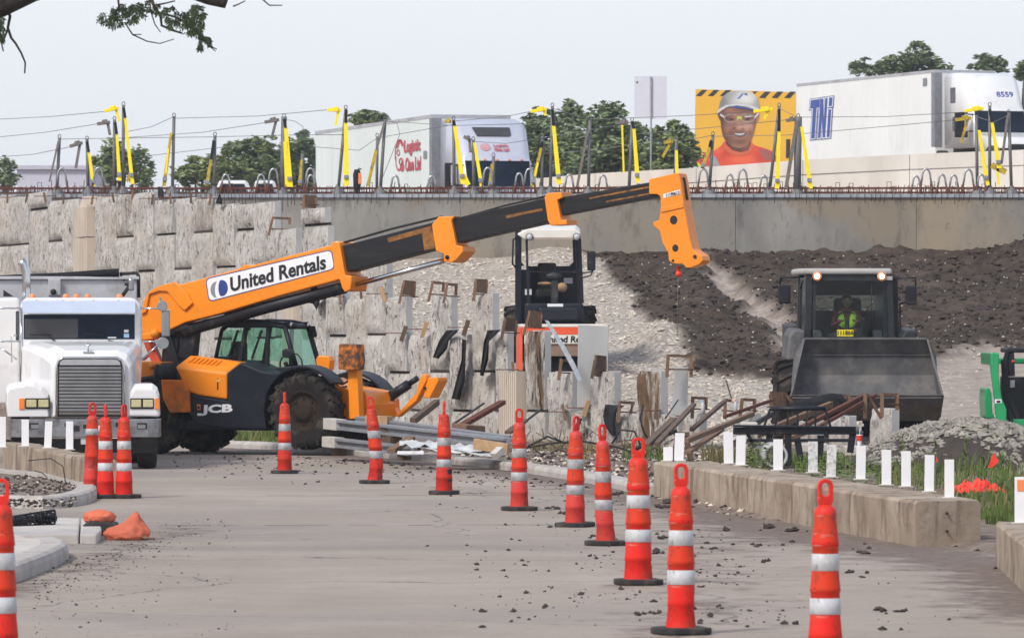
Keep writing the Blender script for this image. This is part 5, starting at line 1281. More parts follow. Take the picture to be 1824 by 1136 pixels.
for i, (px, y, lab) in enumerate(((13,354,'small dark wooden clamp at the top joint of the wall near the side edge'), (46,352,'small clamp on the wall top below the pale distant building'), (81,352,'small rusty clamp pair leaning out at the wall top before the pilaster'), (113,356,'small clamp between two wall top panels left of the pilaster'), (163,356,'dark wooden wedge clamp leaning on the pilaster cap'), (203,352,'small clamp left of the brown stained top panel'), (236,348,'small clamp right of the brown stained top panel'), (270,356,'small hooked clamp under the black rag on the wall top'), (305,354,'small dark clamp under the lone thin stake on the wall top'), (340,353,'small clamp left of the tan stained panel'), (373,356,'small pale clamp right of the tan stained panel'))):
    d = wall_d(px)-.1; c_ = at(px, y, d); t = Thing('wooden_clamp', lab, 'clamp', c_, 0, CLG)
    m = MB(); m.bar((0,0,-.12), (.05*math.sin(i*2.1),0,.13), .05, .07); m.build('leg', M['wood_dark' if i % 2 else 'wood'], t)
    m = MB(); m.tube([(-.3,0,.03),(.25,.02,.04)], .010, 5); m.build('rod', M['rust'], t)
# clamps on joints lower down the wall (single legs)
for px, y, lab in ((606,530,'pale wooden peg clamp right of the hanging rag on the middle course'), (643,520,'dark wooden peg clamp standing above the middle course joint'), (683,525,'pink brown wooden peg clamp left of the solid board clamp'), (718,595,'pale wooden peg clamp on the fourth course'), (755,588,'dark wooden peg clamp wrapped in black rag on the fourth course'), (829,585,'dark wooden peg clamp at the head of the long black strip'), (915,660,'dark wooden wedge clamp on the ribbed pilaster head'), (1005,735,'pale wooden peg clamp on the lowest panels'), (1043,728,'brown wooden peg clamp on the lowest panels left of the black bundle'), (1168,733,'pale wooden peg clamp on the lowest panels under the stained panel')):
    d = wall_d(px)-.16; c_ = at(px, y, d); t = Thing('wooden_clamp', lab, 'clamp', c_, 0, CLG)
    m = MB(); s_ = math.sin(px*1.7); m.bar((-.04*s_,0,-.14), (.06*s_,0.02,.16), .05, .08); m.build('leg', M[('wood','wood_dark','wood_pale')[int(px) % 3]], t)
    m = MB(); m.tube([(-.35,0,.02),(.1,.02,.02)], .009, 5); m.build('rod', M['rust'], t)
m = MB(); a = [(970,570),(977,571),(1004,612),(1023,645),(1037,676),(1030,679),(1018,655),(998,618)]; q = [at(px,py,104.0) for px, py in a]; m.prism([(v.x,v.z) for v in q], 103.9, 103.96); tag(m.build('metal_strip', mat('shiny ribbed metal strip', (.52,.58,.64), .35, .5, var=.3, scale=14)), 'long slanted shiny metal strip leaning from the roller down over the panels', 'metal strip')

# beams on the ground before the wall
BG = 'long grey beams lying in front of the stone wall'
def beam(p, q, w, h, label, end=None, m_='galv'):
    c_ = Vector((p.x, p.y, 0)); t = Thing('form_beam', label, 'beam', c_, 0, BG); m = MB()
    dv = (q-p).normalized(); 
    for off in (-h/2+.02, h/2-.02): m.bar(p-c_+Vector((0,0,off)), q-c_+Vector((0,0,off)), w, .045)
    m.bar(p-c_, q-c_, w*.35, h-.06); m.build('rail', M[m_], t, bevel=.006)
    if end:
        e = p+dv*end; m = MB()
        for off in (-h/2+.02, 0, h/2-.02): m.bar(p-c_+Vector((0,-.02,off))-dv*.01, e-c_+Vector((0,-.02,off)), w*1.04, .062)
        m.build('end_cover', M['slab_conc'], t, bevel=.006)
beam(at(585,754,93.2), at(906,789,86.5), .18, .16, 'upper grey beam with a bright white wrapped end beside the telehandler tyre', .55)
beam(at(640,746,93.8), at(905,781,87.5), .16, .09, 'thinner grey beam lying on top of the upper beam')
beam(at(583,786,93.0), at(735,803,89.5), .18, .15, 'lower grey beam with a white end right above the kerb', .55)
def plank(a, b, da, db, w, h, label, m_='wood', name='timber_plank', cat='plank', group='loose timber in front of the wall'):
    p, q = at(*a, da), at(*b, db); mb = MB(); mb.bar(p, q, w, h); o = mb.build(name, M[m_], loc=p, bevel=.006); return tag(o, label, cat, group)
plank((655,748),(695,750), 92.5, 92.3, .2, .16, 'pale timber block on the beams under the far stabiliser', 'wood_pale', 'timber_block', 'block')
plank((812,764),(838,768), 90.5, 90.3, .22, .20, 'brown timber block on the beams behind the scuffed cone', 'wood', 'timber_block', 'block')
plank((842,766),(855,768), 90.8, 90.6, .2, .17, 'small dark timber block beside the brown block on the beams', 'wood_dark', 'timber_block', 'block')
plank((845,790),(905,800), 86.0, 85.5, .05, .17, 'tan plywood board propped under the grey beam right end', 'wood_pale', 'plywood_board', 'board')
plank((690,775),(705,790), 91.0, 90.6, .2, .25, 'dark timber packer between the upper and lower beams', 'wood_dark', 'timber_block', 'block')
plank((598,797),(612,800), 93.2, 93.1, .2, .22, 'dark timber packer under the white wrapped beam ends', 'wood_dark', 'timber_block', 'block')
plank((715,806),(726,808), 90.0, 89.9, .2, .2, 'dark timber packer under the lower beam end by the kerb', 'wood_dark', 'timber_block', 'block')
plank((697,803),(733,780), 87.5, 88.2, .14, .07, 'slanted brown plank leaning on the white scraps', 'wood')
plank((808,766),(895,716), 91.0, 93.5, .12, .07, 'reddish brown plank with black rod leaning against the wall behind the scuffed cone', 'rust')
plank((735,750),(778,716), 93.0, 95.0, .10, .10, 'grey plank propped with a black bar beside the far stabiliser', 'wood_dark')
plank((806,756),(862,718), 92.0, 95.5, .03, .03, 'black threaded rod with sleeves leaning beside the reddish plank', 'black', 'threaded_rod', 'rod')
plank((930,755),(965,728), 92.0, 95.0, .03, .035, 'black rod leaning behind the cone at the ribbed pilaster', 'black', 'threaded_rod', 'rod')
plank((905,770),(935,748), 91.0, 92.5, .12, .05, 'brown plank end leaning behind the cone at the ribbed pilaster', 'wood_dark')
m = MB(); rs = random.Random(4)
for (xa, ya, xb, yb, w) in ((712,792,780,797,.35),(735,796,880,812,.4),(790,800,905,806,.3)):
    n = 12; rows = []
    for i in range(n+1):
        t_ = i/n; c_ = at(lerp(xa,xb,t_), lerp(ya,yb,t_), 87.2); rows.append([c_+Vector((0,w*(u-.5)*2,.05*math.sin(u*7+i)*rs.random()+(.07 if u in (.33,.66) else 0))) for u in (0,.33,.66,1)])
    m.loft(rows, 0, True, cap=False, closed=False)
tag(m.build('plastic_sheeting', mat('dirty white plastic sheeting', (.60,.61,.60), .45, var=.25, scale=6, bump=.6, bscale=8), fix=False), 'crumpled dirty white plastic sheeting scraps under the grey beams', 'plastic sheeting')
plank((708,806),(755,806), 86.5, 86.5, .06, .05, 'white painted stick lying on the dirt by the kerb', 'white_plain', 'painted_stick', 'stick')
plank((880,812),(893,800), 84.5, 84.6, .14, .10, 'pale broken concrete lump beside the pilaster cone', 'slab_conc', 'concrete_lump', 'rubble')

# heap of planks, angles and hoses on the right of the wall
PG = 'timber and steel angles heaped behind the long barrier'
for a, b, da, db, w, h, m_, nm, lab in (
    ((1150,792),(1200,745),82,92,.16,.06,'wood_dark','timber_plank','grey brown plank slanting up from the white short post'),
    ((1170,790),(1236,720),82.5,93,.12,.07,'wood_dark','timber_plank','dark plank with a blue black edge slanting towards the square frame'),
    ((1185,745),(1208,712),92,95,.03,.03,'black','threaded_rod','black threaded rod rising to the square wooden frame'),
    ((1222,785),(1340,737),82,92,.12,.10,'wood','timber_plank','long pale brown plank running up to the red steel angle'),
    ((1232,765),(1290,715),90,95,.10,.08,'wood_dark','timber_plank','dark plank leaning behind the long pale brown plank'),
    ((1225,805),(1285,765),81,90,.14,.06,'wood','timber_plank','lower brown plank slanting out of the weeds by the wooden trestle'),
    ((1290,742),(1377,712),90,95,.07,.07,'rust','steel_angle','dark red steel angle rising towards the loader tyre'),
    ((1440,770),(1560,704),89,93,.06,.08,'rust','steel_angle','dark red steel angle crossing in front of the loader bucket'),
    ((1400,775),(1540,704),88.5,93,.12,.09,'rust','steel_angle','upper red brown steel beam behind the black rack bars'),
    ((1310,790),(1480,720),87.8,92,.12,.14,'wood','timber_plank','broad orange brown plank behind the black rack bars'),
    ((1385,790),(1470,755),87.6,90,.10,.10,'wood','timber_plank','lower orange brown plank behind the black rack'),
    ((1325,765),(1380,735),87.5,92,.06,.12,'black_paint','steel_angle','black steel flat running up behind the rack corner'),
    
    ((1293,676),(1303,710),97,97,.035,.035,'wood_dark','timber_stake','thin grey stake standing in the pale gravel')):
    plank(a, b, da, db, w*.7, h*.72, lab, m_, nm, {'timber_plank':'plank','steel_angle':'steel angle','threaded_rod':'rod','folded_cloth':'tarpaulin','timber_stake':'stake'}[nm], PG)
t = Thing('wooden_trestle', 'dark weathered wooden trestle stump behind the tall white post at the barrier tip', 'trestle', gnd(1214,832,.06))
for a, b in (((-.13,0,.02),(-.05,0,.50)),((.17,0,.0),(.06,0,.50)),((-.02,.05,.1),(.0,.05,.5))): m = MB(); m.bar(a, b, .09, .09); m.build('leg', M['wood_dark'], t)
m = MB(); m.bar((-.12,0,.51),(.12,0,.51),.12,.06); m.build('top', M['wood_dark'], t)
for i, (pts, lab) in enumerate((([(920,800),(990,788),(1040,786),(1100,796),(1150,812)], 'long black hose lying along the rubble at the wall foot'), ([(1090,790),(1105,765),(1130,768),(1140,790),(1132,812)], 'looped black hose behind the slim crooked cone'), ([(1146,720),(1140,745),(1147,770),(1162,792)], 'thin curved black cable standing in front of the stained panel'), ([(1130,800),(1170,784),(1206,766)], 'straight black pipe pointing up at the trestle'), ([(940,795),(975,777),(1000,786)], 'low black cable loop at the wall foot near the pilaster'))):
    m = MB(); pp = [at(px, py, 86-i*.3+.002*px*0) for px, py in pts]; m.tube([Vector(v) for v in pp] if i == 3 else [pp[0].lerp(pp[0],0)]+[Vector(q.resized(3)) for q in pp[1:]], (.018 if i != 3 else .03), 6)
    tag(m.build('hose', M['black'], loc=(pp[0].x,pp[0].y,0)), lab, 'hose', 'black hoses and cables at the wall foot')
m = MB(); rs = random.Random(8)
for k in range(90):
    px = rs.uniform(900,1190); py = rs.uniform(783,812); p = at(px, py, rs.uniform(84,90)); a_ = rs.uniform(-1,1)
    m.tube([p, p+Vector((rs.uniform(-.3,.3), rs.uniform(-.2,.2), rs.uniform(0,.22)))], .007, 4)
tag(m.build('twig_debris', M['wood_dark'], fix=False), kind='stuff')

cloth([(1405,718),(1415,735),(1428,748),(1438,752), (1500,742),(1512,722),(1500,702),(1480,700)], 'dark folded filter cloth bundle on the heap below the loader bucket lip', off=0, th=.25, d=92.5)
# black steel rack
t = Thing('steel_rack', 'black steel fork carriage rack with upright bars standing behind the long barrier', 'steel rack', gnd(1415,830,.06)); RY = 0
def rp(px, py, y=0): return t.P(px, py, y)
m = MB(); m.bar(rp(1306,767),rp(1524,767),.16,.11); m.build('main_beam', M['black_paint'], t, bevel=.012)
m = MB(); m.bar(rp(1306,758,-.02),rp(1524,761,-.02),.24,.03); m.build('top_plate', M['navy'], t)
m = MB(); m.bar(rp(1330,784),rp(1520,784),.1,.05); m.build('lower_beam', M['black_paint'], t, bevel=.008)
m = MB(); m.tube([rp(1372,728),rp(1470,727)], .035, 8); m.build('top_rail', M['navy'], t)
for a, b in (((1372,728),(1360,762)),((1388,728),(1380,762)),((1404,728),(1402,762)),((1421,728),(1420,762)),((1438,728),(1436,762)),((1453,728),(1452,762)),((1470,728),(1480,762))): m = MB(); m.bar(rp(*a),rp(*b),.03,.035); m.build('upright_bar', M['black_paint'], t)
for a, b, w in (((1404,770),(1404,830),.12),((1420,780),(1428,830),.06),((1462,775),(1460,826),.07),((1520,765),(1514,806),.09),((1372,770),(1366,800),.05),((1330,770),(1345,796),.05)): m = MB(); m.bar(rp(*a),rp(*b),.1,w); m.build('leg', M['black_paint'], t)
m = MB(); p = at(1382,812,84.6); n = 24; R0 = .185
m.lathe([(R0,0),(R0,1.6),(R0*.8,1.6),(R0*.8,0),(R0,0)], n, (p.x,p.y,p.z), 'y'); o = m.build('concrete_pipe', M['smooth_conc'], loc=(p.x,p.y,0)); tag(o, 'open end of a round grey concrete pipe lying under the black rack', 'pipe')
for px0, px1, y0, y1, lab in ((1425,1475,790,806,'pale concrete block lying in the weeds below the rack'), (1505,1550,794,812,'low white stone block beside the cup'),(1320,1350,752,788,'small pale stone block behind the rack')):
    a, b = at(px0,y1,88), at(px1,y0,88); m = MB(); m.box(a.x,b.x,88,88.5,a.z,b.z); tag(m.build('stone_block', M['slab_conc'], loc=(a.x,88,0), bevel=.02), lab, 'block')
p = at(1531,797,86.2); t = Thing('paper_cup', 'red and white paper drink cup with a straw beside the lone stone block', 'cup', p)
m = MB(); m.lathe([(.03,0),(.04,.10),(.046,.19),(.046,.2),(.001,.2)], 14, mis=[1,0,1,1]); m.build('cup_body', [M['netting'], M['text_white']], t); m = MB(); m.tube([(0,0,.2),(.01,0,.3)], .006, 5); m.build('straw', M['text_white'], t)
for px, y, lab, c1 in ((1252,728,'clear plastic bottle with a blue cap inside the wooden frame', (.15,.35,.6)), (1310,727,'plastic bottle with a red label among the low blocks', (.75,.08,.06))):
    p = at(px, y+10, 95); t = Thing('plastic_bottle', lab, 'bottle', p); m = MB(); m.lathe([(.001,0),(.035,.0),(.035,.16),(.015,.21),(.015,.22)], 12); m.build('bottle_body', M['band'], t); m = MB(); m.lathe([(.017,.215),(.017,.245),(.001,.245)], 10); m.build('cap', mat('bottle cap', c1, .4), t)

# ================================================================== gravel heap, netting, flags
GPX, GPY = 6.95, 85.5
def heap_h(x, y): 
    q = ((x-GPX)/1.9)**2+((y-GPY)/2.2)**2; a = .78*max(0, 1-q)**.8 if q < 1 else 0
    q2 = ((x-8.3)/1.0)**2+((y-81)/3.0)**2; b = .38*max(0, 1-q2)**.8 if q2 < 1 else 0
    return max(a, b)
m = MB(); n = 40; vs = []
for j in range(n+1):
    for i in range(n+1):
        x = lerp(5.0,10.2,i/n); y = lerp(77.5,88.5,j/n); vs.append((x,y,.02+heap_h(x,y)*.93+.05*float(fbm(np.array(x*3.), np.array(y*3.), 3))))
m.add(vs, [(j*(n+1)+i, j*(n+1)+i+1, (j+1)*(n+1)+i+1, (j+1)*(n+1)+i) for j in range(n) for i in range(n) if heap_h(lerp(5.0,10.2,(i+.5)/n), lerp(77.5,88.5,(j+.5)/n)) > .0], 1, True)
def on_heap():
    x = random.uniform(5.3,9.8); y = random.uniform(78,88.2); h_ = heap_h(x,y)
    px = CX+x*FPX/y; z = h_; py = HY+(EYE-z)*FPX/y
    if h_ < .03: return None
    if inpoly(np.array([px]), np.array([py]), [(1668,806),(1692,783),(1742,783),(1765,806),(1768,850),(1655,850)])[0] and random.random() < .93: return None
    return x, y, h_-.01
scatter(m, 5200, on_heap, lambda: random.choice((.03,.04,.05,.06,.075))*random.uniform(.8,1.2), .75, 0)
tag(m.build('gravel_pile', [M['stone2'], M['clod']], loc=(GPX,GPY,0), fix=False), 'heap of grey crushed stone with a dark hollow, beside the green skid steer', 'gravel pile')
bm = bmesh.new(); bmesh.ops.create_grid(bm, x_segments=40, y_segments=30, size=1)
p0 = gnd(1700,878,.10); 
for v in bm.verts:
    x, y = v.co.x, v.co.y; f = max(0, 1-x*x*.9-y*y*.9); n_ = mnoise.fractal(Vector((x*3.2,y*3.2,3)), .7, 2, 4)
    v.co = Vector((p0.x+.28+x*.36+.05*n_, p0.y+.2+y*.5, p0.z+.02+f*(.10+.11*n_)+.035*mnoise.noise(Vector((x*9,y*9,0)))))
me = bpy.data.meshes.new('netting_heap'); bm.to_mesh(me); bm.free(); me.materials.append(M['netting']); o = bpy.data.objects.new('safety_netting', me); C.objects.link(o)
tag(o, 'crumpled heap of red orange plastic safety netting on the grass behind the posts', 'netting')
def flag(pts, d, label):
    q = [at(px,py,d) for px, py in pts]; t = Thing('marker_flag', label, 'flag', (q[0].x, d, 0.08), 0, 'red orange marker flags in the weeds')
    m = MB(); m.prism([(v.x-q[0].x, v.z-.08) for v in q], -.004, .004); m.build('pennant', M['netting'], t)
    m = MB(); m.tube([(0,.01,0),(.0,.01,q[0].z-.08)], .005, 5); m.build('wire_stem', M['post_grey'], t)
flag([(1760,832),(1770,805),(1779,822),(1766,833)], 72, 'big tilted red orange pennant flag in front of the crushed stone heap')
flag([(1753,866),(1755,853),(1759,868),(1762,870)], 66, 'small folded red flag beside the safety netting')
flag([(1667,822),(1668,812),(1671,820),(1669,823)], 72, 'tiny orange flag just above the posts near the tall stalk')

# ================================================================== weeds and grass (uncountable)
def blades(mb, n, fx, hh, wv=.012, mi=0, spread=.12):
    k = 0; tr = 0
    while k < n and tr < n*20:
        tr += 1; p = fx()
        if p is None: continue
        x, y, z = p; h_ = hh()*random.uniform(.6,1.2); a_ = random.uniform(0,6.28); dx, dy = math.cos(a_)*wv, math.sin(a_)*wv
        lx, ly = random.gauss(0,spread)*h_, random.gauss(0,spread)*h_
        mb.add([(x-dx,y-dy,z),(x+dx,y+dy,z),(x+lx*.4+dx*.8,y+ly*.4+dy*.8,z+h_*.55),(x+lx*.4-dx*.8,y+ly*.4-dy*.8,z+h_*.55),(x+lx*1.4,y+ly*1.4,z+h_)], [(0,1,2,3),(3,2,4)], mi); k += 1
def leafs(mb, n, fx, size, hmax, mi=0):
    for _ in range(n):
        p = fx()
        if p is None: continue
        x, y, z = p; z += random.random()*hmax; s_ = size*random.uniform(.6,1.3); rot = Matrix.Rotation(random.uniform(0,6.28),3,'Z') @ Matrix.Rotation(random.uniform(-.9,.9),3,'X')
        mb.add([Vector((x,y,z))+rot @ Vector(q) for q in ((-s_,0,0),(0,-s_*.4,0),(s_,0,.01),(0,s_*.4,0))], [(0,1,2,3)], mi)
def zone(pxa, pxb, pya, pyb, dens=None, z=.06):
    def f():
        px = random.uniform(pxa,pxb); py = random.uniform(pya,pyb); p = gnd(px,py,z)
        if not inpoly(np.array([p.x]), np.array([p.y]), reg)[0]: return None
        if fbm(np.array(p.x*1.6), np.array(p.y*.7), 3) < (dens if dens is not None else .45): return None
        return (p.x, p.y, ground_z(p.x, p.y))
    return f
wm = MB()
blades(wm, 1700, zone(1700,1830,860,935,.44), lambda: .15, .008)
blades(wm, 700, zone(1560,1830,822,880,.48), lambda: .2, .009)
blades(wm, 500, zone(1640,1800,800,850,.35), lambda: .38, .008, 0, .2)
blades(wm, 500, zone(1300,1560,818,846,.5), lambda: .22, .008)
blades(wm, 420, zone(415,500,783,800,.2), lambda: .26, .012); blades(wm, 250, zone(415,500,783,800,.2), lambda: .2, .012, 1)
blades(wm, 200, zone(950,1060,800,820,.5), lambda: .22, .010, 1); blades(wm, 160, zone(1110,1180,800,830,.5), lambda: .2, .010)
blades(wm, 200, zone(1250,1330,815,835,.4), lambda: .3, .010, 1); blades(wm, 120, zone(735,760,755,770,-1), lambda: .2, .012)
blades(wm, 300, zone(1560,1830,830,930,.4), lambda: .24, .008, 1)
leafs(wm, 2200, zone(1420,1640,822,868,.42), .035, .20); leafs(wm, 500, zone(1330,1380,800,845,-1), .035, .36); leafs(wm, 260, zone(1470,1500,835,848,-1), .04, .28); leafs(wm, 700, zone(1640,1800,830,900,.45), .03, .16)
leafs(wm, 200, zone(1120,1180,800,835,.4), .03, .2)
tag(wm.build('weeds', [M['weed'], M['weed_dry']], fix=False), kind='stuff')
for i, (px, py, hh, lab) in enumerate(((1606,852,.62,'tall thin green stalk weed beside the lone stone block'), (1720,872,.75,'tall green stalk weed with narrow upright leaves in front of the dark hollow'), (1340,850,.48,'leafy green weed in front of the black rack between two white posts'), (1668,858,.55,'slender weed stalk between two white posts'), (1752,880,.5,'slender weed stalk near the red pennant flag'), (1783,890,.55,'pale leaning weed stalk at the edge of the stone heap'))):
    p = gnd(px, py, .06); t = Thing('weed_plant', lab, 'weed', p, 0, 'tall weeds behind the long barrier'); rs = random.Random(i)
    m = MB(); m.tube([(0,0,0),(.01,0,hh*.5),(.02*rs.uniform(-1,1),0,hh)], [.009,.007,.003], 5); m.build('stem', M['weed'], t)
    m = MB(); 
    for k in range(26 if i != 2 else 60):
        z = hh*rs.uniform(.15,.95); a_ = rs.uniform(0,6.28); l_ = (.12 if i != 2 else .09)*rs.uniform(.6,1.2)*(1.1-z/hh*.5); dx, dy = math.cos(a_), math.sin(a_); up = rs.uniform(.3,1.6) if i != 2 else rs.uniform(-.2,.6)
        m.add([(0,0,z),(dx*l_*.5-dy*.012,dy*l_*.5+dx*.012,z+l_*up*.5),(dx*l_,dy*l_,z+l_*up),(dx*l_*.5+dy*.012,dy*l_*.5-dx*.012,z+l_*up*.5)], [(0,1,2,3)])
    m.build('leaf_spray', M['weed'], t, fix=False)

M['lamp_halo'] = mat('glowing orange lamp halo', (1.0,.30,.08), .4, var=0, emit=.8)  # warm glare around the lit lamps, modelled as a glowing ring
# ================================================================== wheel loader with its operator
lz = .12
Ld = Thing('wheel_loader', 'dusty grey wheel loader facing the camera with its wide bucket raised', 'loader', (6.15, 102.3, lz), R(3))
def lb_(px, py, y): return Ld.P(px, py, y)
m = MB(); xs = {}
def brow(y, py, l, r): z = Ld.L(1500, py, y)[1]; return (Ld.L(l,py,y)[0], Ld.L(r,py,y)[0], y, z)
rows = [brow(-1.55,603,1434,1650), brow(-1.35,632,1418,1664), brow(-1.30,668,1414,1666), brow(-1.55,718,1412,1670), brow(-2.0,744,1414,1672), brow(-2.55,706,1410,1678)]
inner = [[Vector((l,y,z)), Vector((r,y,z))] for l, r, y, z in rows]
outer = [[Vector((v.x,y_,v.z)) for v in row] for row, y_ in zip(inner, (-1.50,-1.29,-1.24,-1.49,-1.99,-2.56))]
for k, dz_ in enumerate((.02,0,0,-.04,-.05,-.03)): outer[k] = [v+Vector((0,0,dz_)) for v in outer[k]]
m.loft([inner[k]+outer[k][::-1] for k in range(6)])
for e in (0, 1):
    pl = [inner[k][e] for k in range(6)]; sgn = -1 if e == 0 else 1
    m.add([v+Vector((sgn*.0,0,0)) for v in pl]+[v+Vector((sgn*.035,0,0)) for v in pl], [(0,1,2,3,4,5),(11,10,9,8,7,6)]+[(i,(i+1)%6,(i+1)%6+6,i+6) for i in range(6)])
bk = m.build('bucket', M['loader_grey'], Ld)
m = MB(); a, b = inner[5]; c0, c1 = inner[4]
m.loft([[a+Vector((-.02,-.03,.02)), b+Vector((.03,-.03,.02)), b+Vector((.03,.0,.035)), a+Vector((-.02,.0,.035))], [c0+Vector((0,-.06,-.055)), c1+Vector((0,-.06,-.055)), c1+Vector((0,0,-.05)), c0+Vector((0,0,-.05))]]); m.build('cutting_edge', M['loader_dark'], bk, bevel=.008)
m = MB(); m.bar(lb_(1418,632,-1.37), lb_(1664,632,-1.37), .02, .02); m.bar(lb_(1434,603,-1.56), lb_(1650,603,-1.56), .05, .035); m.build('edge_rib', M['loader_grey'], bk)
# body, arms, fenders
m = MB(); m.box(-.95,.95,.2,4.6,.75,1.45); m.box(-.75,.75,2.6,4.8,1.4,2.15); m.build('chassis', M['loader_body'], Ld, bevel=.05)
for sx in (-.55,.55): m = MB(); m.bar((sx,.5,1.9),(sx,-.6,1.25),.16,.32); m.bar((sx,-.6,1.25),(sx,-1.15,1.1),.16,.28); m.build('lift_arm', M['loader_body'], Ld, bevel=.02)
tyx = Ld.L(1400,690,0)[0]
for sx, y in ((-1.05,0),(1.05,0),(-.74,3.1),(.95,3.1)): tyre(Ld, (tyx+.10 if (sx < 0 and y == 0) else sx, y, .72), .72, .58, 'x', lugs=16, lug_h=.06, rimr=.5)
for px0, px1, sx in ((1400,1432,-1),(1600,1632,1)):
    a, b = Ld.L(px0,640,.4)[0], Ld.L(px1,640,.4)[0]; zt_ = Ld.L(1415,588,.4)[1]
    m = MB(); m.loft([[(a,.2,zt_-.55),(a+.04,.2,zt_-.12),(a+.12,.2,zt_),(b,.2,zt_),(b,.2,zt_-.55)],[(a,1.3,zt_-.5),(a+.04,1.3,zt_-.07),(a+.12,1.3,zt_+.05),(b,1.3,zt_+.05),(b,1.3,zt_-.5)]]); m.build('fender', M['loader_grey'] if sx < 0 else M['loader_body'], Ld, bevel=.04, seg=3)
# cab
cy0, cy1 = .75, 2.2
P4 = [Ld.L(px,py,cy0) for px, py in ((1436,604),(1440,490),(1584,490),(1590,604))]
m = MB()
for px0, px1, w in ((1438,1441,.11),(1588,1583,.11)):
    p, q = lb_(px0,612,cy0), lb_(px1,488,cy0); m.bar(p, q, w, w); m.bar(p+Vector((0,1.4,0)), q+Vector((0,1.4,0)), .1, .1)
m.bar(lb_(1450,604,cy0), lb_(1450,490,cy0), .06, .05); m.bar(lb_(1425,600,cy0+.5), lb_(1427,500,cy0+.5), .05, .05); m.bar(lb_(1430,500,cy0), lb_(1426,510,cy0+.5), .04,.04)
m.bar(lb_(1597,612,cy0+.15), lb_(1594,492,cy0+.15), .09,.06); m.bar(lb_(1604,604,cy0+.2), lb_(1603,540,cy0+.2), .03,.03); m.bar(lb_(1604,535,cy0+.2), lb_(1594,528,cy0+.2), .03,.03)
m.bar(lb_(1438,494,cy0), lb_(1586,494,cy0), .12, .12)
m.build_each('cab_post', M['loader_body'], Ld)
m = MB(); a, b = lb_(1424,490,cy0), lb_(1588,480,cy0); m.box(a.x,b.x,cy0-.12,cy1+.1,a.z+.01,b.z+.02); m.build('cab_roof', M['roof_grey'], Ld, bevel=.05, seg=3)
m = MB(); a, b = lb_(1440,606,cy0), lb_(1586,494,cy0); m.add([(a.x,cy0-.02,a.z),(b.x,cy0-.02,a.z),(b.x,cy0-.02,b.z),(a.x,cy0-.02,b.z)], [(0,1,2,3)]); m.build('windshield', M['glass_clear'], Ld, fix=False)
m = MB(); m.box(a.x-.03,a.x-.02,cy0,cy1,a.z,b.z); m.box(b.x+.02,b.x+.03,cy0,cy1,a.z,b.z); m.build_each('side_window', M['glass_clear'], Ld)
m = MB(); m.box(a.x,b.x,cy1+.02,cy1+.06,a.z-.4,a.z+.55); m.box(a.x,b.x,cy0+.02,cy0+.25,a.z-.35,a.z+.08); m.box(a.x,a.x+.12,cy0+.1,cy1,a.z-.3,b.z); m.box(b.x-.12,b.x,cy0+.1,cy1,a.z-.3,b.z);m.box(a.x,b.x,cy1+.02,cy1+.05,b.z-.32,b.z); m.build('cab_lining', M['navy'], Ld)
m = MB(); c_ = lb_(1505,603,cy0+.2); m.ball(c_, (.38,.2,.16)); m.build('dashboard', M['black'], Ld)
for px in (1455,1570):
    m = MB(); p = lb_(px,492,cy0-.06); m.tube([p+Vector((0,.0,0)), p+Vector((0,-.06,0))], .075, 16); o = m.build('work_lamp', M['loader_body'], Ld); m = MB(); m.ball(p+Vector((0,-.06,0)), (.058,.03,.058)); m.build('lens', M['lamp_on'], o); m = MB(); m.lathe([(.058,-.055),(.08,-.062),(.082,-.05)], 18, p, 'y'); m.build('lamp_halo', M['lamp_halo'], o)
    m = MB(); s_ = -1 if px < 1500 else 1; m.box(p.x+s_*.05-.05,p.x+s_*.15+.05,p.y-.03,p.y+.05,p.z-.07,p.z+.0); m.build('lamp_bracket', M['roof_grey'], Ld)
for px0, px1, y0, y1, ax_, ay in ((1386,1408,507,541,1424,494),(1613,1633,509,543,1592,495)):
    m = MB(); a, b = lb_(px0,y1,cy0-.1), lb_(px1,y0,cy0-.1); m.box(a.x,b.x,cy0-.15,cy0-.07,a.z,b.z); m.build('mirror', M['black_paint'], Ld, bevel=.035, seg=3)
    mx = (px0+px1)/2+(-8 if px0 < 1500 else 8); m = MB(); m.tube([lb_(ax_,ay,cy0-.1), lb_(mx,ay,cy0-.1), lb_(mx,y0,cy0-.1)], .018, 6); m.build('mirror_arm', M['black_paint'], Ld)
m = MB(); a, b = lb_(1491,599,cy0-.04), lb_(1520,587,cy0-.04); m.box(a.x,b.x,cy0-.05,cy0-.03,a.z,b.z); o = m.build('number_plate', M['plate_yellow'], Ld)
letters('111866', lb_(1492,597,cy0-.05), lb_(1520,596,cy0-.05), lb_(1492,589,cy0-.05), 'lettering', M['text_black'], o, (0,-1,0), .01)
m = MB(); c_ = lb_(1508,571,cy0+.42); m.tube([c_+Vector((.19*math.cos(2*math.pi*k/20), .05*math.sin(2*math.pi*k/20), .16*math.sin(2*math.pi*k/20))) for k in range(21)], .016, 6, cap=False); m.bar(c_+Vector((-.17,0,.0)), c_+Vector((.17,0,.0)), .03,.03); m.tube([c_, c_+Vector((.02,-.1,-.35))], .035, 8); m.build('steering_wheel', M['black'], Ld)
m = MB(); p = lb_(1533,600,cy0+.25); m.tube([p, lb_(1535,575,cy0+.3)], .07, 8); m.ball(lb_(1536,568,cy0+.3), .07); m.tube([lb_(1552,600,cy0-.03), lb_(1553,506,cy0-.03)], .012, 5); m.tube([lb_(1535,565,cy0-.03), lb_(1553,540,cy0-.03)], .012, 5); m.build('wiper', M['black'], Ld)
m = MB(); p = lb_(1508,600,1.75); m.box(p.x-.25,p.x+.25,1.5,1.75,p.z-.3,p.z+.72); m.build('seat', M['black'], Ld, bevel=.06, seg=3)
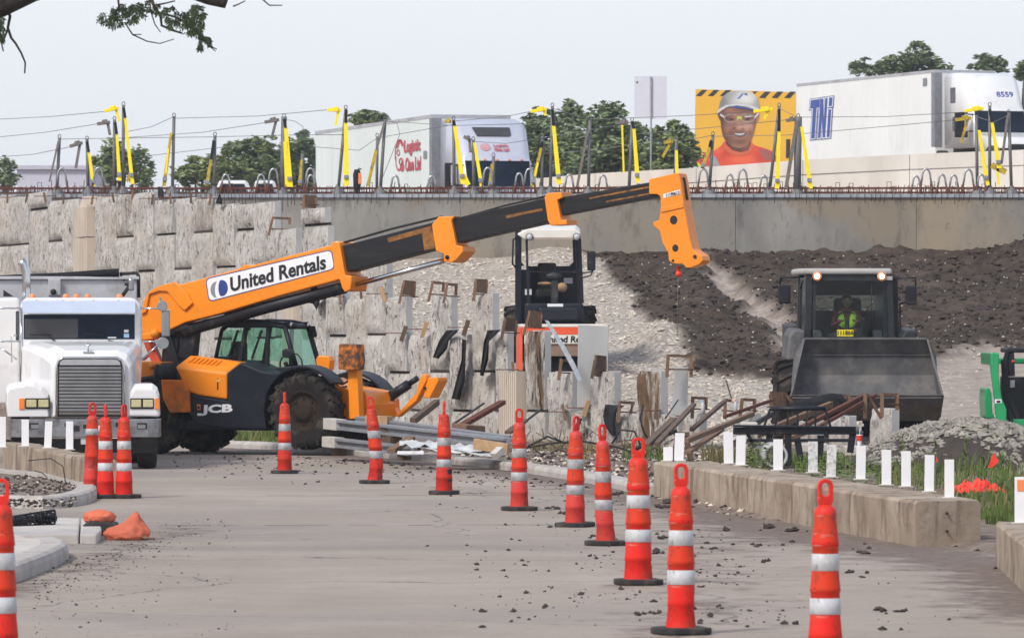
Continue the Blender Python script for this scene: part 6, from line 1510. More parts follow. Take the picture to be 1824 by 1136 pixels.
# operator: one continuous skinned body
pw = lambda px, py, y: Ld.o.location + Matrix.Rotation(Ld.rz,3,'Z') @ lb_(px,py,y)
hip = pw(1508,606,1.35)
J = {'hip':(hip,.15),'waist':(hip+Vector((0,-.02,.2)),.15),'chest':(hip+Vector((0,-.02,.42)),.17),'neck':(hip+Vector((0,-.03,.58)),.065),'head':(hip+Vector((0,-.06,.70)),.095),'crown':(hip+Vector((0,-.05,.80)),.085)}
E = [('hip','waist'),('waist','chest'),('chest','neck'),('neck','head'),('head','crown')]
for s_, n_ in ((-1,'a'),(1,'b')):
    J['sh'+n_] = (hip+Vector((s_*.19,-.02,.49)),.075); J['el'+n_] = (hip+Vector((s_*.27,-.18,.26)),.055); J['wr'+n_] = (hip+Vector((s_*.17,-.46,.33)),.036); J['ha'+n_] = (hip+Vector((s_*.15,-.54,.36)),.042)
    J['kn'+n_] = (hip+Vector((s_*.16,-.42,.05)),.085); J['an'+n_] = (hip+Vector((s_*.16,-.55,-.36)),.055); J['to'+n_] = (hip+Vector((s_*.16,-.72,-.40)),.045)
    E += [('chest','sh'+n_),('sh'+n_,'el'+n_),('el'+n_,'wr'+n_),('wr'+n_,'ha'+n_),('hip','kn'+n_),('kn'+n_,'an'+n_),('an'+n_,'to'+n_)]
ks = list(J); me = bpy.data.meshes.new('person'); base = Vector((hip.x,hip.y,hip.z-.1))
me.from_pydata([tuple(J[k][0]-base) for k in ks], [(ks.index(a), ks.index(b)) for a, b in E], [])
po = bpy.data.objects.new('person', me); C.objects.link(po); po.location = base
sk = po.modifiers.new('skin', 'SKIN'); 
for i, k in enumerate(ks): me.skin_vertices[0].data[i].radius = (J[k][1]*(1.15 if k in ('chest','waist') else 1), J[k][1])
me.skin_vertices[0].data[0].use_root = True; po.modifiers.new('smooth', 'SUBSURF').levels = 1; po.modifiers['smooth'].render_levels = 2
me.materials.append(M['sleeve'])
tag(po, 'operator in lime safety vest and dark red sleeves sitting at the loader steering wheel', 'person')
def on_person(mb, name, m_):
    mb.v = [tuple(Vector(v)-base) for v in mb.v]; o = mb.build(name, m_, po); return o
g = MB(); 
for s_ in (-1, 1):
    rg_ = []
    for z_, w0, w1, y_ in ((.18,.03,.17,-.19),(.34,.04,.185,-.205),(.46,.06,.17,-.19),(.54,.09,.14,-.10)): rg_.append([hip+Vector((s_*w0,y_,z_)), hip+Vector((s_*w1,y_+.03,z_)), hip+Vector((s_*w1,y_+.2,z_)), hip+Vector((s_*w0,y_+.2,z_))])
    g.loft(rg_, 0, True)
on_person(g, 'safety_vest', M['hivis'])
g = MB(); hc = hip+Vector((0,-.065,.715)); g.ball(hc, (.088,.105,.125), 14, 10); g.ball(hc+Vector((0,-.105,-.01)), (.016,.02,.025), 6, 5)
for s_ in (-1,1): g.ball(hc+Vector((s_*.09,0,0)), (.015,.03,.035), 6, 5)
on_person(g, 'face', M['skin'])
g = MB(); g.ball(hc+Vector((0,.015,.045)), (.094,.108,.095), 14, 8)
for s_ in (-1,1): g.ball(hc+Vector((s_*.035,-.098,.02)), (.014,.01,.008), 6, 4)
g.ball(hc+Vector((0,-.096,-.055)), (.03,.012,.008), 8, 4); on_person(g, 'hair', M['black'])

# ================================================================== roller
rzg = ground_z(.9,124.5)
Rl = Thing('road_roller', 'white and orange road roller with open dark cab and white canopy behind stone panels', 'roller', (.88, 124.5, rzg), R(2))
def rl(px, py, y): return Rl.P(px, py, y)
def rbox(m, x0, y0, x1, y1, ya, yb, mi=0):
    a, b = rl(x0,y1,ya), rl(x1,y0,ya); m.box(a.x,b.x,ya,yb,a.z,b.z,mi)
m = MB(); rbox(m, 926,577,1078,583,-1.9,-.6); m.build('front_deck', M['roof_white'], Rl, bevel=.02)
m = MB(); rbox(m, 926,583,1078,596,-1.9,-1.7); rbox(m,925,583,931,660,-1.9,.1); rbox(m,1069,583,1078,660,-1.9,.1); fr_ = m.build('drum_frame', M['roller_orange'], Rl, bevel=.015)
m = MB(); rbox(m, 934,596,1066,612,-1.89,-1.75); o = m.build('name_panel', M['roof_white'], Rl)
letters('United Rentals', rl(967,610,-1.89), rl(1063,610,-1.89), rl(967,598,-1.89), 'lettering', M['text_black'], o, (0,-1,0), .03, shear=.01)
m = MB(); rbox(m, 934,612,1066,634,-1.85,-1.7); m.build('scraper', mat('dusty brown scraper', (.23,.15,.11), .8, var=.2), Rl)
m = MB(); c_ = rl(1000,664,-.9); m.tube([(rl(934,664,-.9)).xyz, (rl(1066,664,-.9)).xyz], .62, 28); m.build('drum', M['black_paint'], Rl)
m = MB(); rbox(m, 921,577,1041,600,-.6,2.2); m.box(*[v for v in (rl(921,0,.6).x, rl(1041,0,.6).x)], .6, 3.2, .5, 1.3); m.build('rear_body', M['navy'], Rl, bevel=.03)
m = MB(); rbox(m, 936,540,1039,575,-.45,-.1); rbox(m,960,548,1030,570,-.6,-.4); m.build('dashboard', M['navy'], Rl, bevel=.04)
m = MB(); rbox(m, 975,541,1003,546,-.47,-.45); m.build('maker_plate', M['text_white'], Rl)
m = MB(); rbox(m, 921,480,945,590,.3,.5); rbox(m, 940,474,1030,545,1.5,1.6); rbox(m, 921,410,928,590,.2,1.5); m.build_each('cab_panel', M['navy'], Rl)
m = MB()
for a, b, y, w in (((923,410),(923,590),.2,.13),((1028,425),(1033,545),.2,.09),((924,420),(924,480),1.5,.12),((1024,425),(1026,480),1.5,.11),((938,425),(942,580),-.1,.05),((1033,425),(1038,540),-.1,.05)): m.bar(rl(*a,y), rl(*b,y), w, w)
m.tube([rl(921,423,0), rl(914,427,0), rl(913,470,0), rl(920,478,0)], .025, 6); m.bar(rl(944,484,-.1), rl(1032,484,-.1), .03,.03)
m.prism([Rl.L(*p,1.5) for p in ((926,474),(934,474),(926,462))], 1.5, 1.6); m.prism([Rl.L(*p,1.5) for p in ((1026,474),(1014,474),(1026,462))], 1.5, 1.6)
m.build_each('canopy_post', M['navy'], Rl)
m = MB(); f0 = [rl(*p,-.3) for p in ((921,418),(934,426),(1033,424),(1034,415),(1024,408),(940,408))]; f1 = [rl(*p,1.8) for p in ((921,410),(930,414),(1030,414),(1034,408),(1026,401),(940,400))]
m.loft([f0, f1]); m.build('canopy_roof', M['roof_white'], Rl, bevel=.03, seg=3)
m = MB(); rbox(m, 937,423,1030,427,-.34,-.2); m.build('canopy_trim', mat('tan plastic trim', (.35,.28,.24), .6), Rl)
for px in (943,1027): m = MB(); p = rl(px,422,-.32); m.tube([p,p+Vector((0,-.05,0))], .085, 12); o = m.build('work_lamp', M['navy'], Rl); m = MB(); m.tube([p+Vector((0,-.05,0)),p+Vector((0,-.058,0))], .07, 12); m.build('lens', M['band'], o)
m = MB(); rbox(m, 958,468,991,520,.75,.9); rbox(m,955,515,995,530,.3,.9); m.build('seat', M['black'], Rl, bevel=.05, seg=3)
m = MB(); rbox(m, 982,500,994,542,-.25,-.1); c_ = rl(986,492,-.15); m.ball(c_, (.19,.08,.09)); m.build('steering_column', M['loader_body'], Rl, bevel=.02)
m = MB(); m.ball(rl(1001,512,.3), (.12,.1,.11)); m.ball(rl(970,505,.3), (.16,.08,.04)); m.build('seat_cover', M['wood_pale'], Rl)
m = MB(); rbox(m, 1046,447,1061,482,-.2,-.12); m.build('mirror', M['black_paint'], Rl, bevel=.04, seg=3)
m = MB(); m.tube([rl(1034,487,-.15), rl(1054,484,-.15), rl(1056,478,-.15)], .018, 6); m.tube([rl(1034,495,-.15), rl(1052,491,-.15), rl(1056,482,-.15)], .018, 6); m.build('mirror_arm', M['black_paint'], Rl)
m = MB(); rbox(m, 1004,495,1020,505,1.48,1.5); rbox(m,935,515,947,525,-.12,-.1); m.build('label', M['band'], Rl)
x_ = (rl(921,0,1.8).x, rl(1041,0,1.8).x)
for x in x_: tyre(Rl, (x,2.2,.7), .7, .5, 'x', lugs=14)

# ================================================================== green skid steer
Sk = Thing('skid_steer', 'bright green tracked skid steer loader with a black cab, cut by the side edge', 'skid steer', (9.65, 99.5, .1), R(0))
def sp(px, py, y): return Sk.P(px, py, y)
xc = sp(1857,700,0).x
def both(px): x = sp(px,700,0).x; return (x, 2*xc-x)
def sprism(m, pts, y0, y1):
    q = [Sk.L(a,b,y0) for a, b in pts]; m.prism(q, y0, y1); m.prism([(2*xc-x, z) for x, z in q], y0, y1)
m = MB(); q = [Sk.L(a,b,-.5) for a, b in ((1764,628),(1779,629),(1778,665),(1783,708),(1792,728),(1792,767),(1776,767),(1774,745),(1771,712),(1767,680),(1763,650))]
for mir in (0, 1):
    qq = [((2*xc-x) if mir else x, z) for x, z in q]; m = MB(); m.prism(qq, -.62, -.40); m.prism([((2*xc-x) if mir else x, z) for x, z in [Sk.L(a,b,-.4) for a, b in ((1763,628),(1779,628),(1780,650),(1764,650))]], -.4, 1.6); o = m.build('lift_arm', M['green'], Sk, bevel=.02)
    if not mir:
        g = MB(); a, b = sp(1772,718,-.625), sp(1784,711,-.625); g.box(a.x,b.x,-.63,-.62,a.z,b.z); g2 = g.build('decal', M['text_white'], o); g = MB(); a, b = sp(1775,717,-.63), sp(1782,713,-.63); g.box(a.x,b.x,-.634,-.63,a.z,b.z); g.build('decal_print', M['text_black'], g2)
for mir in (0, 1):
    f = lambda L_: [((2*xc-x) if mir else x, z) for x, z in L_]
    m = MB(); m.prism(f([Sk.L(a,b,.3) for a, b in ((1755,692),(1762,690),(1766,700),(1768,735),(1774,745),(1756,745),(1754,715))]), .3, 1.5); m.build('side_tower', M['green'], Sk, bevel=.02)
    m = MB(); m.prism(f([Sk.L(a,b,-.2) for a, b in ((1730,770),(1732,748),(1745,743),(1770,747),(1776,770),(1774,790),(1735,790))]), -.7, 1.5); m.build('track', M['rubber'], Sk, bevel=.03)
    m = MB(); a = f([Sk.L(*p,-.2) for p in ((1787,650),(1793,640),(1795,620))]); 
    for (p0, p1, w) in (((1789,640),(1794,765),.10),((1795,622),(1789,645),.07),((1790,700),(1815,748),.09),((1800,622),(1802,670),.05)):
        (x0, z0), (x1, z1) = f([Sk.L(*p0,-.2), Sk.L(*p1,-.2)]); m.bar((x0,-.2,z0),(x1,-.2,z1), .12, w)
    m.build('cab_post', M['black_paint'], Sk, bevel=.015)
m = MB(); a, b = sp(1793,628,-.2), sp(1921,619,-.2); m.box(a.x,b.x,-.25,1.1,a.z,b.z); m.build('cab_roof', M['black_paint'], Sk, bevel=.03)
m = MB(); a, b = sp(1793,763,-.1), sp(1921,672,-.1); m.box(a.x,b.x,.2,1.2,a.z,b.z); m.build('cab_body', M['black'], Sk)
m = MB(); a, b = sp(1804,767,-.25), sp(1910,746,-.25); m.box(a.x,b.x,-.3,.1,a.z,b.z); m.build('front_panel', M['green'], Sk, bevel=.02)
m = MB(); a, b = sp(1774,648,1.3), sp(1940,638,1.3); m.box(a.x,b.x,1.3,1.5,a.z,b.z); m.build('cross_tube', M['green'], Sk, bevel=.02)
m = MB(); a, b = sp(1786,785,-.5), sp(1928,768,-.5); m.box(a.x,b.x,-.55,-.1,a.z,b.z); m.build('attachment_plate', M['rubber'], Sk, bevel=.03)
m = MB(); a, b = sp(1800,690,.1), sp(1808,677,.1); m.box(a.x,b.x,.15,.19,a.z,b.z); m.build('label', M['band'], Sk)
m = MB(); m.ball(sp(1804,643,-.2), .035); m.build('tail_lamp', M['netting'], Sk)
# ================================================================== highway barrier, signs, billboard
m = MB(); tops = [(955,318,170),(1060,309,167.5),(1240,299,164),(1430,285,161),(1620,275,158.5),(1824,267,156),(2300,250,150)]
hb = Thing('highway_barrier', 'long beige concrete barrier wall along the raised highway behind the straps', 'barrier', (at(955,318,170).x, 170, 4.6))
for i, (a, b) in enumerate(zip(tops, tops[1:])):
    p, q = at(*a), at(*b); p -= Vector(hb.loc); q -= Vector(hb.loc); u = (q-p).normalized()*.01; p += u; q -= u; w = Vector((-.02,.22,0)); h2 = Vector((0,0,-.42)); lo = Vector((0,0,-2.0)); f = Vector((.0,-.06,0)); f2 = Vector((0,-.16,0))
    m = MB(); m.loft([[p, p+f, p+h2+f, p+h2+f*.2, p+lo+f2, p+lo+w, p+w], [q, q+f, q+h2+f, q+h2+f*.2, q+lo+f2, q+lo+w, q+w]]); m.build('segment', M['hw_barrier'], hb)
Sg = Thing('road_sign', 'blank grey back of a tall rectangular highway sign on a single pole', 'road sign', (at(1160,312,190).x, 190, 4.6))
m = MB(); a, b = Sg.P(1130,212,0), Sg.P(1188,136,0); m.box(a.x,b.x,-.01,.01,a.z,b.z); m.build('panel', mat('pale lilac sign back', (.64,.64,.72), .5, var=.04), Sg)
m = MB(); a = Sg.P(1159.5,137,-.05); m.tube([(a.x,-.05,0),(a.x,-.05,a.z)], .035, 8); m.build('pole', M['galv'], Sg)
m = MB(); a = Sg.P(1135,147,-.015); m.box(a.x-.03,a.x+.03,-.016,-.01,a.z-.03,a.z+.03); m.build('sticker', M['rust'], Sg)

Bb = Thing('billboard', 'yellow billboard with black hazard stripes showing a smiling worker in hard hat and goggles', 'billboard', (at(1328,230,300).x, 300, 4.6), R(-2))
ZX, ZY, ZS = 930, 100, 3.576
def bz(pts): return Bb.LL([(ZX+x/ZS, ZY+y/ZS) for x, y in pts], 0)
lay = [0]
def art(name, pts, m_, par, k=None):
    lay[0] += 1; y = -.02-.006*(k if k is not None else lay[0]); mb = MB(); mb.prism(bz(pts), y-.003, y); return mb.build(name, m_, par, fix=True)
board = MB(); board.prism(bz([(1105,211),(1746,232),(1746,690),(1095,706)]), -.02, .25); bo = board.build('panel', mat('billboard yellow', (.80,.44,.035), .55, var=.04, scale=.6), Bb)
m = MB(); 
for px in (1290,1370): x = Bb.L(px,400,.6)[0]; m.tube([(x,.6,0),(x,.6,Bb.L(px,170,.6)[1])], .18, 10)
m.build('post', M['post_grey'], Bb)
mk = lambda n, c, **k: mat(n, c, .6, var=k.get('v', .1), scale=k.get('s', 1.5))
def print_mat(name, base, spots, var=.06):
    """a printed picture: soft tonal spots (x, y, rx, ry in photo pixels of the poster, colour, strength)"""
    h = node_mat(name); c = h.mix(h.noise(5, 3, .5), tuple(v*(1-var) for v in base), tuple(v*(1+var) for v in base)); nt = h.nt
    for x, y, rx, ry, col, st in spots:
        (cx, cz), = bz([(x, y)]); k = ZS*FPX/300
        mp = nt.nodes.new('ShaderNodeMapping'); mp.inputs['Location'].default_value = (-cx*k/rx, 0, -cz*k/ry); mp.inputs['Scale'].default_value = (k/rx, 0, k/ry); nt.links.new(h.tc.outputs['Object'], mp.inputs[0])
        ln = nt.nodes.new('ShaderNodeVectorMath'); ln.operation = 'LENGTH'; nt.links.new(mp.outputs[0], ln.inputs[0])
        r_ = nt.nodes.new('ShaderNodeMapRange'); r_.interpolation_type = 'SMOOTHSTEP'; r_.inputs[1].default_value = 1.25; r_.inputs[2].default_value = .1; r_.inputs[3].default_value = 0; r_.inputs[4].default_value = st; nt.links.new(ln.outputs['Value'], r_.inputs[0])
        c = h.mix(r_.outputs[0], c, col)
    h.col(c); h.p.inputs['Roughness'].default_value = .6; return h.m
mk0 = mk
BK = mk('billboard black', (.03,.027,.025))
DK, LT_, MD = (.075,.03,.022), (.56,.32,.24), (.36,.165,.11)
SK = print_mat('printed face', (.34,.155,.10), [(1258,440,60,200,DK,.9),(1296,545,60,60,DK,.7),(1490,420,30,140,(.16,.07,.05),.6),(1420,340,90,40,(.12,.05,.035),.7),(1312,400,40,22,(.10,.042,.03),.7),(1436,398,38,20,(.13,.055,.04),.65),(1432,450,48,42,LT_,.8),(1310,455,32,36,MD,.6),(1380,420,22,60,(.46,.25,.18),.7),(1388,455,30,18,LT_,.65),(1350,462,16,12,DK,.7),(1405,466,16,10,DK,.5),(1386,480,60,12,(.15,.06,.045),.6),(1330,490,22,30,DK,.5),(1450,490,18,34,(.15,.065,.05),.5),(1390,545,70,30,(.13,.06,.045),.7),(1395,525,34,12,MD,.5),(1440,560,34,22,MD,.4),(1402,365,70,18,(.33,.16,.11),.5)])
SK2, SK3 = mk('billboard skin light', (.40,.20,.14)), mk('billboard skin shade', (.11,.045,.033))
NK = print_mat('printed neck', (.14,.06,.043), [(1430,560,40,60,(.27,.12,.08),.7),(1310,540,40,80,(.045,.02,.016),.8)])
OR = print_mat('printed shirt', (.74,.10,.045), [(1180,660,90,60,(.60,.065,.04),.7),(1300,620,60,70,(.52,.06,.035),.7),(1400,660,120,40,(.86,.16,.07),.7),(1520,640,60,60,(.50,.06,.045),.7),(1600,640,40,60,(.42,.05,.04),.7),(1250,600,40,30,(.85,.17,.09),.5)])
HT = print_mat('printed hard hat', (.50,.50,.49), [(1275,300,60,110,(.17,.17,.18),.85),(1330,245,60,40,(.30,.31,.33),.6),(1420,270,80,50,(.78,.78,.76),.8),(1500,310,30,60,(.30,.30,.31),.7),(1380,315,120,16,(.30,.30,.32),.6)])
HV, WH, GY = mk('billboard lime', (.55,.70,.06)), mk('billboard white', (.62,.63,.63), v=.12), mk('billboard grey', (.28,.29,.32), v=.2)
for x in (1105,1182,1258): art('stripe', [(x,255),(x+40,216 if x < 1200 else 217),(x+75,217),(x+35,257)], BK, bo, 1)
for x in (1470,1508,1588,1668): art('stripe', [(x,267 if x > 1480 else 240),(x+40,226),(x+76 if x < 1660 else x+76,228),(x+38,270)] if x > 1480 else [(x-5,226),(x+32,226),(x+10,243)], BK, bo, 1)
art('shirt', [(1097,664),(1150,630),(1230,598),(1270,570),(1285,545),(1460,548),(1480,568),(1560,592),(1605,610),(1618,640),(1612,694),(1098,704)], OR, bo, 2)
art('vest_strap', [(1200,628),(1232,640),(1262,702),(1205,703),(1190,660)], GY, bo, 3); art('vest_strap', [(1505,588),(1570,597),(1600,655),(1560,672),(1530,640)], mk('billboard dusky red', (.35,.10,.09)), bo, 3); art('sleeve_edge', [(1097,672),(1120,680),(1150,703),(1097,705)], HV, bo, 3)
art('neck', [(1285,500),(1300,560),(1340,600),(1390,612),(1440,600),(1455,560),(1462,490)], NK, bo, 4)
art('collar', [(1280,545),(1300,575),(1345,605),(1390,615),(1440,602),(1458,570),(1470,560),(1478,580),(1440,625),(1385,638),(1330,625),(1285,590)], mk('billboard deep orange', (.62,.13,.06)), bo, 5)
art('face', [(1265,330),(1262,400),(1268,455),(1278,510),(1300,548),(1340,578),(1390,588),(1430,572),(1458,540),(1475,490),(1486,440),(1492,380),(1488,330)], SK, bo, 6)
art('ear', [(1262,365),(1250,345),(1244,370),(1256,405),(1266,410)], SK3, bo, 6); art('ear', [(1490,370),(1506,355),(1510,380),(1498,415),(1488,420)], SK2, bo, 6)



art('mouth', [(1340,492),(1360,486),(1384,489),(1408,485),(1430,487),(1418,508),(1390,517),(1362,509)], SK3, bo, 8); art('teeth', [(1350,493),(1384,494),(1422,490),(1408,501),(1386,505),(1364,501)], WH, bo, 9)

art('eye', [(1318,402),(1336,397),(1352,403),(1336,409),(1322,408)], BK, bo, 8); art('eye', [(1420,401),(1438,396),(1456,402),(1438,408),(1424,407)], BK, bo, 8)
art('eyebrow', [(1300,376),(1335,368),(1356,376),(1335,378)], BK, bo, 8); art('eyebrow', [(1410,374),(1440,364),(1470,374),(1440,375)], BK, bo, 8)
def ringpts(cx, cy, rx, ry, n=18): return [(cx+rx*math.cos(2*math.pi*k/n), cy+ry*math.sin(2*math.pi*k/n)) for k in range(n)]
for cx, cy in ((1332,398),(1436,396)):
    mb = MB(); o_, i_ = bz(ringpts(cx,cy,46,27)), bz(ringpts(cx,cy,42,23)); y = -.02-.006*10
    mb.loft([[(x,y,z) for x, z in o_],[(x,y,z) for x, z in i_],[(x,y-.004,z) for x, z in i_],[(x,y-.004,z) for x, z in o_],[(x,y,z) for x, z in o_]], cap=False); mb.build('goggle_rim', mk('billboard clear rim', (.42,.42,.38)), bo)
art('goggle_bridge', [(1370,388),(1380,384),(1398,388),(1400,408),(1390,400),(1378,400),(1368,410)], HV, bo, 11); art('goggle_glint', [(1416,384),(1452,380),(1468,388),(1420,392)], WH, bo, 11); art('goggle_temple', [(1262,366),(1288,384),(1288,396),(1262,380)], WH, bo, 11); art('goggle_temple', [(1480,384),(1508,358),(1508,372),(1482,400)], WH, bo, 11)
art('hard_hat', [(1252,352),(1258,300),(1275,262),(1310,234),(1355,222),(1420,220),(1470,236),(1500,270),(1512,330),(1500,348),(1430,318),(1370,308),(1300,316),(1262,345)], HT, bo, 8)
art('hat_brim', [(1243,352),(1262,334),(1300,314),(1370,303),(1440,310),(1490,326),(1516,342),(1512,354),(1470,338),(1430,324),(1368,315),(1305,324),(1264,352),(1246,366)], WH, bo, 10); art('hat_underside', [(1305,326),(1368,318),(1440,330),(1490,350),(1430,338),(1360,330)], mk('billboard blue', (.06,.10,.35)), bo, 11)
art('hat_emblem', [(1368,272),(1405,236),(1412,240),(1384,273)], mk('emblem blue', (.10,.20,.50)), bo, 10); art('hat_emblem', [(1414,238),(1432,238),(1436,252),(1418,248)], mk('emblem blue dark', (.05,.08,.25)), bo, 10)
art('dark_box', [(1682,530),(1708,530),(1706,650),(1680,650)], BK, bo, 3)

# ================================================================== semi trucks on the highway
def semi(label, O, rz, front_y, length, hgt, body_m, tractor_m, fair, wz0, wz1, trailer_m='trailer', zb=1.1, mw=.16, mh=0):
    t = Thing('semi_truck', label, 'truck', O, rz, 'semi trucks on the raised highway'); yt = front_y; X = 1.3
    m = MB(); m.box(-X, X, yt, yt+length, zb, hgt); tr = m.build('trailer', M[trailer_m], t, bevel=.05)
    m = MB(); m.box(-X-.012, X+.012, yt-.012, yt+length+.012, hgt-.10, hgt+.015)
    m.build('roof_rail', M['dump_grey'], tr)
    m = MB(); m.box(-X-.014,-X+.3,yt-.018,yt+.30,1.1,hgt-.1); m.build('corner_post', M['galv'], tr)
    m = MB(); 
    for k in range(1, 12): y = yt+length*k/12; m.box(-X-.010,-X,y-.02,y+.02,1.15,hgt-.1)
    m.build('seam', M[trailer_m], tr)
    m = MB(); m.box(-.5,.5,yt-5.2,yt+length,.75,1.05); m.build('chassis', M['black'], t)
    for y in (yt-4.8,): 
        for s_ in (-1,1): tyre(t, (s_*1.05,y,.5), .5, .3, 'x', lugs=0, tyre_m='rubber', rim_m='chrome')
    for y in (yt+.2, yt+1.5, yt+length-2.4, yt+length-1.1):
        for s_ in (-1,1): tyre(t, (s_*.98,y,.5), .5, .5, 'x', lugs=0, tyre_m='rubber', rim_m='chrome')
    # tractor: sleeper with sloping roof fairing
    yb, yw = yt-.75, yt-3.25      # back of sleeper, windscreen base
    def ring(y, w, zt_, zl=1.0, r=.22): return [(-w,y,zl),(-w,y,zt_-r),(-w+r*.3,y,zt_-r*.3),(-w+r,y,zt_),(w-r,y,zt_),(w-r*.3,y,zt_-r*.3),(w,y,zt_-r),(w,y,zl)]
    m = MB(); m.loft([ring(yb,1.22,hgt-.15), ring(yb-.9,1.22,hgt-.17), ring(yb-1.5,1.2,fair), ring(yw+.35,1.15,wz1+.28,r=.3), ring(yw+.12,1.14,wz1+.02,r=.12), ring(yw-.12,1.1,wz0,r=.08), ring(yw-.15,1.08,wz0-.05,r=.08)], 0, True)
    cb = m.build('cab', M[tractor_m], t)
    m = MB(); m.loft([ring(yw-.1,1.05,wz0-.02,.7,.15), ring(yw-1.4,.95,wz0-.22,.7,.2), ring(yw-1.75,.85,wz0-.45,.7,.2)], 0, True); m.build('hood', M[tractor_m], t)
    m = MB(); m.loft([[(-1.02,yw-.14,wz0+.02),(1.02,yw-.14,wz0+.02),(1.02,yw-.10,wz0+.02),(-1.02,yw-.10,wz0+.02)],[(-1.05,yw+.09,wz1),(1.05,yw+.09,wz1),(1.05,yw+.13,wz1),(-1.05,yw+.13,wz1)]]); m.build('windshield', M['dark_glass'], cb)
    m = MB(); m.box(-1.2,-1.1,yw+.5,yw+1.15,wz0+.02,wz1-.1); m.build('side_window', M['dark_glass2'], cb)
    m = MB(); m.box(-.85,.85,yw-1.82,yw-1.74,.9,wz0-.75); m.build('grille', M['black'], t)
    for s_ in (-1,1):
        m = MB(); m.box(s_*(1.42+mw)-mw,s_*(1.42+mw)+mw,yw-.1,yw+.06,wz0-.05-mh,wz1-.08); o = m.build('mirror', M['black_paint'], t, bevel=.03); m = MB(); m.tube([(s_*1.1,yw+.1,wz1-.15),(s_*1.55,yw,wz1-.15)], .03, 6); m.tube([(s_*1.1,yw+.1,wz0+.05),(s_*1.55,yw,wz0+.05)], .03, 6); m.build('mirror_arm', M['black_paint'], o)
        if s_ < 0: m = MB(); m.box(s_*1.55-.02,s_*1.55+.13,yw-.115,yw-.10,wz0+.05,wz1-.15); m.build('mirror_glass', M['band'], o)
    return t, tr, cb, yb, yw
S1, tr1, cb1, yb, yw = semi('white box trailer semi truck with faded red lettering and a silver sloped roof cab', (.296,174.4,4.9), R(15.5), 6.0, 16.0, 4.1, 'trailer', 'silver' if 'silver' in M else 'white_paint', 3.75, 1.72, 2.55)
def sidept(px, py): # point on the trailer's left side plane x = -1.31
    c, n = math.cos(S1.rz), math.sin(S1.rz); x0 = -1.318; u = (px-CX)/FPX
    y = (u*(S1.loc.y+x0*n)-S1.loc.x-x0*c)/(-n-u*c); d = S1.loc.y+x0*n+y*c
    return Vector((x0, y, EYE+(HY-py)*d/FPX-S1.loc.z))
for body, bl, br, tl in (('Logistic', (720,279), (749,275), (720,250)), ('One Ltd', (722,306), (750,303), (722,281))):
    letters(body, sidept(*bl), sidept(*br), sidept(*tl), 'lettering', M['text_red'], tr1, (-1,0,0), .03)
def sidedisc(m, cx, cy, rx, ry, a0=0, a1=360, w=.75, n=24):
    o = [sidept(cx+rx*math.cos(R(lerp(a0,a1,k/n))), cy-ry*math.sin(R(lerp(a0,a1,k/n)))) for k in range(n+1)]; i = [sidept(cx+rx*w*math.cos(R(lerp(a0,a1,k/n))), cy-ry*w*math.sin(R(lerp(a0,a1,k/n)))) for k in range(n+1)]
    for k in range(n): m.add([o[k],o[k+1],i[k+1],i[k]], [(0,1,2,3)])
m = MB(); sidedisc(m, 712, 276, 9, 28, 20, 200, .86); sidedisc(m, 712, 262, 5.5, 14, 10, 190, .5); sidedisc(m, 710, 285, 6, 20, 160, 360, .8); sidedisc(m, 716, 298, 3.5, 8, 0, 360, .0); sidedisc(m, 709, 272, 3, 6, 0, 360, .6); sidedisc(m, 714, 288, 4, 7, 0, 360, .6); m.build('emblem', M['text_red'], tr1, fix=False, merge=False)
m = MB(); q = [sidept(*p) for p in ((754,269),(760,269),(760,283),(754,283))]; m.add(q, [(0,1,2,3)]); m.build('door_placard', M['galv'], tr1, fix=False)
# roof window, deflector lettering on the sloping fairing, thin proud plates
def slope(z_): # y on the fairing between windscreen top and roof
    return tab(z_, [(2.57,yw+.12),(2.83,yw+.35),(3.75,yb-1.5),(3.93,yb-.9)])
def fplate(pts, name, m_, lift=.03):
    mb = MB(); a = [Vector((x, slope(z_)-lift, z_+lift*.5)) for x, z_ in pts]; mb.loft([a, [v+Vector((0,.02,-.01)) for v in a]]); return mb.build(name, m_, cb1)
fplate([(-.62,3.62),(.62,3.62),(.62,3.38),(.55,3.34),(-.50,3.34)], 'roof_window', M['dark_glass2'])
letters('Logistic', (-.02,slope(2.98)-.03,2.99), (.46,slope(2.98)-.03,2.99), (-.02,slope(3.1)-.03,3.09), 'lettering', M['text_red'], cb1, (0,-.9,.4), .03)
letters('One Ltd', (-.02,slope(2.86)-.03,2.87), (.46,slope(2.86)-.03,2.87), (-.02,slope(2.97)-.03,2.97), 'lettering', M['text_red'], cb1, (0,-.9,.4), .05)
fplate([(-.30+.17*math.cos(2*math.pi*k/14), 2.99+.12*math.sin(2*math.pi*k/14)) for k in range(14)], 'emblem', mat('pale red emblem', (.55,.30,.33), .6), .02)
m = MB()
for k in range(5): x = -.8+.4*k; m.box(x-.04,x+.04,yw+.06,yw+.12,2.56,2.60)
m.build('marker_lamp', M['amber_dome'], cb1)

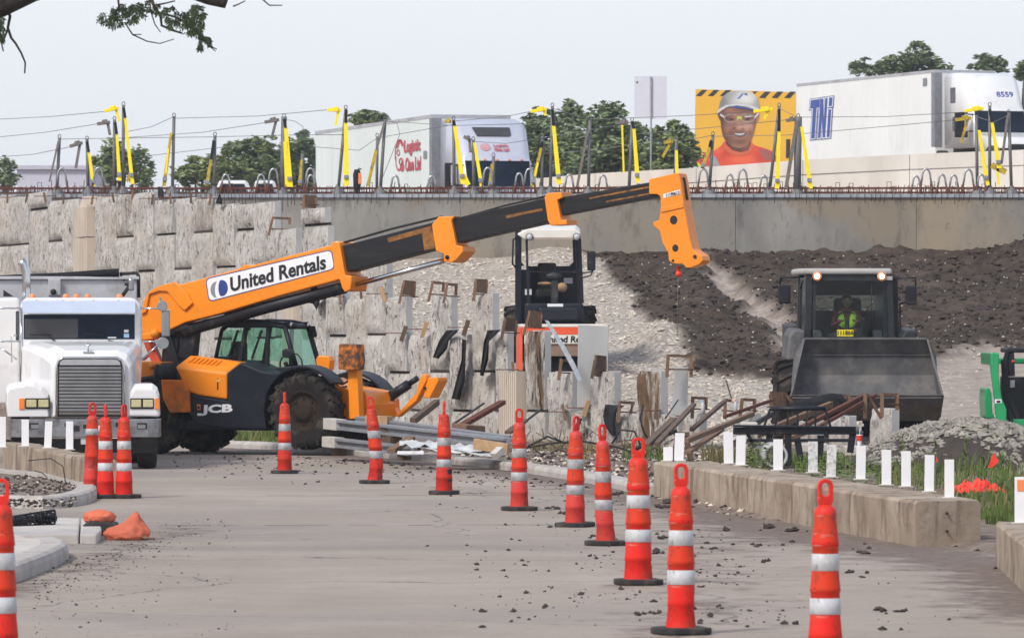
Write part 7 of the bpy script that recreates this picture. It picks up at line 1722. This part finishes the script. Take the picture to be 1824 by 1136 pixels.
z2 = at(1665,125,220).z-4.1; c2, s2 = math.cos(R(20.3)), math.sin(R(20.3)); fx2, fy2 = at(1665,125,220).x, 220
o2 = (fx2+1.3*c2+6.0*s2, fy2+1.3*s2-6.0*c2, z2)
S2, tr2, cb2, yb2, yw2 = semi('large white semi truck with big blue outlined letters on its trailer above the barrier', o2, R(20.3), 6.0, 13.7, 4.1, 'trailer', 'white_paint', 3.75, 1.55, 2.40, 'trailer2', .45, .26, .15)
def sidept2(px, py):
    c, n = math.cos(S2.rz), math.sin(S2.rz); x0 = -1.318; u = (px-CX)/FPX
    y = (u*(S2.loc.y+x0*n)-S2.loc.x-x0*c)/(-n-u*c); d = S2.loc.y+x0*n+y*c
    return Vector((x0, y, EYE+(HY-py)*d/FPX-S2.loc.z))
def poly2(pts, k, m_, name):
    mb = MB(); q = [sidept2(*p)+Vector((-.004*k,0,0)) for p in pts]; mb.add(q, [tuple(range(len(q)))]); return mb.build(name, m_, tr2, fix=False)
# slanted block letters T, N, i : blue with a white gap and blue outline
def sl(x, y): # letter frame: 0..1 across, 0..1 up, sheared
    xx = lerp(1440,1481,x); yb_, yt_ = lerp(248,244,x), lerp(179,173,x); return (xx+y*4.5, lerp(yb_, yt_, y))
LT = {'t': [(0,.78),(0,1),(.40,1),(.40,.78),(.28,.78),(.28,0),(.12,0),(.12,.78)], 'n': [(.42,0),(.42,1),(.55,1),(.63,.45),(.63,1),(.74,1),(.74,0),(.63,0),(.54,.5),(.54,0)], 'i': [(.80,0),(.80,.70),(.93,.70),(.93,0)], 'd': [(.80,.78),(.80,1),(.95,1),(.95,.78)]}
for k, pts in LT.items():
    cx_, cy_ = sum(p[0] for p in pts)/len(pts), sum(p[1] for p in pts)/len(pts)
    def grow(g, gy): 
        out = []; n_ = len(pts)
        for i in range(n_):
            a, b, c_ = Vector(pts[i-1]), Vector(pts[i]), Vector(pts[(i+1) % n_]); d1, d2 = (b-a).normalized(), (c_-b).normalized(); n1, n2 = Vector((d1.y,-d1.x)), Vector((d2.y,-d2.x)); v = (n1+n2); out.append((b.x-(v.x if v.length < 1.9 else v.x)*g*(-1 if k != 'x' else 1)*grow.s, b.y-v.y*gy*(-1)*grow.s))
        return out
    ar = sum(pts[i-1][0]*pts[i][1]-pts[i][0]*pts[i-1][1] for i in range(len(pts))); grow.s = 1 if ar > 0 else -1
    poly2([sl(*p) for p in grow(.055,.04)], 1, M['text_blue'], 'lettering'); poly2([sl(*p) for p in grow(.03,.022)], 2, M['text_white'], 'lettering'); poly2([sl(*p) for p in pts], 3, M['text_blue'], 'lettering')
poly2([(1644,140),(1651,139),(1651,153),(1644,154)], 1, M['galv'], 'door_placard')
zf = 3.05; ysl = tab(zf, [(2.42,yw2+.12),(2.68,yw2+.35),(3.75,yb2-1.5)])
letters('8559', (.10,ysl-.05,zf-.10), (.82,ysl-.05,zf-.10), (.10,ysl+.06,zf+.12), 'lettering', M['text_blue'], cb2, (0,-.9,.4), .02)
m = MB(); m.box(-1.235,-1.20,yb2-1.0,yb2-.55,2.75,3.35); m.box(-1.235,-1.20,yb2-1.25,yb2-.75,1.65,2.2); m.build_each('side_window', M['dark_glass2'], cb2)

# ================================================================== life line posts with straps on the deck
PGr = 'strapped life line posts on the deck edge'
def ll_post(top, bot, strap, label, kind='strap', base=True, ratchet=None, w=.043, d=149.9, tail=None, extra=None, sw=.085, black_top=None):
    b = at(*bot, d); b.z = zt; tp = at(*top, d); t = Thing('life_line_post', label, 'post', b, 0, PGr); L_ = lambda px, py, dy=0: at(px, py, d+dy)-b
    m = MB(); m.tube([Vector((0,0,0)), L_(*top)], w, 8); q = L_(*top); m.tube([q+Vector((.04*math.cos(R(a)),0,.03+.05*math.sin(R(a)))) for a in range(-30,211,40)], .012, 5); m.build('pole', M['post_grey'], t)
    if base: m = MB(); m.lathe([(.18,0),(.17,.08),(.09,.14),(.06,.22)], 12); m.build('foot', M['post_grey'], t)
    if strap:
        (x0,y0),(x1,y1) = strap; p, q = L_(x0,y0,-.08), L_(x1,y1,-.12)
        if black_top: pb = L_(*black_top, -.08); mm = MB(); mm.bar(pb, p, .075, .03, up=(0,1,0)); mm.build('strap_sleeve', M['cloth_black'], t)
        m = MB(); m.bar(p, q, sw, .03, up=(0,1,0)) if False else m.add([p+Vector((-sw*.42,0,0)),p+Vector((sw*.42,0,0)),q+Vector((sw*.6,0,0)),q+Vector((-sw*.6,0,0)),p+Vector((-sw*.42,.02,0)),p+Vector((sw*.42,.02,0)),q+Vector((sw*.6,.02,0)),q+Vector((-sw*.6,.02,0))], [(0,1,2,3),(7,6,5,4),(0,4,5,1),(1,5,6,2),(2,6,7,3),(3,7,4,0)]); m.build('strap', M[{'strap':'strap','dirty':'strap_dirty','grey':'strap_grey'}[kind]], t)
        m = MB(); c_ = p.lerp(q,.86); m.box(c_.x-.06,c_.x+.06,c_.y-.05,c_.y-.01,c_.z-.05,c_.z+.05); m.build('buckle', M['galv'], t, bevel=.01)
    if ratchet:
        (x0,y0), col = ratchet; p = L_(x0,y0,-.05); q = L_(top[0],top[1]+4,-.05); m = MB(); m.bar(p, p.lerp(q,.75), .05, .09); m.bar(p.lerp(q,.3)+Vector((0,-.03,.02)), p.lerp(q,.6)+Vector((0,-.03,.03)), .06, .13); m.build('ratchet', M[col], t, bevel=.01)
        if tail: m = MB(); a, c_ = p.lerp(q,.6), L_(*tail,-.05); m.bar(a, c_, .075, .02, up=(0,1,0)); m.build('strap_tail', M[col], t)
    if extra:
        for (a, c_, col, ww) in extra: m = MB(); m.bar(L_(*a,-.1), L_(*c_,-.1), ww, .02, up=(0,1,0)); m.build('strap', M[col], t)
    return t
ll_post((106,245),(101,335),None,'grey post with a drooping grey strap and no yellow, above the pale distant building', extra=[((104,252),(88,324),'strap_grey',.05)])
ll_post((155,248),(157,335),((158,271),(167,332)),'short post with a yellow strap and grey ratchet beam joined to the plain grey post', ratchet=((124,261),'strap_grey'), tail=(135,300), black_top=(155,252))
ll_post((204,213),(203,332),((208,239),(213,322)),'post with a yellow strap and grey buckle bundle, first of the close tall pair', ratchet=((173,221),'strap_grey'), tail=(196,241), black_top=(205,218))
ll_post((220,187),(219,332),((223,210),(236,328)),'tallest post with a yellow strap and yellow ratchet, second of the close tall pair', ratchet=((186,198),'strap'), tail=(213,216), black_top=(220,192), extra=[((232,308),(226,324),'strap_dirty',.07)])
ll_post((310,207),(307,333),((305,237),(292,332)),'leaning slim post with its yellow strap running down on the side away from the truck', kind='dirty', extra=[((300,265),(293,330),'strap',.05)])
ll_post((383,241),(381,331),((376,284),(368,331)),'short grey post with a dull yellow strap in front of the low green bushes', kind='dirty', black_top=(381,250))
ll_post((506,208),(503,334),((509,228),(517,333)),'thick dark post with a wide doubled yellow strap before the dense tree', ratchet=((471,218),'strap_grey'), tail=(485,242), w=.075, sw=.12, extra=[((508,252),(511,333),'strap',.10)], black_top=(506,212))
ll_post((539,274),(538,333),((537,285),(534,330)),'short pale post with a thin dull strap next to the trailer rear', kind='dirty', d=153)
ll_post((616,193),(602,331),((616,219),(617,331)),'leaning tall post with a big lump foot and wide yellow strap before the trailer', ratchet=((583,196),'strap'), tail=(598,224), sw=.12, black_top=(617,196))
ll_post((686,213),(677,332),None,'tall slim grey post with a crossing dark and yellow strap in front of the trailer', kind='dirty', extra=[((685,218),(670,268),'strap_grey',.06),((670,268),(655,332),'strap_dirty',.09)])
ll_post((672,243),(671,332),None,'short grey post between the slim post and the crossing strap', w=.04, d=151.5)
ll_post((808,213),(809,332),((810,224),(825,328)),'dark post with a long yellow strap and bunched ratchet at the trailer front corner', ratchet=((792,216),'strap_dirty'), sw=.11, black_top=(808,215), extra=[((824,310),(834,330),'strap',.14)])
ll_post((843,249),(844,332),((845,254),(858,332)),'post with a yellow strap in front of the truck cab door', ratchet=((826,243),'strap_grey'), tail=(838,272))
ll_post((879,278),(879,332),((877,292),(873,332)),'shortest post in front of the truck windscreen with a dull yellow strap', kind='dirty', sw=.10)
ll_post((966,243),(965,330),((964,263),(948,332)),'grey post with a dull yellow strap slanting towards the truck bumper', kind='dirty', black_top=(966,252), extra=[((958,290),(949,330),'strap',.05)])
ll_post((984,189),(980,332),((986,224),(996,328)),'tallest dark post just right of the silver cab with a wide yellow strap', ratchet=((945,199),'strap'), tail=(972,206), sw=.11, black_top=(984,195))
ll_post((1051,212),(1048,334),None,'plain tall grey post with a dark leaning strap in front of the trees', extra=[((1047,232),(1028,333),'strap_grey',.07)])
ll_post((1126,215),(1120,330),((1129,229),(1136,325)),'post with two yellow straps below the blank sign', ratchet=((1096,219),'strap_grey'), extra=[((1108,223),(1111,308),'strap',.05)], sw=.10, black_top=(1126,217))
ll_post((1205,248),(1201,330),((1205,268),(1206,330)),'short post with a narrow yellow strap behind the boom head', ratchet=((1182,254),'strap_dirty'), tail=(1180,280))
ll_post((1270,240),(1263,328),((1264,262),(1251,300)),'short grey post with a dull yellow strap in front of the billboard shoulder', kind='dirty', black_top=(1267,250))
ll_post((1388,189),(1370,334),((1388,234),(1384,336)),'leaning tall dark post with a lump foot and yellow strap in front of the billboard', ratchet=((1342,199),'strap'), tail=(1361,212), sw=.10, black_top=(1388,195))
ll_post((1422,208),(1420,338),((1428,226),(1444,336)),'thick bluish steel post with a long yellow strap at the trailer rear corner', ratchet=((1400,215),'strap_grey'), w=.10, sw=.10, extra=[((1420,215),(1400,336),'strap_grey',.10)])
ll_post((1739,205),(1741,334),((1744,232),(1759,330)),'post with a yellow strap in front of the black truck mirror', ratchet=((1702,214),'strap_dirty'), tail=(1712,255), sw=.10)
ll_post((1763,188),(1763,332),((1767,218),(1780,300)),'tall dark post whose yellow strap is tied in a knot, before the truck windscreen', ratchet=((1718,198),'strap'), sw=.10, extra=[((1766,294),(1792,307),'strap_dirty',.16),((1777,300),(1779,330),'strap',.07)], black_top=(1763,195))
ll_post((1797,201),(1802,336),None,'dark post with a grey strap, closest to the side edge before the truck windscreen', extra=[((1795,206),(1784,292),'strap_grey',.07)])
# cables between the posts
for pts, lab in (([(-30,214),(90,208),(186,199)], 'top thin life line cable running off the left edge'), ([(-30,247),(80,236),(173,221)], 'second thin life line cable running off the left edge'), ([(-30,282),(60,275),(124,262)], 'third thin life line cable running off the left edge'),
    ([(220,236),(270,226),(310,208)], 'sagging cable from the tall pair to the leaning slim post'), ([(310,211),(460,207),(583,196)], 'long straight cable from the slim post to the yellow ratchet'), ([(106,248),(240,246),(383,244),(506,241),(616,240)], 'low cable joining the short grey posts'), ([(230,245),(360,236),(471,219)], 'cable rising to the wide doubled strap post'), ([(260,278),(400,262),(470,254)], 'lowest cable in front of the bushes'),
    ([(506,213),(525,216),(539,225),(545,250)], 'loose curled cable end beside the doubled strap post'), ([(563,262),(640,268),(672,246),(808,222)], 'sagging cable across the trailer side'), ([(686,214),(708,221),(712,240),(680,320)], 'loose hanging cable end in front of the trailer emblem'), ([(686,216),(808,224),(966,220)], 'cable across the trailer front and silver cab'), ([(810,216),(900,208),(945,199)], 'straight cable over the silver cab roof'), ([(843,252),(900,256),(966,246)], 'sagging cable across the truck windscreen top'),
    ([(984,193),(1020,205),(1051,213)], 'cable from the tallest dark post to the plain post'), ([(1051,213),(1230,206),(1342,199)], 'long cable passing in front of the blank sign and billboard'), ([(966,246),(1050,232),(1126,218)], 'middle cable in front of the trees'), ([(966,274),(1060,268),(1126,258),(1182,252)], 'low cable in front of the trees'), ([(1126,240),(1260,228),(1400,214)], 'cable across the billboard face'), ([(1205,252),(1240,247),(1270,241)], 'short cable ending at the billboard shoulder post'), ([(1270,243),(1400,241),(1560,227),(1702,214)], 'low cable across the blue letters'), ([(1388,193),(1420,209),(1580,208),(1718,200)], 'cable across the top of the trailer with blue letters'), ([(1739,208),(1770,218),(1797,205)], 'sagging cable across the edge truck windscreen')):
    m = MB(); q = [at(px, py, 149.85) for px, py in pts]; m.tube(q, .0085, 5); tag(m.build('cable', mat('grey cable', (.20,.20,.21), .5, .3, var=0) if 'cab_' not in M else M['cab_'], loc=(q[0].x,149.85,q[0].z)), lab, 'cable', 'thin life line cables above the deck')
    M.setdefault('cab_', bpy.data.materials['grey cable'])
# silver topped lifting loops
proto = None
for k, (px, py) in enumerate(((110,300),(175,299),(402,311),(465,311),(487,301),(553,300),(554,312),(704,313),(769,314),(869,299),(925,309),(943,301),(1014,311),(1074,312),(1253,301),(1300,311),(1323,302),(1361,313),(1632,314),(1650,301),(1678,311),(1699,312),(1725,302),(1748,311))):
    big = py < 306; a = at(px, py, 149.8); h_ = a.z-zt; w = .24 if big else .2
    t = Thing('lifting_loop', 'arched steel lifting loop with a silver top on rusty legs, standing in the deck edge', 'lifting loop', (a.x, 149.8, zt), 0, 'arched lifting loops cast in the deck edge')
    pts = []
    for i in range(13):
        a_ = math.pi*i/12; pts.append(Vector((-w*.45*math.cos(a_), 0, h_-w*.9+ w*.9*math.sin(a_))))
    m = MB(); m.tube([pts[0].lerp(Vector((-w*.75,0,0)),.45)]+pts+[pts[-1].lerp(Vector((w*.75,0,0)),.45)], .028, 7); m.build('loop_top', M['steel'], t)
    m = MB(); m.tube([pts[0].lerp(Vector((-w*.75,0,0)),.40), Vector((-w*.75,0,0))], .032, 6); m.build('leg', M['rust'], t); m = MB(); m.tube([pts[-1].lerp(Vector((w*.75,0,0)),.40), Vector((w*.75,0,0))], .032, 6); m.build('leg', M['rust'], t)
t = Thing('rolled_strap', 'small black and orange rolled strap bundle standing on the deck before the trailer', 'strap roll', (at(636,334,149.7).x,149.7,zt))
m = MB(); q = at(0,302,149.7).z-zt; m.lathe([(.04,0),(.07,.12),(.10,.2),(.11,q*.8),(.07,q)], 10); m.build('bundle', M['cloth_black'], t); m = MB(); m.box(.02,.12,-.10,-.02,q*.4,q*.85); m.build('pouch', M['amber_dome'], t, bevel=.02); m = MB(); m.tube([(.0,0,q*.95),(.05,0,q*1.05),(.12,0,q)], .02, 5); m.build('hook', M['post_grey'], t)

# ================================================================== distant building, cars, trees
t = Thing('warehouse', 'long pale lilac flat roofed warehouse far beyond the rebar', 'building', (at(90,330,420).x, 420, 4.6)); a, b = at(30,340,420), at(158,302,420)
m = MB(); m.box(a.x-t.loc.x, b.x-t.loc.x, 0, 25, 0, b.z-4.6); o = m.build('wall', mat('pale lilac sheet wall', (.52,.51,.60), .6, var=.04, scale=.2), t); m = MB(); m.box(a.x-t.loc.x-.2, b.x-t.loc.x+.2, -.3, 25.3, b.z-4.6, b.z-4.3); m.build('roof', mat('lilac roof edge', (.48,.46,.54), .6), t)
for px0, px1, lab in ((390,442,'white car roof glimpsed behind the rebar below the bushes'), (455,490,'second white car roof glimpsed behind the rebar below the dense tree')):
    a, b = at(px0,331,210), at(px1,326.5,210); t = Thing('parked_car', lab, 'car', ((a.x+b.x)/2, 210, a.z-1.25), 0, 'cars on the highway beyond the deck'); w = (b.x-a.x)/2
    m = MB(); m.loft([[(-w*1.9,y,.35),(w*1.9,y,.35),(w*1.9,y,.85),(w*1.3,y,.9),(w*.9,y,1.38+k),(-w*.9,y,1.38+k),(-w*1.3,y,.9),(-w*1.9,y,.85)] for y, k in ((-.85,0),(-.6,.06),(.6,.06),(.85,0))]); m.build('body', M['white_paint'], t, bevel=.05)
    m = MB(); m.loft([[(-w*1.05,y,.95),(w*1.05,y,.95),(w*.8,y,1.3),(-w*.8,y,1.3)] for y in (-.88,.88)]); m.build('window', M['dark_glass'], t)
    for x in (-w*1.2,w*1.2): tyre(t, (x,0,.32), .32, 1.6, 'y', lugs=0, tyre_m='rubber', rim_m='chrome')

def crown(clumps, n, size, rs, mis=(1,)):
    m = MB(); vol = [c[3]*c[4]*c[5] for c in clumps]; tv = sum(vol)
    for c, v in zip(clumps, vol):
        k = int(n*v/tv)+20; cx, cy, cz, rx_, ry_, rz_ = c
        subs = [(Vector((rs.gauss(0,.56),rs.gauss(0,.56),rs.gauss(0,.56))), rs.uniform(.16,.46)) for _ in range(15)]
        for _ in range(k):
            sc_, sr = rs.choice(subs); p = sc_+Vector((rs.gauss(0,1),rs.gauss(0,1),rs.gauss(0,1)))*sr*.62
            if p.length > 1.4: p *= 1.4/p.length
            q = Vector((cx+p.x*rx_, cy+p.y*ry_, cz+p.z*rz_)); s_ = size*rs.uniform(.5,1.3); rot = Matrix.Rotation(rs.uniform(0,6.28),3,'Z') @ Matrix.Rotation(rs.uniform(-1.2,1.2),3,'X') @ Matrix.Rotation(rs.uniform(-.6,.6),3,'Y')
            m.add([q+rot @ Vector(v_) for v_ in ((-s_,0,0),(-s_*.2,-s_*.42,.06*s_),(s_,0,0),(-s_*.1,s_*.42,.06*s_))], [(0,1,2,3)], rs.choice(mis), False)
    return m
def tree(px, d, clumps_px, n, size, label, mis, seed, trunk=True, group='trees beyond the highway', zb=4.6):
    rs = random.Random(seed); b = at(px, 340, d); b.z = zb; t = Thing('tree', label, 'tree', b, 0, group); cl = []
    for cx, cy, rx_, ry_ in clumps_px:
        p = at(cx, cy, d)-b; k = d/FPX; cl.append((p.x, rs.uniform(-.8,.8), p.z, rx_*k, rx_*k*.9, ry_*k))
    m = crown(cl, int(n*1.9), size*.78, rs, mis); m.build('crown', [M['leaf1'],M['leaf2'],M['leaf3']], t, fix=False)
    if trunk:
        m = MB(); top = max(c[2] for c in cl); m.tube([(0,0,0),(.05,0,top*.3),(-.05,.1,top*.6),(.02,.1,top*.9)], [.28,.22,.15,.05], 8)
        for c in cl: m.tube([(0,0,top*.3),(c[0]*.5,c[1]*.5,top*.3+(c[2]-top*.3)*.6),(c[0],c[1],c[2]+c[5]*.3)], [.14,.08,.03], 6)
        m.build('trunk', M['bark'], t)
    return t
tree(213, 300, [(200,268,18,18),(225,290,34,30),(195,305,28,28),(245,310,24,22)], 1500, .26, 'pale green tree behind the close pair of strap posts', (0,0,2), 1)
tree(8, 320, [(5,300,14,20),(2,318,28,16),(20,318,12,12)], 700, .26, 'dark green tree cut by the left edge beside the lilac warehouse', (1,0), 2)
tree(360, 280, [(345,305,28,18),(375,296,26,18),(400,312,40,22),(330,320,20,14)], 1500, .24, 'low yellow green bushy tree behind the short dull strap post', (0,2,2), 3)
tree(450, 290, [(440,275,34,24),(475,268,24,18),(455,305,50,28),(420,300,28,26)], 2400, .25, 'broad mid green tree behind the doubled strap post', (0,0,1,2), 4)
tree(535, 300, [(540,258,22,20),(525,280,26,30),(550,300,22,36),(515,310,30,26)], 2000, .26, 'dense dark green tree rising at the trailer rear', (1,0,1), 5)
tree(652, 320, [(655,211,22,11),(630,214,10,8),(676,210,16,9)], 700, .24, 'tree top showing over the trailer roof', (0,2), 6)
tree(968, 270, [(960,218,24,18),(975,240,34,26),(990,285,36,34),(955,270,20,34)], 2200, .25, 'dark tree directly behind the silver cab roof', (1,0), 7)
tree(1080, 260, [(1085,208,30,24),(1065,235,40,26),(1105,240,40,30),(1080,285,66,38),(1130,280,34,34)], 3800, .25, 'large dense tree in front of the blank sign', (1,0,0), 8)
tree(1020, 265, [(1012,212,22,26),(1022,250,34,34),(1010,290,36,26)], 1800, .25, 'rounded dark tree between the silver cab and the large dense tree', (0,1), 9)
tree(1150, 275, [(1150,272,30,34),(1165,295,40,26),(1140,245,20,20)], 1600, .24, 'mid green tree filling the gap behind the blank sign pole', (0,0,2), 15)
tree(940, 285, [(945,265,20,40),(935,240,12,18)], 700, .25, 'narrow dark tree partly hidden by the silver cab', (1,0), 16)
tree(490, 300, [(490,290,36,30),(500,312,40,22)], 1500, .24, 'mid green tree filling the gap behind the doubled strap', (0,0,2), 17)
tree(1205, 250, [(1212,240,26,22),(1190,260,34,28),(1225,280,22,34),(1175,295,30,20)], 2200, .22, 'airy yellow green tree between the blank sign and the billboard', (0,2,2,0), 10)
tree(1625, 330, [(1634,104,24,20),(1610,116,30,16),(1660,118,26,14),(1580,125,22,12),(1545,124,24,14),(1640,140,60,16)], 2600, .30, 'wide dark green tree top above the trailer with blue letters', (1,0), 11)
tree(1762, 330, [(1762,112,22,12),(1750,120,16,8),(1780,120,16,8)], 700, .30, 'small round tree top above the edge truck cab', (1,), 12)
tree(1822, 330, [(1822,118,12,9),(1830,128,20,12)], 400, .30, 'tree top cut by the side edge above the truck cab', (1,0), 13)

# ================================================================== near tree whose limb hangs into the top of the picture
nt_ = Thing('tree', 'dark overhanging tree limb with small feathery leaves at the top left corner', 'tree', (-8.4, 53.5, 0)); nb = Vector(nt_.loc)
def npt(px, py, d=52.0): return at(px, py, d)-nb
m = MB(); m.tube([(0,0,0),(.1,0,1.6),(.05,-.3,4.0),(.15,-.4,5.6),(.3,0,8)], [.40,.34,.30,.24,.1], 12); m.tube([(.05,-.3,4.0), npt(-160,50), npt(-60,28), npt(0,12), npt(60,-14), npt(160,-40), npt(260,-35), npt(330,-20), npt(372,-2), npt(397,8), npt(402,-12)], [.24,.17,.13,.105,.09,.085,.08,.075,.06,.045,.045], 10); m.build('trunk', M['bark'], nt_)
m = MB()
tw = [([(10,5),(18,30),(14,50),(20,68),(28,78),(38,95),(45,112),(44,131)],.008),([(14,52),(8,68),(2,74),(6,92)],.006),([(268,-5),(276,15),(286,28),(288,46),(306,54),(325,60)],.009),([(266,0),(270,25),(276,44),(286,58)],.004),([(222,40),(236,62),(262,74),(285,78),(310,70)],.004),([(280,22),(310,30),(332,40),(345,54),(360,70),(372,82),(386,88)],.006),([(276,10),(296,6),(312,2)],.005),([(205,20),(235,14),(255,20),(280,24)],.004),([(415,12),(425,8),(437,2)],.004),([(466,-2),(480,10),(503,10)],.004),([(372,82),(384,92)],.003),([(210,-4),(212,12),(205,28)],.006),([(326,62),(330,58)],.003),([(236,62),(252,62)],.003)]
for pts, r in tw: m.tube([npt(*p) for p in pts], [r*2*(1-.6*i/len(pts)) for i in range(len(pts))], 5)
m.build_each('twig', M['bark'], nt_)
rs = random.Random(21); m = MB()
def frond(px, py, ang, L_, n=6):
    d = 52+rs.uniform(-.5,.5); s_ = 52/FPX*1.0; a = R(ang); dx, dz = math.cos(a), -math.sin(a)
    p0 = npt(px, py, d); ax_ = Vector((dx, rs.uniform(-.5,.5), dz)); m.tube([p0, p0+ax_*L_*s_], .003, 4)
    for k in range(n):
        t = (k+1)/n; c_ = p0+ax_*L_*s_*t
        for sg in (-1, 1):
            a2 = a+sg*R(rs.uniform(40,65)); l_ = s_*rs.uniform(6,10)*(1.1-.4*t); u = Vector((math.cos(a2), rs.uniform(-.5,.5), -math.sin(a2)-.25)); w_ = u.cross(Vector((0,1,0))).normalized()*l_*.19
            m.add([c_, c_+u*l_*.45+w_, c_+u*l_, c_+u*l_*.45-w_], [(0,1,2,3)])
for px, py, n_, sx, sy, a0, a1 in ((238,16,34,16,13,20,170),(216,22,24,16,10,90,200),(200,34,12,7,5,140,200),(300,12,16,14,8,0,120),(305,32,12,10,6,40,140),(346,30,44,13,14,20,150),(330,36,14,12,6,30,120),(350,58,14,8,9,40,130),(366,64,10,6,7,30,120),(358,78,5,4,5,70,120),(4,50,12,4,12,60,150),(2,30,6,4,8,60,120),(262,12,8,10,6,0,180)):
    for _ in range(int(n_*.6)): frond(px+rs.gauss(0,sx*.75), py+rs.gauss(0,sy*.75), rs.uniform(a0,a1), rs.uniform(8,16), rs.choice((4,5,6)))
m.build('leaves', [M['near_leaf']], nt_, fix=False)

# ================================================================== air
m = MB(); m.box(-330, 330, -8, 520, -1.2, 24)
hz = bpy.data.materials.new('pale summer haze'); hz.use_nodes = True; nt = hz.node_tree; nt.nodes.clear()
ho = nt.nodes.new('ShaderNodeOutputMaterial'); pv_ = nt.nodes.new('ShaderNodeVolumePrincipled'); pv_.inputs['Color'].default_value = (.90,.94,1.0,1); pv_.inputs['Density'].default_value = .00026; pv_.inputs['Anisotropy'].default_value = .2
nt.links.new(pv_.outputs[0], ho.inputs['Volume'])
tag(m.build('haze', hz), kind='stuff')
